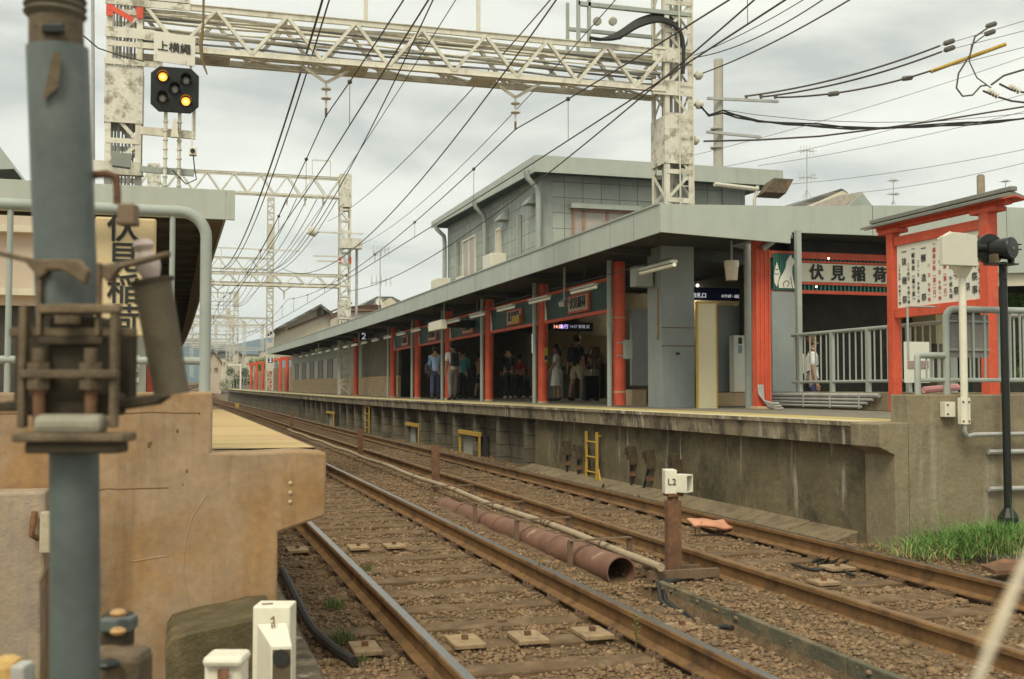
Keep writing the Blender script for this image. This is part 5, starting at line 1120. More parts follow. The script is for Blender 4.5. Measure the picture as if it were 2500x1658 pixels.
tag(MB().tube([atY(498, -60, 17.2), atY(496, 60, 17.2), atY(490, 110, 17.2), atY(494, 150, 17.2), atY(506, 182, 17.2)], [.018, .018, .03, .022, .01], 8).build('hanging_rope', mat('tarred_rope', (.20, .14, .07), .9), smooth=True), 'frayed brown rope hanging right of the white route board', 'rope')
tag(MB().cyl(atY(228, 470, 20), atY(226, -60, 20), .03, 8).build('thin_mast', M_UPIPE), 'thin grey mast just left of the left gantry column', 'mast')
wire([atY(205, 88, 15), atY(240, 118, 16), atY(300, 138, 17.3), atY(352, 150, 17.5)], .01, 'thin cable sagging from the foreground pole side to the left gantry column', group='cables at upper left')
# ladder on the right column
ld = MB()
for xx in (xr1-.02, xr1+.24): ld.box((xx, YG-.36, 4.3), (xx+.02, YG-.342, 10.5))
for z in np.arange(4.4, 10.5, .3): ld.box((xr1, YG-.356, z), (xr1+.24, YG-.346, z+.015))
ld.build('ladder', M_STEEL, t)
# round insulators on the right-hand column
for i, (u, v) in enumerate(((1706, 184), (1707, 255), (1697, 343), (1548, 203))):
    p = atY(u, v, YG-.2); MB().tube([(p.x-.08, p.y, p.z), (p.x-.03, p.y, p.z), (p.x+.03, p.y, p.z), (p.x+.08, p.y, p.z)], [.03, .085, .08, .025], 14).build('disc_insulator', M_CERAM, t, smooth=True)
    MB().bar((xr1+(wC/2 if i < 3 else -wC/2), p.y, p.z-.03), (p.x, p.y, p.z), .03, .03).build('insulator_arm', M_RUST, t)
# mast on truss top
for i, (u, h) in enumerate(((1168, 1.4), (893, .9))): x = atY(u, 60, YG).x; tag(MB().box((x-.03, YG-.03, 7.44), (x+.03, YG+.03, 7.44+h)).build('wire_mast', M_STEEL), ['thin mast standing on the gantry truss near its middle', 'short mast standing on the gantry truss left of its middle'][i], 'mast')
# signal head & board
t = thing('track_signal', (0, 17.4, 5.6), 'black octagonal railway signal with two lit amber lamps of five', 'signal')
YS_ = 17.35; pc = atY(427, 219, YS_); s = 58*pc.y/ (F0*1.04)
s = (atY(486, 219, YS_).x-atY(368, 219, YS_).x)/2
oc = [(-1, -.68), (-.66, -1), (.66, -1), (1, -.68), (1, .68), (.66, 1), (-.66, 1), (-1, .68)]
MB().poly([(pc.x+a*s, YS_, pc.z+b*s*.98) for a, b in oc], (0, .05, 0)).build('backboard', M_BLK, t, bevel=.006)
for (dx, dy, lit) in ((-.5, .5, 1), (.46, .42, 0), (0, .0, 0), (-.5, -.42, 0), (.46, -.5, 1)):
    x, z = pc.x+dx*s, pc.z+dy*s
    hd = MB(); n = 20; vs = []
    for (yy, rr_) in ((YS_-.16, .088), (YS_, .088), (YS_, .076), (YS_-.155, .078)):
        for k in range(n):
            a = math.pi*(-.15)+math.pi*1.3*k/(n-1); vs.append((x+rr_*math.cos(a), yy if yy > YS_-.1 or True else yy, z+rr_*math.sin(a)))
    hd.add(vs, [(r*n+k, r*n+k+1, (r+1) % 4*n+k+1, (r+1) % 4*n+k) for r in range(4) for k in range(n-1)])
    hd.build('lamp_hood', M_BLK, t, smooth=True)
    ring = MB(); ring.cyl((x, YS_-.02, z), (x, YS_-.003, z), .074, 20); rg = ring.build('lamp_rim', M_BLK, t)
    if lit:
        MB().cyl((x, YS_-.03, z), (x, YS_-.0215, z), .064, 20).build('lamp_lens', M_AMBER, t); MB().cyl((x, YS_-.036, z), (x, YS_-.031, z), .03, 14).build('lamp_core', M_AMBERC, t)
    else: MB().ball((x, YS_-.02, z), .055, 14, 8, (1, .5, 1)).build('lamp_lens', M_LENS, t, smooth=True)
z0 = zof(420, 16.6)
for u in (403, 437): x = atY(u, 400, YS_+.08).x; mb = MB(); mb.cyl((x, YS_+.1, 4.3), (x, YS_+.1, pc.z-s*.9), .028, 10); [mb.cyl((x, YS_+.1, z), (x, YS_+.1, z+.02), .04, 10) for z in np.arange(4.5, pc.z-s, .14)]; mb.build('support_tube', M_STEEL, t, smooth=False)
MB().bar((xl1+wl1/2, YS_+.2, zof(312, 16.6)), (atY(478, 312, YS_).x, YS_+.2, zof(316, 16.6)), .05, .12).build('support_arm', M_STEEL, t)
MB().bar((atY(474, 312, YS_).x, YS_+.2, zof(318, 16.6)), (atY(474, 200, YS_).x, YS_+.2, pc.z+s*.5), .05, .06, (0, 1, 0)).build('support_upright', M_STEEL, t)
MB().bar((xl1+wl1/2, YS_+.2, zof(408, 16.6)), (atY(474, 412, YS_).x, YS_+.2, zof(412, 16.6)), .05, .09).build('lower_arm', M_GREY, t)
MB().poly([(atY(417, 312, YS_).x, YS_, zof(330, 16.6)), (atY(437, 312, YS_).x, YS_, zof(330, 16.6)), (atY(430, 290, YS_).x, YS_, zof(285, 16.6)), (atY(423, 290, YS_).x, YS_, zof(285, 16.6))], (0, .08, 0)).build('neck_bracket', M_STEEL, t)
t = thing('route_board', (0, 17.5, 6.5), 'rust-stained white board with three black characters above the amber signal', 'sign')
a = atY(375, 148, 17.5); b = atY(477, 84, 17.5); dz = (b.x-a.x)*.06
MB().poly([(a.x, 17.5, a.z), (b.x, 17.5, a.z-dz), (b.x, 17.5, b.z-dz), (a.x, 17.5, b.z)], (0, .02, 0)).build('board_plate', mat('white_rusty_plate', (.70, .67, .58), .5, .05, 3, .05, c2=(.30, .09, .04), c2amt=1., c2scale=5, thr=.59), t)
text('board_lettering', '上横繩', .165, atY(425, 118, 17.49), (1, 0, -.06), (.0, 0, 1), M_INK, t, .002)
for x in (a.x+.05, b.x-.08): MB().box((x, 17.53, pc.z+s*.8), (x+.04, 17.56, b.z)).build('mounting_bar', M_STEEL, t)
t = thing('floodlight', atY(297, 392, 17.3), 'small grey floodlight fixed at the foot of the left gantry column', 'floodlight')
p = atY(297, 390, 17.3); MB().hexa([(p.x-.13, 17.25, p.z-.1), (p.x+.12, 17.25, p.z-.12), (p.x+.12, 17.4, p.z-.12), (p.x-.13, 17.4, p.z-.1), (p.x-.15, 17.2, p.z+.09), (p.x+.14, 17.2, p.z+.08), (p.x+.14, 17.4, p.z+.1), (p.x-.15, 17.4, p.z+.1)]).build('lamp_head', M_GREY, t)
MB().bar((p.x-.1, 17.42, p.z+.02), (p.x-.25, 17.6, p.z+.12), .03, .03).build('arm', M_STEEL, t)
t = thing('small_camera', atY(471, 372, 17.4), 'small cream camera box on the signal support with a looping cable', 'camera')
p = atY(472, 372, 17.4); MB().box((p.x-.06, 17.3, p.z-.06), (p.x+.05, 17.42, p.z+.06)).build('camera_body', M_WHITE, t, bevel=.008); MB().cyl((p.x-.01, 17.28, p.z), (p.x-.01, 17.3, p.z), .035, 14).build('lens', M_BLK, t)
MB().tube([(p.x, 17.36, p.z-.06), (p.x+.02, 17.36, p.z-.25), (p.x+.05, 17.36, p.z-.42), (p.x-.1, 17.36, p.z-.5), (p.x-.3, 17.36, p.z-.3)], .01, 6).build('cable', M_BLKP, t, smooth=True); MB().bar((p.x-.02, 17.38, p.z+.05), (p.x-.02, 17.38, p.z+.55), .02, .02, (0, 1, 0)).build('hanger', M_STEEL, t)

# farther gantries
def far_gantry(Y, zhi, seg, lab, zlow=(6.55, 7.1), w=.58, top=None, highx=None):
    c = cx(Y); z = cz(Y); xr = 8.35+c; xl = -.9+c; m = M_STEEL if Y < 60 else M_STEELF
    t = thing('catenary_gantry', (xr, Y, 1.1+z), lab, 'gantry', 'gantries spanning the tracks')
    lattice((xr, Y), w, 1.1+z, (top or zhi[1]+.2)+z, [(a+z, b+z) for a, b in seg], m, t)
    lattice((xl, Y), w, 1.1+z, zhi[1]+.2+z, [(a+z, b+z) for a, b in seg], m, t)
    truss(xl+w/2, xr-w/2, Y, .5, zlow[0]+z, zlow[1]+z, 8, m, t, conduits=4 if Y < 60 else 0, plates=False)
    truss(xl+w/2-3, xr-w/2, Y, .5, zhi[0]+z, zhi[1]+z, 9, m, t, plates=False, deep=.05)
    for x in (2.15, 5.35): x += c; hb = MB(); hb.bar((x-.42, Y, zlow[0]+z), (x, Y, 6.25+z), .05, .03, (0, 1, 0)); hb.bar((x+.42, Y, zlow[0]+z), (x, Y, 6.25+z), .05, .03, (0, 1, 0)); hb.cyl((x, Y, 6.25+z), (x, Y, 5.86+z), .04, 6); hb.build('v_hanger', m, t)
    for x in (xr-1.1, xr-2.0, xr-2.9): mb = MB(); mb.tube([(x, Y, zhi[0]+z), (x, Y, zhi[0]-.5+z)], [.06, .03], 8); mb.build('insulator', m, t)
    return t, xr, xl, z
Y2, Y3, Y4 = 56, 94, 133
t, xr2g, xl2g, z2 = far_gantry(Y2, (11.1, 12.05), [(10.6, 12.2), (4.9, 5.9)], 'second cream gantry beyond the upper grey building, tall truss above')
# arms, box and frame on gantry two
for zz, w_ in ((9.3, 1.8), (8.1, 1.6), (7.85, 1.4)): MB().bar((xr2g-w_, Y2-.3, zz), (xr2g+.9*(zz > 9), Y2-.3, zz), .07, .07).build('cross_arm', M_STEEL, t)
MB().box((xr2g-.3, Y2-.7, 8.5), (xr2g+.8, Y2-.2, 9.0)).build('equipment_box', M_STEEL, t)
MB().tube([(xr2g-1.9, Y2-.3, 9.2), (xr2g-1.75, Y2-.3, 9.35), (xr2g-1.45, Y2-.3, 9.25), (xr2g-1.4, Y2-.3, 9.2)], [.08, .25, .22, .05], 12).build('disc_insulator', M_CERAM, t)
MB().cyl((xr2g+.62, Y2, 1.1), (xr2g+.62, Y2, 9.0), .07, 10).build('side_pipe', M_UPIPE, t)
fr = MB(); zz = 7.1
for x in (xl2g+1.2, xl2g+3.2, xl2g+5.0): fr.bar((x, Y2, zz), (x, Y2, zz+1.3), .05, .05, (0, 1, 0))
fr.bar((xl2g+.9, Y2, zz+1.3), (xl2g+8.4-1.4, Y2, zz+1.25), .06, .06); fr.build('top_frame', M_STEEL, t)
for x in (xr2g-.25, xr2g+.25): MB().box((x-.06, Y2-.31, 7.75), (x+.06, Y2-.295, 8.1)).build('red_band', MATS['fresh_red_paint'], t)
fr = MB(); x = xr2g-1.2; fr.bar((x-.45, Y2, 12.1), (x-.45, Y2, 13.0), .05, .05, (0, 1, 0)); fr.bar((x+.45, Y2, 12.1), (x+.45, Y2, 13.0), .05, .05, (0, 1, 0)); fr.bar((x-.45, Y2, 13.0), (x+.45, Y2, 13.0), .05, .05); fr.build('roof_frame', M_STEEL, t)
far_gantry(Y3, (11.2, 12.1), [(9.6, 10.6), (2.8, 5.1), (13, 15)], 'third cream gantry with a very tall narrow pylon above the far canopy', top=17.2)
far_gantry(Y4, (11.0, 12.0), [(10.6, 12.2), (3.8, 4.8)], 'fourth cream gantry, hazy, beyond the far canopy end')
for k, Y in enumerate((160, 185, 209, 233)): far_gantry(Y, (10.4, 11.3), [(10, 11.4)], ['fifth gantry, pale and small in the distance', 'sixth gantry, tiny in the distance', 'seventh gantry, barely visible where the track curves', 'eighth gantry, farthest of all at the track curve'][k])

# ------------------------------------------------------------------ overhead wires
supY = [-12, YG-.1, Y2, Y3, Y4, 160, 185, 209, 233]
supY[0] = YG-38
for nm, x0 in (('left', 2.16), ('right', 5.38)):
    t = thing('catenary_wire', (x0, YG, 5.1), 'messenger and contact wire with droppers above the '+nm+' track', 'catenary', 'catenary wires above the tracks')
    mp_, cp_ = [], []; dp = MB(); bl = MB()
    for a, b in zip(supY[:-1], supY[1:]):
        n = 14
        for k in range(n):
            s = k/n; y = a+(b-a)*s; x = x0+(cx(y) if y > YG else cx(YG))+(.18 if False else 0)-cx(YG); z = 5.87-.62*4*s*(1-s)*(b-a)/38+cz(y)
            mp_.append((x, y, z)); cp_.append((x, y, 5.09+cz(y)))
            if k % 2 == 1 and y > 4 and y < 100: dp.cyl((x, y, z), (x, y, 5.09+cz(y)), .0045 if y < 30 else .008, 4); bl.ball((x, y, z), .035, 8, 5)
    MB().tube(mp_, .010, 6).build('messenger_wire', M_WIRE, t); MB().tube(cp_, .010, 6).build('contact_wire', M_WIRE, t); dp.build('droppers', M_WIRE, t); bl.build('clips', M_WIRE, t)
# long feeders: (u1,v1,Y1) -> (u2,v2,Y2), sag
W_ = [
 ((805, -60, 15), (538, 657, Y2), 1.0, .030, 'thick dark feeder cable sweeping down to the left canopy corner, leftmost of the bundle'),
 ((822, -60, 15), (544, 660, Y2), 1.05, .022, 'thin twin beside the thick leftmost feeder cable'),
 ((1085, -60, 14), (640, 655, Y2), 1.3, .018, 'black wire crossing the gantry left of its centre, upper'),
 ((1400, -60, 14), (690, 655, Y2), 1.6, .022, 'black wire running from the top centre down to the second gantry'),
 ((1395, -60, 14), (800, 540, Y2), .5, .018, 'straight wire from the top centre ending on the second gantry arm'),
 ((1555, -60, 14), (838, 610, Y2), .8, .014, 'thin wire descending above the upper building roof, first'),
 ((1910, -60, 12), (838, 712, Y2), .9, .022, 'long dark wire passing in front of the right gantry column towards the canopy'),
 ((2170, -60, 12), (1712, 180, YG), .1, .020, 'dark wire from the top right ending at the gantry column insulator'),
 ((2055, -60, 12), (1692, 136, YG), .08, .012, 'paired thin wire with rings crossing at upper right, upper'),
 ((2085, -55, 12), (1694, 141, YG), .18, .016, 'paired thin wire with rings crossing at upper right, lower'),
 ((1150, -60, 14), (515, 770, 80), 1.4, .012, 'fine wire reaching far down the line beside the left canopy'),
]
for a, b, sg, r, lab in W_:
    wire(sagline(atY(*a), atY(*b), sg, 30), r*.6, lab)
for k in range(6):
    a = Vector((column_x(Y2)-.4-.5*k, Y2, 11.0)); b = Vector((column_x(Y3)-.4-.5*k, Y3, 11.1)); wire(sagline(a, b, 1.1), .02, ORD[k]+' fine wire between the second and third gantry trusses counted from the right', group='fine wires between distant gantries')
    a = Vector((column_x(Y3)-.4-.5*k, Y3, 11.0)); b = Vector((column_x(Y4)-.4-.5*k, Y4, 11.3)); wire(sagline(a, b, 1.1), .022, ORD[k]+' fine wire between the third and fourth gantry trusses counted from the right', group='fine wires between distant gantries')
for k in range(3):
    p0 = atY(530+70*k, 165, YG+1); a = Vector((p0.x, YG+.3, 6.7))
# twisted supply cable and thin wires to the right
pR = atY(1712, 262, YG-.2)
t = thing('supply_cable', pR, 'thick twisted black supply cable sagging away to the right from the gantry column', 'cable')
def uvpath(lst, Y0_, Y1_): return [atY(u, v, Y0_+(Y1_-Y0_)*i/(len(lst)-1)) for i, (u, v) in enumerate(lst)]
base = [(1708, 258), (1730, 283), (1765, 275), (1800, 285), (1850, 297), (1920, 303), (2000, 308), (2080, 314), (2160, 314), (2260, 309), (2360, 303), (2440, 298), (2520, 288), (2640, 270)]
for k in range(3): MB().tube([p+Vector((0, 0, .022*math.sin(i*1.7+k*2.1)+.01*k)) for i, p in enumerate(uvpath(base, 17.8, 17.8))], .016, 7).build('strand', M_BLKP, t, smooth=True)
MB().tube(uvpath([(1765, 268), (1850, 281), (1980, 294), (2130, 299), (2280, 297), (2420, 285), (2640, 262)], 17.8, 17.8), .006, 5).build('support_strand', M_WIRE, t)
wire(uvpath([(1718, 345), (1850, 342), (2000, 333), (2150, 314), (2300, 293), (2640, 238)], 17.8, 17.8), .018, 'straight black cable from the column crossing the twisted supply cable', group='cables at upper right')
for i, (p0, p1, y, lab, r) in enumerate((((1822, 235), (2295, 112), 40, 'upper of three insulated wires running to the right-hand crossarm', .05), ((1858, 237), (2300, 126), 40, 'middle of three insulated wires running to the right-hand crossarm', .05), ((1893, 238), (2270, 174), 40, 'lower insulated wire running from the crossarm to the yellow sleeve', .05))):
    a, b = atY(*p0, y), atY(*p1, 36); wire(sagline(a, b, .25), r*.8, lab, group='insulated wires at upper right')
    a2 = b; b2 = atY(*((2640, 10), (2640, 40), (2640, 80))[i], 32); wire([a2, b2], .012, ['thin continuation of the upper insulated wire towards the corner', 'thin continuation of the middle insulated wire', 'thin continuation beyond the yellow sleeve'][i], group='insulated wires at upper right')
    for u, v in (((2317, 103), (2420, 61)), ((2318, 119), (2417, 80)), ((2215, 191), (2035, 229)))[i]:
        p = atY(u, v, 36 if i < 2 else 38); d = Vector((1, 0, .38 if i < 2 else .2)).normalized()
        tag(MB().tube([p-d*.28, p-d*.2, p+d*.2, p+d*.28], [.03, .10, .10, .03], 8).build('wire_clamp', mat('grey_clamp', (.12, .11, .09), .6)), ['dark clamp on the upper insulated wire, ', 'dark clamp on the middle insulated wire, ', 'dark clamp hanging on the lower insulated wire, '][i]+('left one' if (u in (2317, 2318, 2035)) else 'right one'), 'clamp')
tag(MB().cyl(atY(2272, 175, 36), atY(2455, 108, 35), .075, 10).build('yellow_sleeve', M_YELP, smooth=True), 'long yellow insulating sleeve on an overhead wire at upper right', 'sleeve')
wire(uvpath([(2412, 68), (2380, 90), (2368, 135), (2340, 180), (2335, 215), (2350, 235), (2375, 232), (2395, 210), (2410, 208)], 35, 35), .035, 'drooping jumper wire looping behind the yellow sleeve', group='jumper wires at upper right')
wire(uvpath([(2410, 82), (2372, 110), (2366, 150), (2385, 190), (2420, 215)], 35, 35), .025, 'thin jumper wire crossing behind the yellow sleeve', group='jumper wires at upper right')
for i, (l, lab) in enumerate((([(2400, 222), (2430, 235), (2470, 247), (2600, 262)], 'thick insulated connector wire at the right border, lower'), ([(2420, 207), (2450, 185), (2500, 170), (2600, 190)], 'curved jumper wire at the right border, upper'), ([(2440, 205), (2470, 220), (2500, 226), (2600, 235)], 'short wire between insulators at the right border'))):
    wire(uvpath(l, 33, 33), .04, lab, group='jumper wires at upper right')
for i, (u, v) in enumerate(((2425, 228), (2478, 217))):
    p = atY(u, v, 33); d = Vector((1, 0, -.45)).normalized(); mb = MB()
    for k in range(4): c = p+d*(.13*k-.2); mb.tube([c-d*.05, c, c+d*.02], [.05, .12, .05], 10)
    tag(mb.build('strain_insulator', M_CERAM, smooth=True), ['string of pale disc insulators at the right, left of two', 'string of pale disc insulators at the right border'][i], 'insulator')
for i, (a, b) in enumerate((((1700, 420), (2640, 190)), ((1850, 405), (2640, 235)), ((1925, 450), (2640, 335)), ((1690, 380), (2640, 90)), ((2100, 470), (2640, 360)))):
    wire(sagline(atY(*a, 60), atY(*b, 45), .3), .014, ORD[i]+' hair-thin wire crossing the pale sky at right, counted downward by its left end', group='hair-thin wires at right')
# ------------------------------------------------------------------ utility pole right, antennas, chimney
t = thing('utility_pole', atY(1752, 400, 40), 'pale concrete utility pole with two crossarms behind the upper roof', 'utility pole')
pA, pB = atY(1750, 520, 40), atY(1754, 146, 40)
MB().cyl((pA.x, 40, 2), (pB.x, 40, pB.z), .22, 16, .185).build('shaft', M_CONCU, t, smooth=True)
for (u0, v0, u1, v1) in ((1727, 240, 1900, 248), (1725, 322, 1858, 335)): MB().bar(atY(u0, v0, 39.7), atY(u1, v1, 39.7), .1, .1).build('crossarm', M_UPIPE, t)
for v in (315, 361): p = atY(1750, v, 40); MB().cyl((p.x, 40, p.z-.03), (p.x, 40, p.z+.03), .26, 14).build('band', M_CONCU, t)
for u in (1822, 1858, 1893): p = atY(u, 238, 39.7); MB().tube([(p.x, p.y, p.z-.05), (p.x, p.y, p.z+.08)], [.05, .08], 8).build('insulator', M_DUST, t)
def antenna(u, v0, v1, Y, lab):
    t = thing('tv_antenna', atY(u, v1, Y), lab, 'antenna', 'television antennas on rooftops'); a, b = atY(u, v1, Y), atY(u, v0, Y); r = .02*Y/40
    MB().cyl(a, b, r, 6).build('mast', M_UPIPE, t); h = b.z-a.z
    for f, l in ((1.0, .28), (.45, .35)):
        z = a.z+h*f; mb = MB(); mb.cyl((a.x-l*h*.5, Y, z-.06*h), (a.x+l*h*.6, Y, z+.05*h), r*.7, 5)
        for k in range(5): x = a.x-l*h*.45+l*h*.25*k; mb.cyl((x, Y-.3, z-.04*h), (x, Y+.3, z+.0*h), r*.5, 4); mb.cyl((x, Y, z-.1*h), (x, Y, z+.08*h), r*.5, 4)
        mb.build('aerial', M_UPIPE, t)
    for s in (-1, 0, 1): MB().cyl((a.x+s*h*.12, Y+(s == 0)*h*.1, a.z), (a.x, Y, a.z+h*.18), r*.5, 5).build('stay', M_UPIPE, t)
antenna(1970, 366, 485, 45, 'tall television antenna above the right-hand roofs')
antenna(2181, 440, 500, 48, 'smaller television antenna left of the festival board roof')
antenna(2455, 442, 490, 48, 'small television antenna at the tip of the festival board roof')
antenna(928, 612, 745, 70, 'slender television antenna above the brown tiled roof')
t = thing('chimney', atY(2396, 480, 40), 'round brownish chimney rising behind the festival board roof', 'chimney'); a = atY(2396, 530, 40); b = atY(2396, 430, 40)
MB().cyl((a.x, 40, a.z), (a.x, 40, b.z), .16*1.05, 16).build('stack', mat('brown_chimney', (.33, .27, .2), .8), t, smooth=True); MB().cyl((a.x, 40, b.z), (a.x, 40, b.z+.05), .13, 16).build('cap', M_CONCG, t)
# ------------------------------------------------------------------ houses
def house(Y, u0, u1, vt, vb, vr, lab, wm, rm, dep=8, name='house', ur=None, win=None, gable=True):
    a = atY(u0, vb, Y); b = atY(u1, vt, Y); x0, x1, z0, z1 = a.x, b.x, min(a.z, 0), b.z; xm = atY(ur or (u0+u1)/2, vr, Y).x; zr = atY((u0+u1)/2, vr, Y).z
    t = thing(name, ((x0+x1)/2, Y, z0), lab, 'house', 'houses beyond the station')
    MB().box((x0, Y, z0), (x1, Y+dep, z1)).build('wall', wm, t)
    if gable:
        MB().poly([(x0, Y+.002, z1), (x1, Y+.002, z1), (xm, Y+.002, zr)], (0, dep-.01, 0)).build('gable', wm, t)
        o = .04*(x1-x0); k = (zr-z1)/(xm-x0); k2 = (zr-z1)/(x1-xm); rb = MB(); th = .12*Y/60
        rb.poly([(x0-o, Y-.3, z1-o*k), (xm, Y-.3, zr+.02), (xm, Y-.3, zr+.02+th), (x0-o, Y-.3, z1-o*k+th)], (0, dep+.6, 0)); rb.poly([(x1+o, Y-.3, z1-o*k2), (xm, Y-.3, zr+.02), (xm, Y-.3, zr+.02+th), (x1+o, Y-.3, z1-o*k2+th)], (0, dep+.6, 0)); rb.build('roof', rm, t)
    else: MB().box((x0-.2, Y-.2, z1), (x1+.2, Y+dep+.2, z1+.3)).build('roof', rm, t)
    for (ua, va, ub, vb_) in (win or []):
        p, q_ = atY(ua, vb_, Y), atY(ub, va, Y); f = MB().box((p.x, Y-.06, p.z), (q_.x, Y+.02, q_.z)).build('window', M_HALL, t); MB().box((p.x-.06, Y-.09, p.z-.08), (q_.x+.06, Y-.02, p.z)).build('sill', wm, f)
    return t
def hpoly(name, lab, Y, faces, mats_):   # house from photo outline polygons with depth
    p = atY(*faces[0][0][0], Y); t = thing(name, p, lab, 'house', 'houses beyond the station')
    for (pts, nm, m, y0, dep) in faces: MB().poly([atY(u, v, Y+y0) for u, v in pts], (0, dep, 0)).build(nm, m, t)
    return t
hpoly('house', 'cream gabled house with two small windows behind the far canopy', 110, [
   ([(697, 870), (697, 795), (783, 745), (815, 770), (860, 800), (860, 870)], 'wall', M_CREAMH, 0, 14),
   ([(676, 800), (783, 742), (783, 748), (684, 803)], 'roof', M_ROOFG, -1.2, 16), ([(783, 742), (864, 800), (860, 806), (783, 749)], 'roof', M_ROOFG, -1.2, 16),
   ([(704, 801), (860, 738), (860, 742), (704, 806)], 'string_course', M_ROOFB, -.35, .3),
   ([(774, 758), (783, 755), (783, 769), (774, 772)], 'window', M_HALL, -.1, .12), ([(791, 758), (799, 762), (799, 766), (791, 764)], 'window', M_HALL, -.1, .12)], None)
hpoly('house', 'house with a brown tiled roof just above the canopy line', 78, [([(846, 760), (846, 749), (930, 741), (930, 760)], 'roof', M_ROOFB, 0, 10), ([(846, 800), (846, 761), (935, 761), (935, 800)], 'wall', M_CREAMH, .3, 9)], None)
hpoly('house', 'house with a grey roof and small cream dormer above the canopy', 84, [([(876, 752), (920, 724), (958, 724), (980, 735), (980, 752)], 'roof', M_ROOFG, 0, 10), ([(930, 752), (930, 742), (954, 727), (968, 738), (968, 752)], 'dormer', M_CREAMH, -1, .8), ([(870, 800), (870, 753), (990, 753), (990, 800)], 'wall', M_CREAMH, .4, 9)], None)
t = thing('satellite_dish', atY(925, 737, 76), 'white satellite dish on the roof above the canopy', 'satellite dish'); p = atY(925, 737, 76)
MB().tube([(p.x, p.y, p.z), (p.x-.02, p.y-.12, p.z)], [.1, .24], 18).build('dish', M_SIGNW, t, smooth=True); MB().cyl((p.x, p.y, p.z-.5), (p.x, p.y, p.z), .03, 6).build('stem', M_UPIPE, t)
hpoly('house', 'house with a brown-grey gabled roof behind the right canopy, left of two', 46, [([(1935, 505), (1935, 502), (2055, 460), (2070, 470), (2070, 505)], 'roof', M_ROOFG, 0, 8), ([(1975, 503), (2058, 466), (2075, 475), (2075, 503)], 'gable', M_CREAMH, -.25, .2)], None)
hpoly('house', 'house with pinkish sloping roof and grey gable end, right of two roofs', 44, [([(1985, 505), (1990, 500), (2045, 478), (2104, 468), (2130, 503), (2130, 505)], 'roof', mat('pinkish_roof', (.42, .37, .31), .7), 0, 8), ([(2070, 504), (2104, 472), (2132, 504)], 'gable', M_GREY, -.25, .2)], None)
for i, (Y, u0, u1, vt, vr, lab, wm, gb) in enumerate((
   (150, 498, 540, 886, 858, 'small brown house with grey roof at the far left of the curve', M_PINK, True), (175, 536, 552, 872, 866, 'narrow cream building at the track curve', M_CREAMH, False),
   (190, 551, 566, 880, 872, 'tiny pale building beyond the track curve', M_CREAMH, False), (210, 566, 592, 872, 862, 'tiny pale house behind the far gantries', M_PINK, True), (250, 506, 524, 858, 852, 'distant cream apartment block at far left', M_CREAMH, False),
   (260, 600, 640, 868, 862, 'distant low cream building left of the lattice pylon', M_CREAMH, False), (300, 524, 560, 866, 858, 'distant house roofs beneath the blue hill', M_ROOFG, True), (240, 640, 672, 858, 850, 'distant pale building right behind the lattice pylon', M_CREAMH, False))):
    house(Y, u0, u1, vt, 935, vr, lab, wm, M_ROOFG, dep=10, gable=gb, win=[(u0+(u1-u0)*.2, vt+12, u0+(u1-u0)*.4, vt+20), (u0+(u1-u0)*.6, vt+12, u0+(u1-u0)*.8, vt+20)])
# line-side low walls and fence by the curve
tag(MB().tube([(cx(y)-.2-.9, y, cz(y)+.9) for y in np.arange(125, 180, 5.)], .05, 6).build('trackside_rail', M_GREY), 'grey handrail along the outside of the distant track curve', 'railing')
# hills
mb = MB(); n = 90; vs = []
for i in range(n):
    x = -1400+3600*i/(n-1); h = 95+60*MN.noise(Vector((i*.11, 3, 0)))+16*MN.noise(Vector((i*.5, 7, 0)))
    for j, f in enumerate((0, .35, .75, 1., .9, 0)): vs.append((x+20*MN.noise(Vector((i*.7, j, 1))), 1900+j*120, -3+h*f+6*MN.noise(Vector((i*.9, j*2, 4)))*(0 < j)))
mb.add(vs, [(i*6+j, i*6+j+1, (i+1)*6+j+1, (i+1)*6+j) for i in range(n-1) for j in range(5)]); struct('hills', mb, M_HILL)
# trees / shrubs
def crown(c, r, n, lf, seed, sq=(1, 1, .8), cl=9):
    rd = random.Random(seed); mb = MB()
    cs = [(Vector((rd.gauss(0, .45)*r*sq[0], rd.gauss(0, .45)*r*sq[1], rd.gauss(0, .4)*r*sq[2])), r*(.25+.3*rd.random())) for _ in range(cl)]
    for _ in range(n):
        cc, rr_ = cs[rd.randrange(cl)]; d = Vector((rd.gauss(0, 1), rd.gauss(0, 1), rd.gauss(0, 1))).normalized()*rr_*(rd.random()**.35)
        p = Vector(c)+cc+d; a = Vector((rd.gauss(0, 1), rd.gauss(0, 1), rd.gauss(0, .6))).normalized(); b = a.cross(Vector((rd.gauss(0, 1), rd.gauss(0, 1), rd.gauss(0, 1)))).normalized()
        l = lf*(.6+.8*rd.random()); mb.add([p-a*l*.5, p+b*l*.28, p+a*l*.5, p-b*l*.28], [(0, 1, 2, 3)])
    return mb
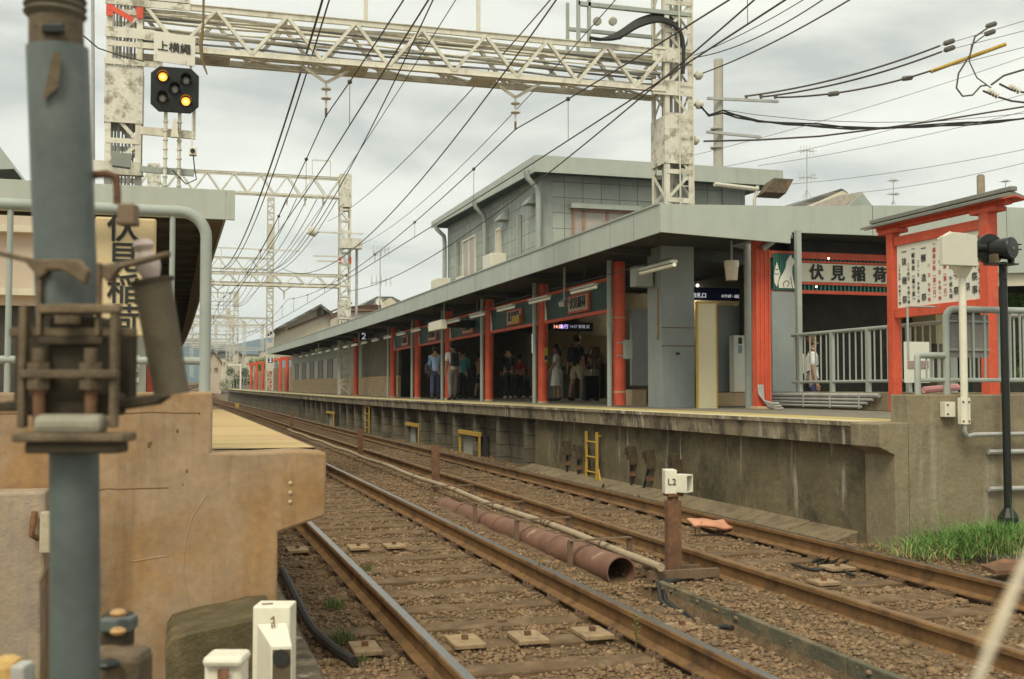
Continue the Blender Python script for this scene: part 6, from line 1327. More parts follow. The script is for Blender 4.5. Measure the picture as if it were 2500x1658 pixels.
for i, (u, v, Y, r, n, lf, lab, m) in enumerate(((588, 918, 128, 1.5, 4500, .11, 'dark green shrub behind the far platform end', M_LEAFD), (640, 893, 120, 1.6, 3500, .11, 'green bush behind the distant red posts', M_LEAF), (2515, 740, 19, .75, 700, .12, 'bright green leafy tree at the right picture border', M_LEAF), (2510, 880, 19, .5, 400, .10, 'low bright green shrub at the right picture border', M_LEAF))):
    p = atY(u, v, Y); t = thing('tree', (p.x, Y, 1.0+cz(Y)), lab, 'tree')
    crown(p, r, n, lf, i, (1.3, 1, .8)).build('crown', m, t)
    tb = MB(); tb.tube([(p.x, Y, .2+cz(Y)), (p.x+.02, Y, p.z-r*.4), (p.x-.05, Y, p.z+r*.2)], [.07*r+.03, .05*r+.02, .02], 8)
    for k in range(4): a = k*1.6; tb.tube([(p.x, Y, p.z-r*.3), (p.x+math.cos(a)*r*.6, Y+math.sin(a)*r*.5, p.z+r*.3)], [.03*r, .01], 5)
    tb.build('trunk', M_BARK, t)
# far platform end: red posts with caps, slat fence, pole, railing
ends = [85.5, 90, 96.5, 104, 110, 116]
for i, y in enumerate(ends):
    x = e2(y)+2.2; z = cz(y)+1.1
    t = thing('red_shelter_post', (x, y, z), 'distant red post with a flared cap, '+ORD[i]+' beyond the canopy end', 'post', 'distant red posts at the platform end')
    MB().cyl((x, y, z), (x, y, z+2.6), .14, 10).build('shaft', M_RED, t); MB().box((x-.5, y-.1, z+2.45), (x+.5, y+.1, z+2.62)).build('cap_board', M_RED, t)
fb = MB()
for y in np.arange(84.5, 118, .45): x = e2(y)+2.6; fb.box((x, y, cz(y)+1.1), (x+.06, y+.3, cz(y)+2.9 if y > 100 else cz(y)+3.0))
tag(fb.build('slat_fence', mat('brown_grey_slats', (.33, .24, .17), .8)), 'brown-grey slatted fence behind the distant red posts', 'fence')
p = atY(578, 940, 112); y = 118.; x = e2(y)+1.3
t = thing('white_post', (x, y, 1.1+cz(y)), 'white post at the far end of the right platform', 'post'); MB().cyl((x, y, 1.1+cz(y)), (x, y, 3.7+cz(y)), .1, 8).build('shaft', M_SIGNW, t); MB().box((x-1.3, y-.05, 3.5+cz(y)), (x+.1, y+.05, 3.7+cz(y))).build('arm', M_SIGNW, t)
fb = MB()
for k in range(9): x_ = e2(121)+.4+.35*k; fb.box((x_, 121, 1.1+cz(121)), (x_+.06, 121.06, 2.2+cz(121)))
fb.box((e2(121)+.4, 121, 2.2+cz(121)), (e2(121)+3.3, 121.08, 2.28+cz(121))); tag(fb.build('end_railing', M_GREY), 'grey railing closing the far end of the right platform', 'railing')
pm_ = atY(579, 996, 88); tag(MB().box((pm_.x-.14, 88, pm_.z-.1), (pm_.x+.14, 88.2, pm_.z+.36)).build('yellow_marker', M_YELP), 'small yellow marker box between the rails in the distance', 'marker')

# ------------------------------------------------------------------ white box, posts and lamp on the end wall
YW = YE-.06
t = thing('white_box_post', atY(2353, 1030, YW), 'tall cream post with a cream control box on top fixed to the concrete wall', 'post')
xw_ = atY(2353, 900, YW-.1).x; zb0 = atY(2353, 1035, YW).z; ztp = atY(2353, 650, YW-.1).z
MB().cyl((xw_, YW-.1, zb0), (xw_, YW-.1, ztp-.04), .036, 14).build('shaft', M_WHITE, t, smooth=True); MB().tube([(xw_, YW-.1, ztp-.12), (xw_, YW-.1, ztp)], [.04, .11], 12).build('flare', M_WHITE, t, smooth=True)
a = atY(2303, 648, YW-.25); b = atY(2386, 578, YW-.25)
MB().poly([(a.x, YW-.25, a.z+.005), (b.x, YW-.25, a.z+.005), (b.x, YW-.25, b.z), ((a.x*.3+b.x*.7), YW-.25, b.z+.03), ((a.x*.7+b.x*.3), YW-.25, b.z+.035), (a.x, YW-.25, b.z-.01)], (0, .06, 0)).build('control_box', mat('drab_cream_box', (.60, .58, .48), .5, .06, 4, .02), t, bevel=.006)
MB().tube([(b.x-.05, YW-.1, b.z), ((a.x+b.x)/2, YW-.1, b.z+.06), (a.x+.05, YW-.1, b.z-.02)], .007, 6).build('top_wire', M_WHITE, t)
MB().box((xw_-.05, YW-.12, zb0), (xw_+.055, YW-.06, zb0+.26)).build('bracket_plate', M_WHITE, t, bevel=.004); MB().box((xw_-.17, YW-.03, zb0+.07), (xw_-.05, YW+.05, zb0+.22)).build('wall_bracket', M_WHITE, t, bevel=.004)
for dx, dz in ((-.03, .03), (.035, .03), (-.03, .22), (.035, .22), (-.14, .1), (-.14, .19)): MB().ball((xw_+dx, YW-.122 if dx > -.1 else YW-.032, zb0+dz), .011, 8, 5).build('bolt', M_RUST, t)
MB().tube([(xw_, YW-.1, zb0), (xw_+.0, YW-.1, zb0-.07), (xw_+.04, YW-.08, zb0-.12), (xw_+.15, YW-.05, zb0-.105), (9.5, YW-.02, zb0-.1)], .022, 10).build('conduit', M_UPIPE, t, smooth=True)
t = thing('crossing_lamp', atY(2462, 1279, 9.1), 'black crossing lamp seen from behind on a tall black post', 'lamp')
xq = atY(2462, 1270, 9.1); xt = atY(2452, 700, 9.1)
MB().cyl((xq.x, 9.1, xq.z-.02), (atY(2448, 640, 9.1).x, 9.1, atY(2448, 640, 9.1).z), .038, 14).build('post', M_BLK, t, smooth=True); MB().tube([(xq.x, 9.1, xq.z-.1), (xq.x, 9.1, xq.z+.03), (xq.x, 9.1, xq.z+.12)], [.1, .1, .042], 12).build('post_foot', M_BLK, t)
pl = atY(2438, 607, 9.1)
MB().cyl((pl.x-.04, 9.16, pl.z), (pl.x-.04, 9.2, pl.z), .155, 28).build('target_disc', M_BLK, t, smooth=True)
MB().tube([(pl.x-.02, 9.16, pl.z), (pl.x+.03, 9.06, pl.z-.005), (pl.x+.05, 8.98, pl.z-.01), (pl.x+.055, 8.965, pl.z-.01)], [.085, .105, .112, .10], 26).build('lamp_case', M_BLK, t, smooth=True)
MB().cyl((pl.x+.055, 8.955, pl.z-.01), (pl.x+.055, 8.965, pl.z-.01), .018, 10).build('rear_boss', M_DUST, t)
MB().cyl((pl.x-.20, 9.18, pl.z+.01), (pl.x-.10, 9.18, pl.z+.01), .045, 12).build('side_socket', M_BLK, t, smooth=True)
for dz in (-.02, .03): MB().box((pl.x+.15, 9.0, pl.z+dz), (pl.x+.19, 9.02, pl.z+dz+.012)).build('pin', M_BLK, t)
MB().box((pl.x-.12, 9.02, pl.z-.165), (pl.x+.17, 9.18, pl.z-.15)).build('mount_plate', M_BLK, t); MB().box((pl.x+.07, 9.0, pl.z-.15), (pl.x+.10, 9.06, pl.z-.08)).build('mount_lug', M_BLK, t); MB().box((pl.x-.10, 9.04, pl.z-.15), (pl.x-.05, 9.12, pl.z-.06)).build('mount_lug', M_RUBB, t)
MB().tube([(pl.x, 9.05, pl.z-.15), (pl.x+.03, 9.04, pl.z-.22), (pl.x+.02, 9.05, pl.z-.3)], .012, 6).build('wire', M_BLKP, t)
for i, (z, lab) in enumerate(((-.25, 'grey pipe along the wall behind the black lamp post, upper'), (-.62, 'grey pipe along the wall behind the black lamp post, lower'))): tag(MB().cyl((pl.x+.0, 9.3, 1.05+z), (pl.x+4, 9.3, 1.05+z), .025, 8).build('wall_pipe', M_UPIPE), lab, 'pipe')
# rusty plate in the grass
tag(MB().poly([q(2395, 1388, -.05), q(2450, 1372, -.03), q(2520, 1375, -.03), q(2520, 1402, -.05), q(2430, 1402, -.05)], (0, 0, .03)).build('rusty_plate', M_RUST), 'rusty steel plate lying at the right edge of the grass', 'steel plate')

# ------------------------------------------------------------------ near items at bottom left
def nd(u, v, D): return atD(u, v, D)
# white marker box with dark hole
t = thing('marker_signal', nd(660, 1650, 3.9), 'large cream metal marker box with a round black hole at the picture bottom', 'signal marker')
a0 = -.0; c = nd(640, 1560, 4.0); D = 4.0; s = D/F0
xA = nd(616, 1600, D).x; 
def rb2(u0, v0, u1, v1, D, dep, name, m, bevel=.004, par=None):
    p = nd(u0, v1, D); q2 = nd(u1, v0, D); w_ = (u1-u0)*D/F0; h_ = (v1-v0)*D/F0
    r = RGT.copy(); f = Vector((FWD.x, FWD.y, 0)).normalized()
    o = Vector((p.x, p.y, p.z)); pts = []
    for z in (0, h_):
        for (a, b) in ((0, 0), (w_, 0), (w_, dep), (0, dep)): v = o+r*a+f*b; pts.append((v.x, v.y, o.z+z))
    return MB().hexa(pts).build(name, m, par, bevel=bevel)
rb2(614, 1484, 706, 1790, 4.05, .12, 'housing', M_WHITE, .006, t)
hp = [nd(628, 1524, 4.0), nd(700, 1520, 4.0), nd(713, 1576, 3.8), nd(662, 1578, 3.8)]
# sloping hood front
hb = MB(); f_ = Vector((FWD.x, FWD.y, 0)).normalized(); A, B, C_, D_ = [Vector(p) for p in hp]
dn = Vector((0, 0, -.34))
hb.hexa([A+dn, B+dn, C_+dn*.82, D_+dn*.82, A, B, C_, D_]); hb.build('hood', M_WHITE, t, bevel=.003)
fc = [D_+f_*-.004+Vector((0, 0, -.012)), C_+f_*-.004+Vector((0, 0, -.012))]
d0 = fc[0]+RGT*.006; d1 = fc[1]-RGT*.004; MB().hexa([d0+Vector((0, 0, -.26)), d1+Vector((0, 0, -.26)), d1+Vector((0, 0, -.26))+f_*.002, d0+Vector((0, 0, -.26))+f_*.002, d0, d1, d1+f_*.002, d0+f_*.002]).build('front_recess', mat('brown_front_plate', (.10, .075, .045), .8), t)
cc = nd(686, 1606, 3.788); MB().cyl(cc-f_*.003, cc, .029, 24).build('black_hole', M_INK, t)
MB().box((nd(640, 1483, 4.1).x, nd(640, 1483, 4.1).y, nd(640, 1482, 4.1).z), (nd(668, 1483, 4.1).x, nd(640, 1483, 4.1).y+.03, nd(640, 1477, 4.1).z)).build('top_catch', M_RUST, t)
MB().tube([nd(662, 1512, 3.98), nd(668, 1506, 3.96), nd(670, 1530, 3.95), nd(664, 1532, 3.95), nd(664, 1520, 3.96)], .003, 6).build('wire_clasp', M_RUST, t)
# rounded white cap box
t = thing('rounded_box', nd(540, 1650, 3.6), 'rounded cream metal box with a brown latch at the picture bottom', 'box')
rb2(494, 1612, 590, 1790, 3.6, .10, 'box_body', M_WHITE, .018, t); rb2(492, 1606, 591, 1630, 3.585, .13, 'lid', M_WHITE, .014, t); rb2(530, 1634, 556, 1668, 3.58, .01, 'latch', M_RUST, .002, t)
# rusty bolted bracket seen right of the pole and disc
t = thing('bolted_bracket', nd(275, 1560, 2.4), 'blurred dark bracket with brass bolts beside the foreground pole at the picture bottom', 'bracket')
rb2(240, 1500, 313, 1592, 2.4, .05, 'bracket_plate', M_BDARK, .012, t); rb2(240, 1512, 316, 1546, 2.38, .06, 'grey_band', M_POLE, .006, t)
for v in (1497, 1541): MB().ball(nd(288, v, 2.36), .016, 10, 6, (1.1, 1, .6)).build('bolt', mat('brass_bolt', (.55, .33, .15), .4, .2, 9, 0, metal=.6), t)
rb2(150, 1598, 340, 1760, 2.3, .1, 'base_casting', M_RUBB, .02, t); MB().ball(nd(262, 1622, 2.28), .022, 12, 6, (1.2, 1, .5)).build('socket', M_BLK, t)
t = thing('brass_fitting', nd(20, 1640, 2.2), 'blurred brass and grey fitting in the bottom left corner', 'fitting')
rb2(-40, 1612, 34, 1800, 2.2, .06, 'cap', mat('brass_cap', (.55, .35, .12), .5, .2), .02, t); rb2(20, 1628, 56, 1800, 2.15, .05, 'grey_nut', M_UPIPE, .006, t)
tag(blades(14, nd(85, 1700, 2.6), .04, .03, .14, .004, .6).build('weed_tuft', M_GRASSD), 'few thin weeds left of the foreground pole at the bottom', 'grass')

# ------------------------------------------------------------------ foreground pole (crossing mast)
t = thing('crossing_pole', nd(183, 1900, 1.9), 'large out-of-focus blue-grey pole with rusty brackets in the left foreground', 'pole')
Dp = 1.9; n_ = lambda u, v, d=0: nd(u, v, Dp+d)
r1, r2 = 72*Dp/F0, 58*Dp/F0
MB().tube([n_(140, 118), n_(147, 300), n_(155, 520), n_(165, 770)], r1, 28).build('upper_tube', M_POLE, t, smooth=True)
MB().tube([n_(181, 1080), n_(183, 1400), n_(184, 2300)], r2, 28).build('lower_tube', M_POLE, t, smooth=True)
MB().tube([n_(137, 50), n_(138, 118)], [63*Dp/F0, 64*Dp/F0], 24).build('neck', M_RUBB, t, smooth=True)
cc = MB()
for k, v in enumerate((-60, -40, -20, 0, 18, 36)): p = n_(135, v); cc.tube([p+Vector((0, 0, -.008)), p, p+Vector((0, 0, .008))], [.044, .052, .044], 22)
cc.tube([n_(136, 50), n_(134, -90)], .043, 20); cc.build('corrugated_top', mat('dark_corrugated', (.14, .12, .09), .7), t, smooth=True)
rb2(100, 55, 155, 80, Dp-.052, .01, 'slot', M_BLK, .003, t)
MB().hexa([n_(105, 240, -.055), n_(130, 130, -.055), n_(150, 130, -.055), n_(140, 210, -.055), n_(105, 245, -.06), n_(130, 128, -.062), n_(152, 128, -.062), n_(142, 212, -.06)]).build('paint_scar', M_RUBB, t)
# barbed arms
ar = MB()
ar.poly([n_(-30, 606, -.06), n_(60, 626, -.06), n_(118, 640, -.06), n_(118, 662, -.06), n_(95, 680, -.06), n_(60, 640, -.06), n_(-30, 618, -.06)], f_*.02)
ar.build('spiked_arm', M_RUBB, t, bevel=.002); ar = MB()
ar.poly([n_(410, 612, -.04), n_(340, 630, -.04), n_(240, 648, -.05), n_(240, 665, -.05), n_(262, 690, -.05), n_(290, 655, -.05), n_(410, 624, -.04)], f_*.02)
ar.build('spiked_arm', M_RUBB, t, bevel=.002)
MB().poly([n_(95, 632, -.085), n_(190, 632, -.085), n_(215, 660, -.085), n_(205, 695, -.085), n_(150, 660, -.085), n_(105, 660, -.085)], f_*.02).build('arm_plate', M_RUBB, t, bevel=.004)
# clamp body
rb2(112, 770, 236, 980, Dp-.045, .09, 'clamp_core', M_BDARK, .01, t)
rb2(30, 800, 118, 1000, Dp+.03, .03, 'side_bracket', M_BDARK, .006, t); rb2(240, 810, 322, 980, Dp+.03, .03, 'side_bracket', M_BDARK, .006, t)
for (u0, v0, u1, v1, dd, m) in ((92, 742, 290, 764, -.07, M_RUBB), (20, 800, 326, 822, -.05, M_RUBB), (45, 903, 284, 924, -.08, M_RUBB), (90, 822, 250, 842, -.06, M_BDARK)): rb2(u0, v0, u1, v1, Dp+dd, .02, 'cross_bar', m, .003, t)
for u in (48, 272): rb2(u-9, 745, u+9, 1045, Dp-.075, .02, 'vertical_bar', M_RUBB, .003, t)
for u in (92, 236): rb2(u-6, 640, u+6, 820, Dp-.06, .015, 'vertical_bar', M_RUBB, .003, t)
for u in (95, 222):
    MB().cyl(n_(u, 1040, -.06), n_(u, 870, -.06), .010, 12).build('bolt_rod', M_RUST, t, smooth=True)
    MB().cyl(n_(u, 950, -.06), n_(u, 885, -.06), .020, 6).build('hex_nut', M_RUBB, t); MB().cyl(n_(u, 882, -.06), n_(u, 850, -.06), .011, 10).build('bolt_tip', M_RUBB, t)
MB().cyl(n_(165, 790, -.075), n_(165, 770, -.075), .02, 12).build('centre_bolt', M_RUBB, t)
MB().poly([n_(-30, 985, -.03), n_(30, 978, -.03), n_(300, 972, -.03), n_(390, 960, -.03), n_(410, 968, -.03), n_(380, 988, -.03), n_(300, 1000, -.03), n_(-30, 1006, -.03)], f_*.03).build('lower_arm', M_BDARK, t, bevel=.004)
rb2(75, 1012, 245, 1060, Dp-.085, .05, 'light_plate', mat('pale_plate_paint', (.27, .25, .19), .6, .2, 8), .012, t)
rb2(26, 1058, 300, 1080, Dp-.09, .07, 'base_flange', M_RUBB, .004, t); rb2(58, 1080, 284, 1108, Dp-.08, .06, 'base_block', M_BDARK, .004, t)
rb2(40, 960, 285, 1015, Dp-.04, .05, 'shadow_block', M_BDARK, .006, t)
# bell tube & insulator
A_ = n_(372, 690, .12); B_ = n_(420, 965, .12); ax = (B_-A_).normalized()
MB().tube([A_, A_+ax*.004, B_], [.036, .034, .031], 24).build('bell_tube', M_RUBB if False else mat('brown_grey_tube', (.13, .105, .07), .6, .2), t, smooth=True)
MB().cyl(A_-ax*.006, A_, .040, 24).build('tube_rim', M_BDARK, t, smooth=True)
MB().tube([n_(348, 585, .12), n_(350, 600, .12), n_(352, 615, .12), n_(358, 640, .12), n_(366, 660, .12), n_(372, 688, .12)], [.012, .02, .013, .024, .020, .012], 16).build('porcelain_insulator', M_PINKI, t, smooth=True)
MB().tube([n_(225, 428, .02), n_(262, 424, .02), n_(284, 432, .02), n_(286, 470, .02), n_(286, 498, .02)], .007, 8).build('bent_rod', M_RUST, t, smooth=True)
rb2(284, 495, 327, 548, Dp+.01, .03, 'small_box', mat('brown_small_box', (.20, .14, .09), .7), .004, t)
# crossing rope at right
wd = MB(); wd.tube([nd(2660, 1060, .55), nd(2500, 1385, .55), nd(2395, 1640, .55), nd(2330, 1800, .55)], .0021, 8)
tag(wd.build('pale_rope', mat('pale_cord_fibre', (.75, .66, .52), .7)), 'blurred pale cord crossing the bottom right corner', 'cord')
tag(MB().tube([nd(2660, 1075, .6), nd(2487, 1395, .6), nd(2392, 1580, .6)], .0011, 6).build('tan_rope', mat('tan_cord_fibre', (.5, .36, .18), .7)), 'blurred thin tan cord beside the pale one at the bottom right', 'cord')
HAZE = 0.0003
# ------------------------------------------------------------------ people
def skinmesh(name, verts, edges, radii, m, parent, sub=1, root=0):
    me = bpy.data.meshes.new('t'); me.from_pydata([tuple(v) for v in verts], edges, []); o = bpy.data.objects.new('tmp', me); col.objects.link(o)
    sk = o.modifiers.new('s', 'SKIN'); 
    for i, d in enumerate(me.skin_vertices[0].data): r = radii[i]; d.radius = (r, r) if not isinstance(r, tuple) else r; d.use_root = (i == root)
    sk.use_smooth_shade = True; ss = o.modifiers.new('u', 'SUBSURF'); ss.levels = sub; ss.render_levels = sub
    dg = bpy.context.evaluated_depsgraph_get(); nm = bpy.data.meshes.new_from_object(o.evaluated_get(dg)); bpy.data.objects.remove(o)
    nm.name = name; nm.materials.clear(); nm.materials.append(m); nm.transform(Matrix.Translation(-ORG[parent.name])); nm.polygons.foreach_set('use_smooth', [True]*len(nm.polygons))
    q_ = bpy.data.objects.new(name, nm); col.objects.link(q_); q_.parent = parent; ORG[q_.name] = ORG[parent.name]; return q_
def person(p, face, H, label, top, legs, shoes=(.02, .02, .02), sleeves='short', shorts=False, dress=False, bag=None, bagside=0, la=(.1, .0), ra=(.1, .0), lbend=.2, rbend=.2, step=.12, hair=M_HAIR, longhair=False, strap=False, hd=0., hat=False):
    """p feet position, face = heading angle (0 = +Y away from camera), arms: (out, forward)"""
    p = Vector(p); t = thing('person', p, label, 'person', 'people waiting on the right platform')
    s = H/1.75
    def T(x, y, z): v = rotz((x*s, y*s, z*s), -face); return p+v
    V, E, Rr = [], [], []
    def av(q_, r, par=None): V.append(q_); Rr.append(r*s); 
    def add(pt, r, par):
        V.append(T(*pt)); Rr.append(r*s if not isinstance(r, tuple) else tuple(a*s for a in r)); i = len(V)-1
        if par is not None: E.append((par, i))
        return i
    hip = add((0, 0, .93), .13, None); wa = add((0, .0, 1.08), .115, hip); ch = add((0, -.01, 1.27), .135, wa); nk0 = add((0, -.005, 1.43), .09, ch); nk = add((0, .01, 1.50), .052, nk0)
    h1 = add((0, .02, 1.56), .072, nk); h2 = add((0, .025, 1.64), .092, h1); h3 = add((0, .015, 1.70), .07, h2)
    J = {}
    for sd, (o_, f_a), bend in ((-1, la, lbend), (1, ra, rbend)):
        sh = add((sd*.17, 0, 1.39), .062, nk0); ux, uy = sd*math.sin(o_), math.sin(f_a); L1 = .29
        el = (sd*.17+ux*L1, uy*L1, 1.39-L1*math.cos(max(abs(o_), abs(f_a)))); ei = add(el, .042, sh)
        fw = f_a+bend; wr = (el[0]+ux*.12, el[1]+math.sin(fw)*.25, el[2]-math.cos(fw)*.25); wi = add(wr, .028, ei)
        dr = Vector((ux*.3, math.sin(fw+.1), -math.cos(fw+.1))).normalized(); pm = Vector(wr)+dr*.055; pi = add(tuple(pm), (.034, .018), wi)
        for k in range(4):
            off = Vector((0, (k-1.5)*.019, 0)); ln = (.055, .068, .062, .046)[k]
            k1 = add(tuple(pm+off+dr*.035), .009, pi); k2 = add(tuple(pm+off+dr*(.035+ln)+Vector((-sd*.008, 0, 0))), .007, k1)
        th = add(tuple(Vector(wr)+dr*.04+Vector((-sd*.0, .034, 0))), .010, wi); add(tuple(Vector(wr)+dr*.085+Vector((0, .045, 0))), .008, th)
        J[sd] = (V[sh], V[ei], V[wi])
    for sd in (-1, 1):
        fy = sd*step; th = add((sd*.09, 0, .86), .098, hip); kn = add((sd*.10, fy*.5+.02, .49), .062, th); cf = add((sd*.105, fy*.8-.01, .34), .058, kn); an = add((sd*.11, fy, .09), .038, cf); ft = add((sd*.12, fy+.09, .045), .036, an); add((sd*.125, fy+.16, .035), .026, ft)
        J['l%d' % sd] = (V[th], V[kn], V[cf], V[an], V[ft], V[ft+1])
    skinmesh('body', V, E, Rr, M_SKIN, t, 1, hip)
    # face details
    fb = MB(); fb.ball(T(0, .115, 1.615), .013*s, 8, 5, (1, 1, 1.4)); fb.build('nose', M_SKIN, t)
    eb = MB(); eb.ball(T(-.032, .107, 1.645), .009*s, 6, 4); eb.ball(T(.032, .107, 1.645), .009*s, 6, 4); eb.build('eyes', M_BLK, t)
    er = MB(); er.ball(T(-.09, .015, 1.63), .022*s, 8, 5, (.5, 1, 1.3)); er.ball(T(.09, .015, 1.63), .022*s, 8, 5, (.5, 1, 1.3)); er.build('ears', M_SKIN, t)
    # hair cap
    hb = MB(); hb.ball(T(0, -.005, 1.665), .108*s, 16, 10, (.93, 1.03, .98)); ho = hb.build('hair', hair, t, smooth=True)
    if longhair: MB().tube([T(0, -.04, 1.66), T(0, -.075, 1.55), T(0, -.08, 1.42), T(0, -.08, 1.36)], [.07*s, .085*s, .075*s, .03*s], 12).build('hair', hair, t, smooth=True)
    if hat: MB().tube([T(0, 0, 1.66), T(0, 0, 1.675), T(0, 0, 1.69), T(0, 0, 1.76), T(0, 0, 1.78)], [.16*s, .16*s, .112*s, .10*s, .05*s], 20).build('hat', cloth('straw', (.5, .4, .22)), t, smooth=True)
    # shirt
    pts = [T(0, 0, .90), T(0, 0, 1.08), T(0, -.01, 1.27), T(0, -.005, 1.42), T(0, .005, 1.47)]; rr = [.150*s, .135*s, .152*s, .105*s, .062*s]; ed = [(0, 1), (1, 2), (2, 3), (3, 4)]
    for sd in (-1, 1):
        a, b, c_ = J[sd]; i = len(pts); pts += [a, a.lerp(b, .8)]; rr += [.077*s, .066*s]; ed += [(3, i), (i, i+1)]
        if sleeves == 'long': pts += [b, b.lerp(c_, .9)]; rr += [.055*s, .042*s]; ed += [(i+1, i+2), (i+2, i+3)]
    skinmesh('shirt' if not dress else 'dress_top', pts, ed, rr, top, t, 1, 1)
    if dress:
        n = 22; prof = [(1.10, .135), (.95, .17), (.75, .205), (.56, .235), (.47, .25)]; vs = []
        for z, r in prof:
            for k in range(n): a = 2*math.pi*k/n; w = 1+.05*math.sin(a*7)*(1.1-z)*1.5; vs.append(T(r*w*math.cos(a), r*w*.8*math.sin(a), z))
        MB().add(vs, [(i*n+k, i*n+(k+1) % n, (i+1)*n+(k+1) % n, (i+1)*n+k) for i in range(len(prof)-1) for k in range(n)]).build('dress_skirt', top, t, smooth=True)
    else:
        pts = [T(0, 0, 1.0), T(0, 0, .92)]; rr = [.138*s, .15*s]; ed = [(0, 1)]
        for sd in (-1, 1):
            j = J['l%d' % sd]; i = len(pts)
            if shorts: pts += [j[0], j[0].lerp(j[1], .85)]; rr += [.118*s, .108*s]; ed += [(1, i), (i, i+1)]
            else: pts += [j[0], j[1], j[2], j[3]]; rr += [.112*s, .082*s, .076*s, .066*s]; ed += [(1, i), (i, i+1), (i+1, i+2), (i+2, i+3)]
        skinmesh('shorts' if shorts else 'trousers', pts, ed, rr, legs, t, 1, 1)
    for sd in (-1, 1):
        j = J['l%d' % sd]; c0 = j[3]-Vector((0, 0, .035*s)); sb = MB(); d = (j[5]-j[3]); d.z = 0; d.normalize(); sb.tube([c0-d*.05*s, c0, j[4]+Vector((0, 0, -.005)), j[5]+d*.03*s], [.036*s, .048*s, .043*s, .026*s], 10); sb.build('shoe', cloth('shoe%.2f' % shoes[0], shoes), t, smooth=True)
    if bag == 'backpack':
        b = MB(); pts = [T(x, y, z) for z in (1.02, 1.42) for (x, y) in ((-.14, -.15), (.14, -.15), (.12, -.29), (-.12, -.29))]; b.hexa(pts); bo = b.build('backpack', bagside or cloth('black_pack', (.02, .02, .02)), t, bevel=.04*s)
        MB().hexa([T(x, y, z) for z in (1.05, 1.22) for (x, y) in ((-.10, -.285), (.10, -.285), (.09, -.33), (-.09, -.33))]).build('pocket', bagside or cloth('black_pack', (.02, .02, .02)), bo, bevel=.02*s)
        for sd in (-1, 1): MB().tube([T(sd*.09, -.16, 1.40), T(sd*.10, -.04, 1.50), T(sd*.11, .12, 1.42), T(sd*.12, .12, 1.2), T(sd*.13, -.12, 1.05)], .016*s, 6).build('strap', cloth('black_strap', (.015, .015, .015)), bo)
    if bag == 'shoulder':
        sd = -1 if not bagside else bagside; b = MB(); b.hexa([T(sd*.28+x, y, z) for z in (.82, 1.14) for (x, y) in ((-.06, -.17), (.06, -.17), (.06, .15), (-.06, .15))]); bo = b.build('shoulder_bag', cloth('black_bag', (.025, .025, .028)), t, bevel=.05*s)
        MB().tube([T(sd*.28, -.1, 1.12), T(sd*.18, -.03, 1.47), T(sd*.28, .1, 1.12)], .012*s, 6).build('strap', cloth('black_strap', (.015, .015, .015)), bo)
    if strap: MB().tube([T(.15, .02, 1.47), T(.02, -.165, 1.25), T(-.17, -.08, 1.0)], .012*s, 6).build('strap', cloth('black_strap', (.015, .015, .015)), t)
    return t
def ppos(u, D): p = atD(u, 960, D); return (p.x, p.y, 1.102)
person(ppos(1063, 36), .15, 1.74, 'man in a light blue jacket and navy trousers with a black shoulder bag', cloth('lightblue', (.22, .33, .50)), cloth('navy', (.035, .04, .085)), bag='shoulder', la=(.12, .1), ra=(.1, .3), rbend=.7, sleeves='long')
person(ppos(1105, 33.6), -.1, 1.75, 'man in a white shirt and grey trousers wearing a black backpack', cloth('white', (.62, .60, .55)), cloth('greyt', (.16, .14, .13)), bag='backpack', ra=(.15, .1), step=.1)
person(ppos(1130, 37.2), .2, 1.66, 'person in a teal jacket and black trousers behind the white shirt', cloth('teal', (.04, .17, .22)), cloth('blackt', (.015, .018, .02)), sleeves='long', ra=(.1, .6), rbend=.9)
person(ppos(1171, 40), 1.2, 1.62, 'woman in a tan top and black shorts behind a slim grey post', cloth('tan', (.23, .16, .09)), cloth('blackt', (.015, .018, .02)), shorts=True, bag='shoulder', la=(.3, .4))
person(ppos(1240, 37.5), .1, 1.80, 'man dressed all in black standing in the dark hall', cloth('blackt', (.015, .018, .02)), cloth('blackt', (.015, .018, .02)), sleeves='long', shoes=(.5, .48, .45), ra=(.1, .5), rbend=1.)
person(ppos(1268, 40), .8, 1.58, 'person in a dark red shirt beside the man in black', cloth('darkred', (.22, .03, .02)), cloth('blackt', (.015, .018, .02)), shoes=(.5, .48, .45))
person(ppos(1301, 41), -.5, 1.66, 'person in grey behind a slim post near the second red column', cloth('greytop', (.20, .20, .19)), cloth('greyt', (.16, .14, .13)), shoes=(.45, .43, .40), ra=(.2, .5), rbend=1.1)
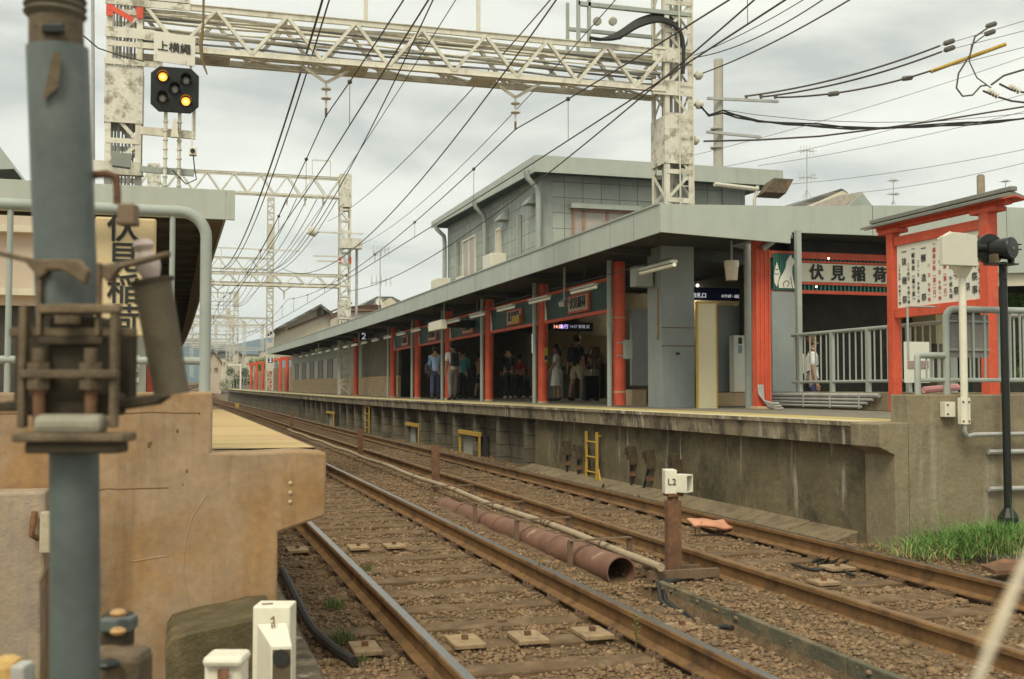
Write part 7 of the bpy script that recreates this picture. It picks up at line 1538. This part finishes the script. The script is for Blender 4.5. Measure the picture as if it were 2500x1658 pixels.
person(ppos(1359, 31), -1.25, 1.58, 'woman in a white dress with a thin black strap by the red column', cloth('whitedress', (.55, .53, .49)), None, dress=True, strap=True, longhair=True, shoes=(.03, .03, .03), la=(.1, .3), ra=(.1, .3), rbend=.5, step=.08)
person(ppos(1409, 31), 1.0, 1.84, 'tall man in a black shirt and khaki shorts with a black backpack', cloth('blackt', (.015, .018, .02)), cloth('khaki', (.36, .32, .23)), shorts=True, bag='backpack', la=(.35, -.1), lbend=.1, step=.17)
pz = atD(1984, 1010, 20.6)
person((pz.x, pz.y, .70), 2.0, 1.72, 'person with brown hair carrying a cream backpack behind the grey fence', cloth('white', (.62, .60, .55)), cloth('navy', (.035, .04, .085)), bag='backpack', bagside=cloth('creambag', (.42, .38, .28)), hair=mat('brown_hair', (.15, .07, .03), .6))
t = thing('suitcase', ppos(1440, 31), 'black wheeled suitcase beside the man in khaki shorts', 'suitcase'); x, y, z = ppos(1440, 31)
MB().box((x-.2, y-.12, z+.06), (x+.25, y+.14, z+.7)).build('shell', M_BLK, t, bevel=.04)
for dx in (-.15, .2): MB().cyl((x+dx, y-.1, z+.035), (x+dx, y+.1, z+.035), .034, 12).build('wheel', M_BLK, t)
hm = MB(); hm.tube([(x-.1, y, z+.7), (x-.1, y, z+1.0), (x+.14, y, z+1.0), (x+.14, y, z+.7)], .01, 6); hm.build('handle', M_UPIPE, t)
# ------------------------------------------------------------------ haze
hz = MB(); hz.box((-1650, -40, -8), (2400, 2700, 165))
vm = bpy.data.materials.new('haze_air'); vm.use_nodes = True; vt = vm.node_tree; vt.nodes.clear()
vo = N(vt, 'ShaderNodeOutputMaterial'); vp = N(vt, 'ShaderNodeVolumePrincipled'); vp.inputs['Density'].default_value = HAZE; vp.inputs['Color'].default_value = (.66, .80, .95, 1)
vt.links.new(vp.outputs[0], vo.inputs['Volume'])
if HAZE > 0: o = hz.build('haze', vm, loc=(0, 0, 0)); tag(o, kind='stuff')
scene.cycles.volume_bounces = 0; scene.cycles.volume_max_steps = 64
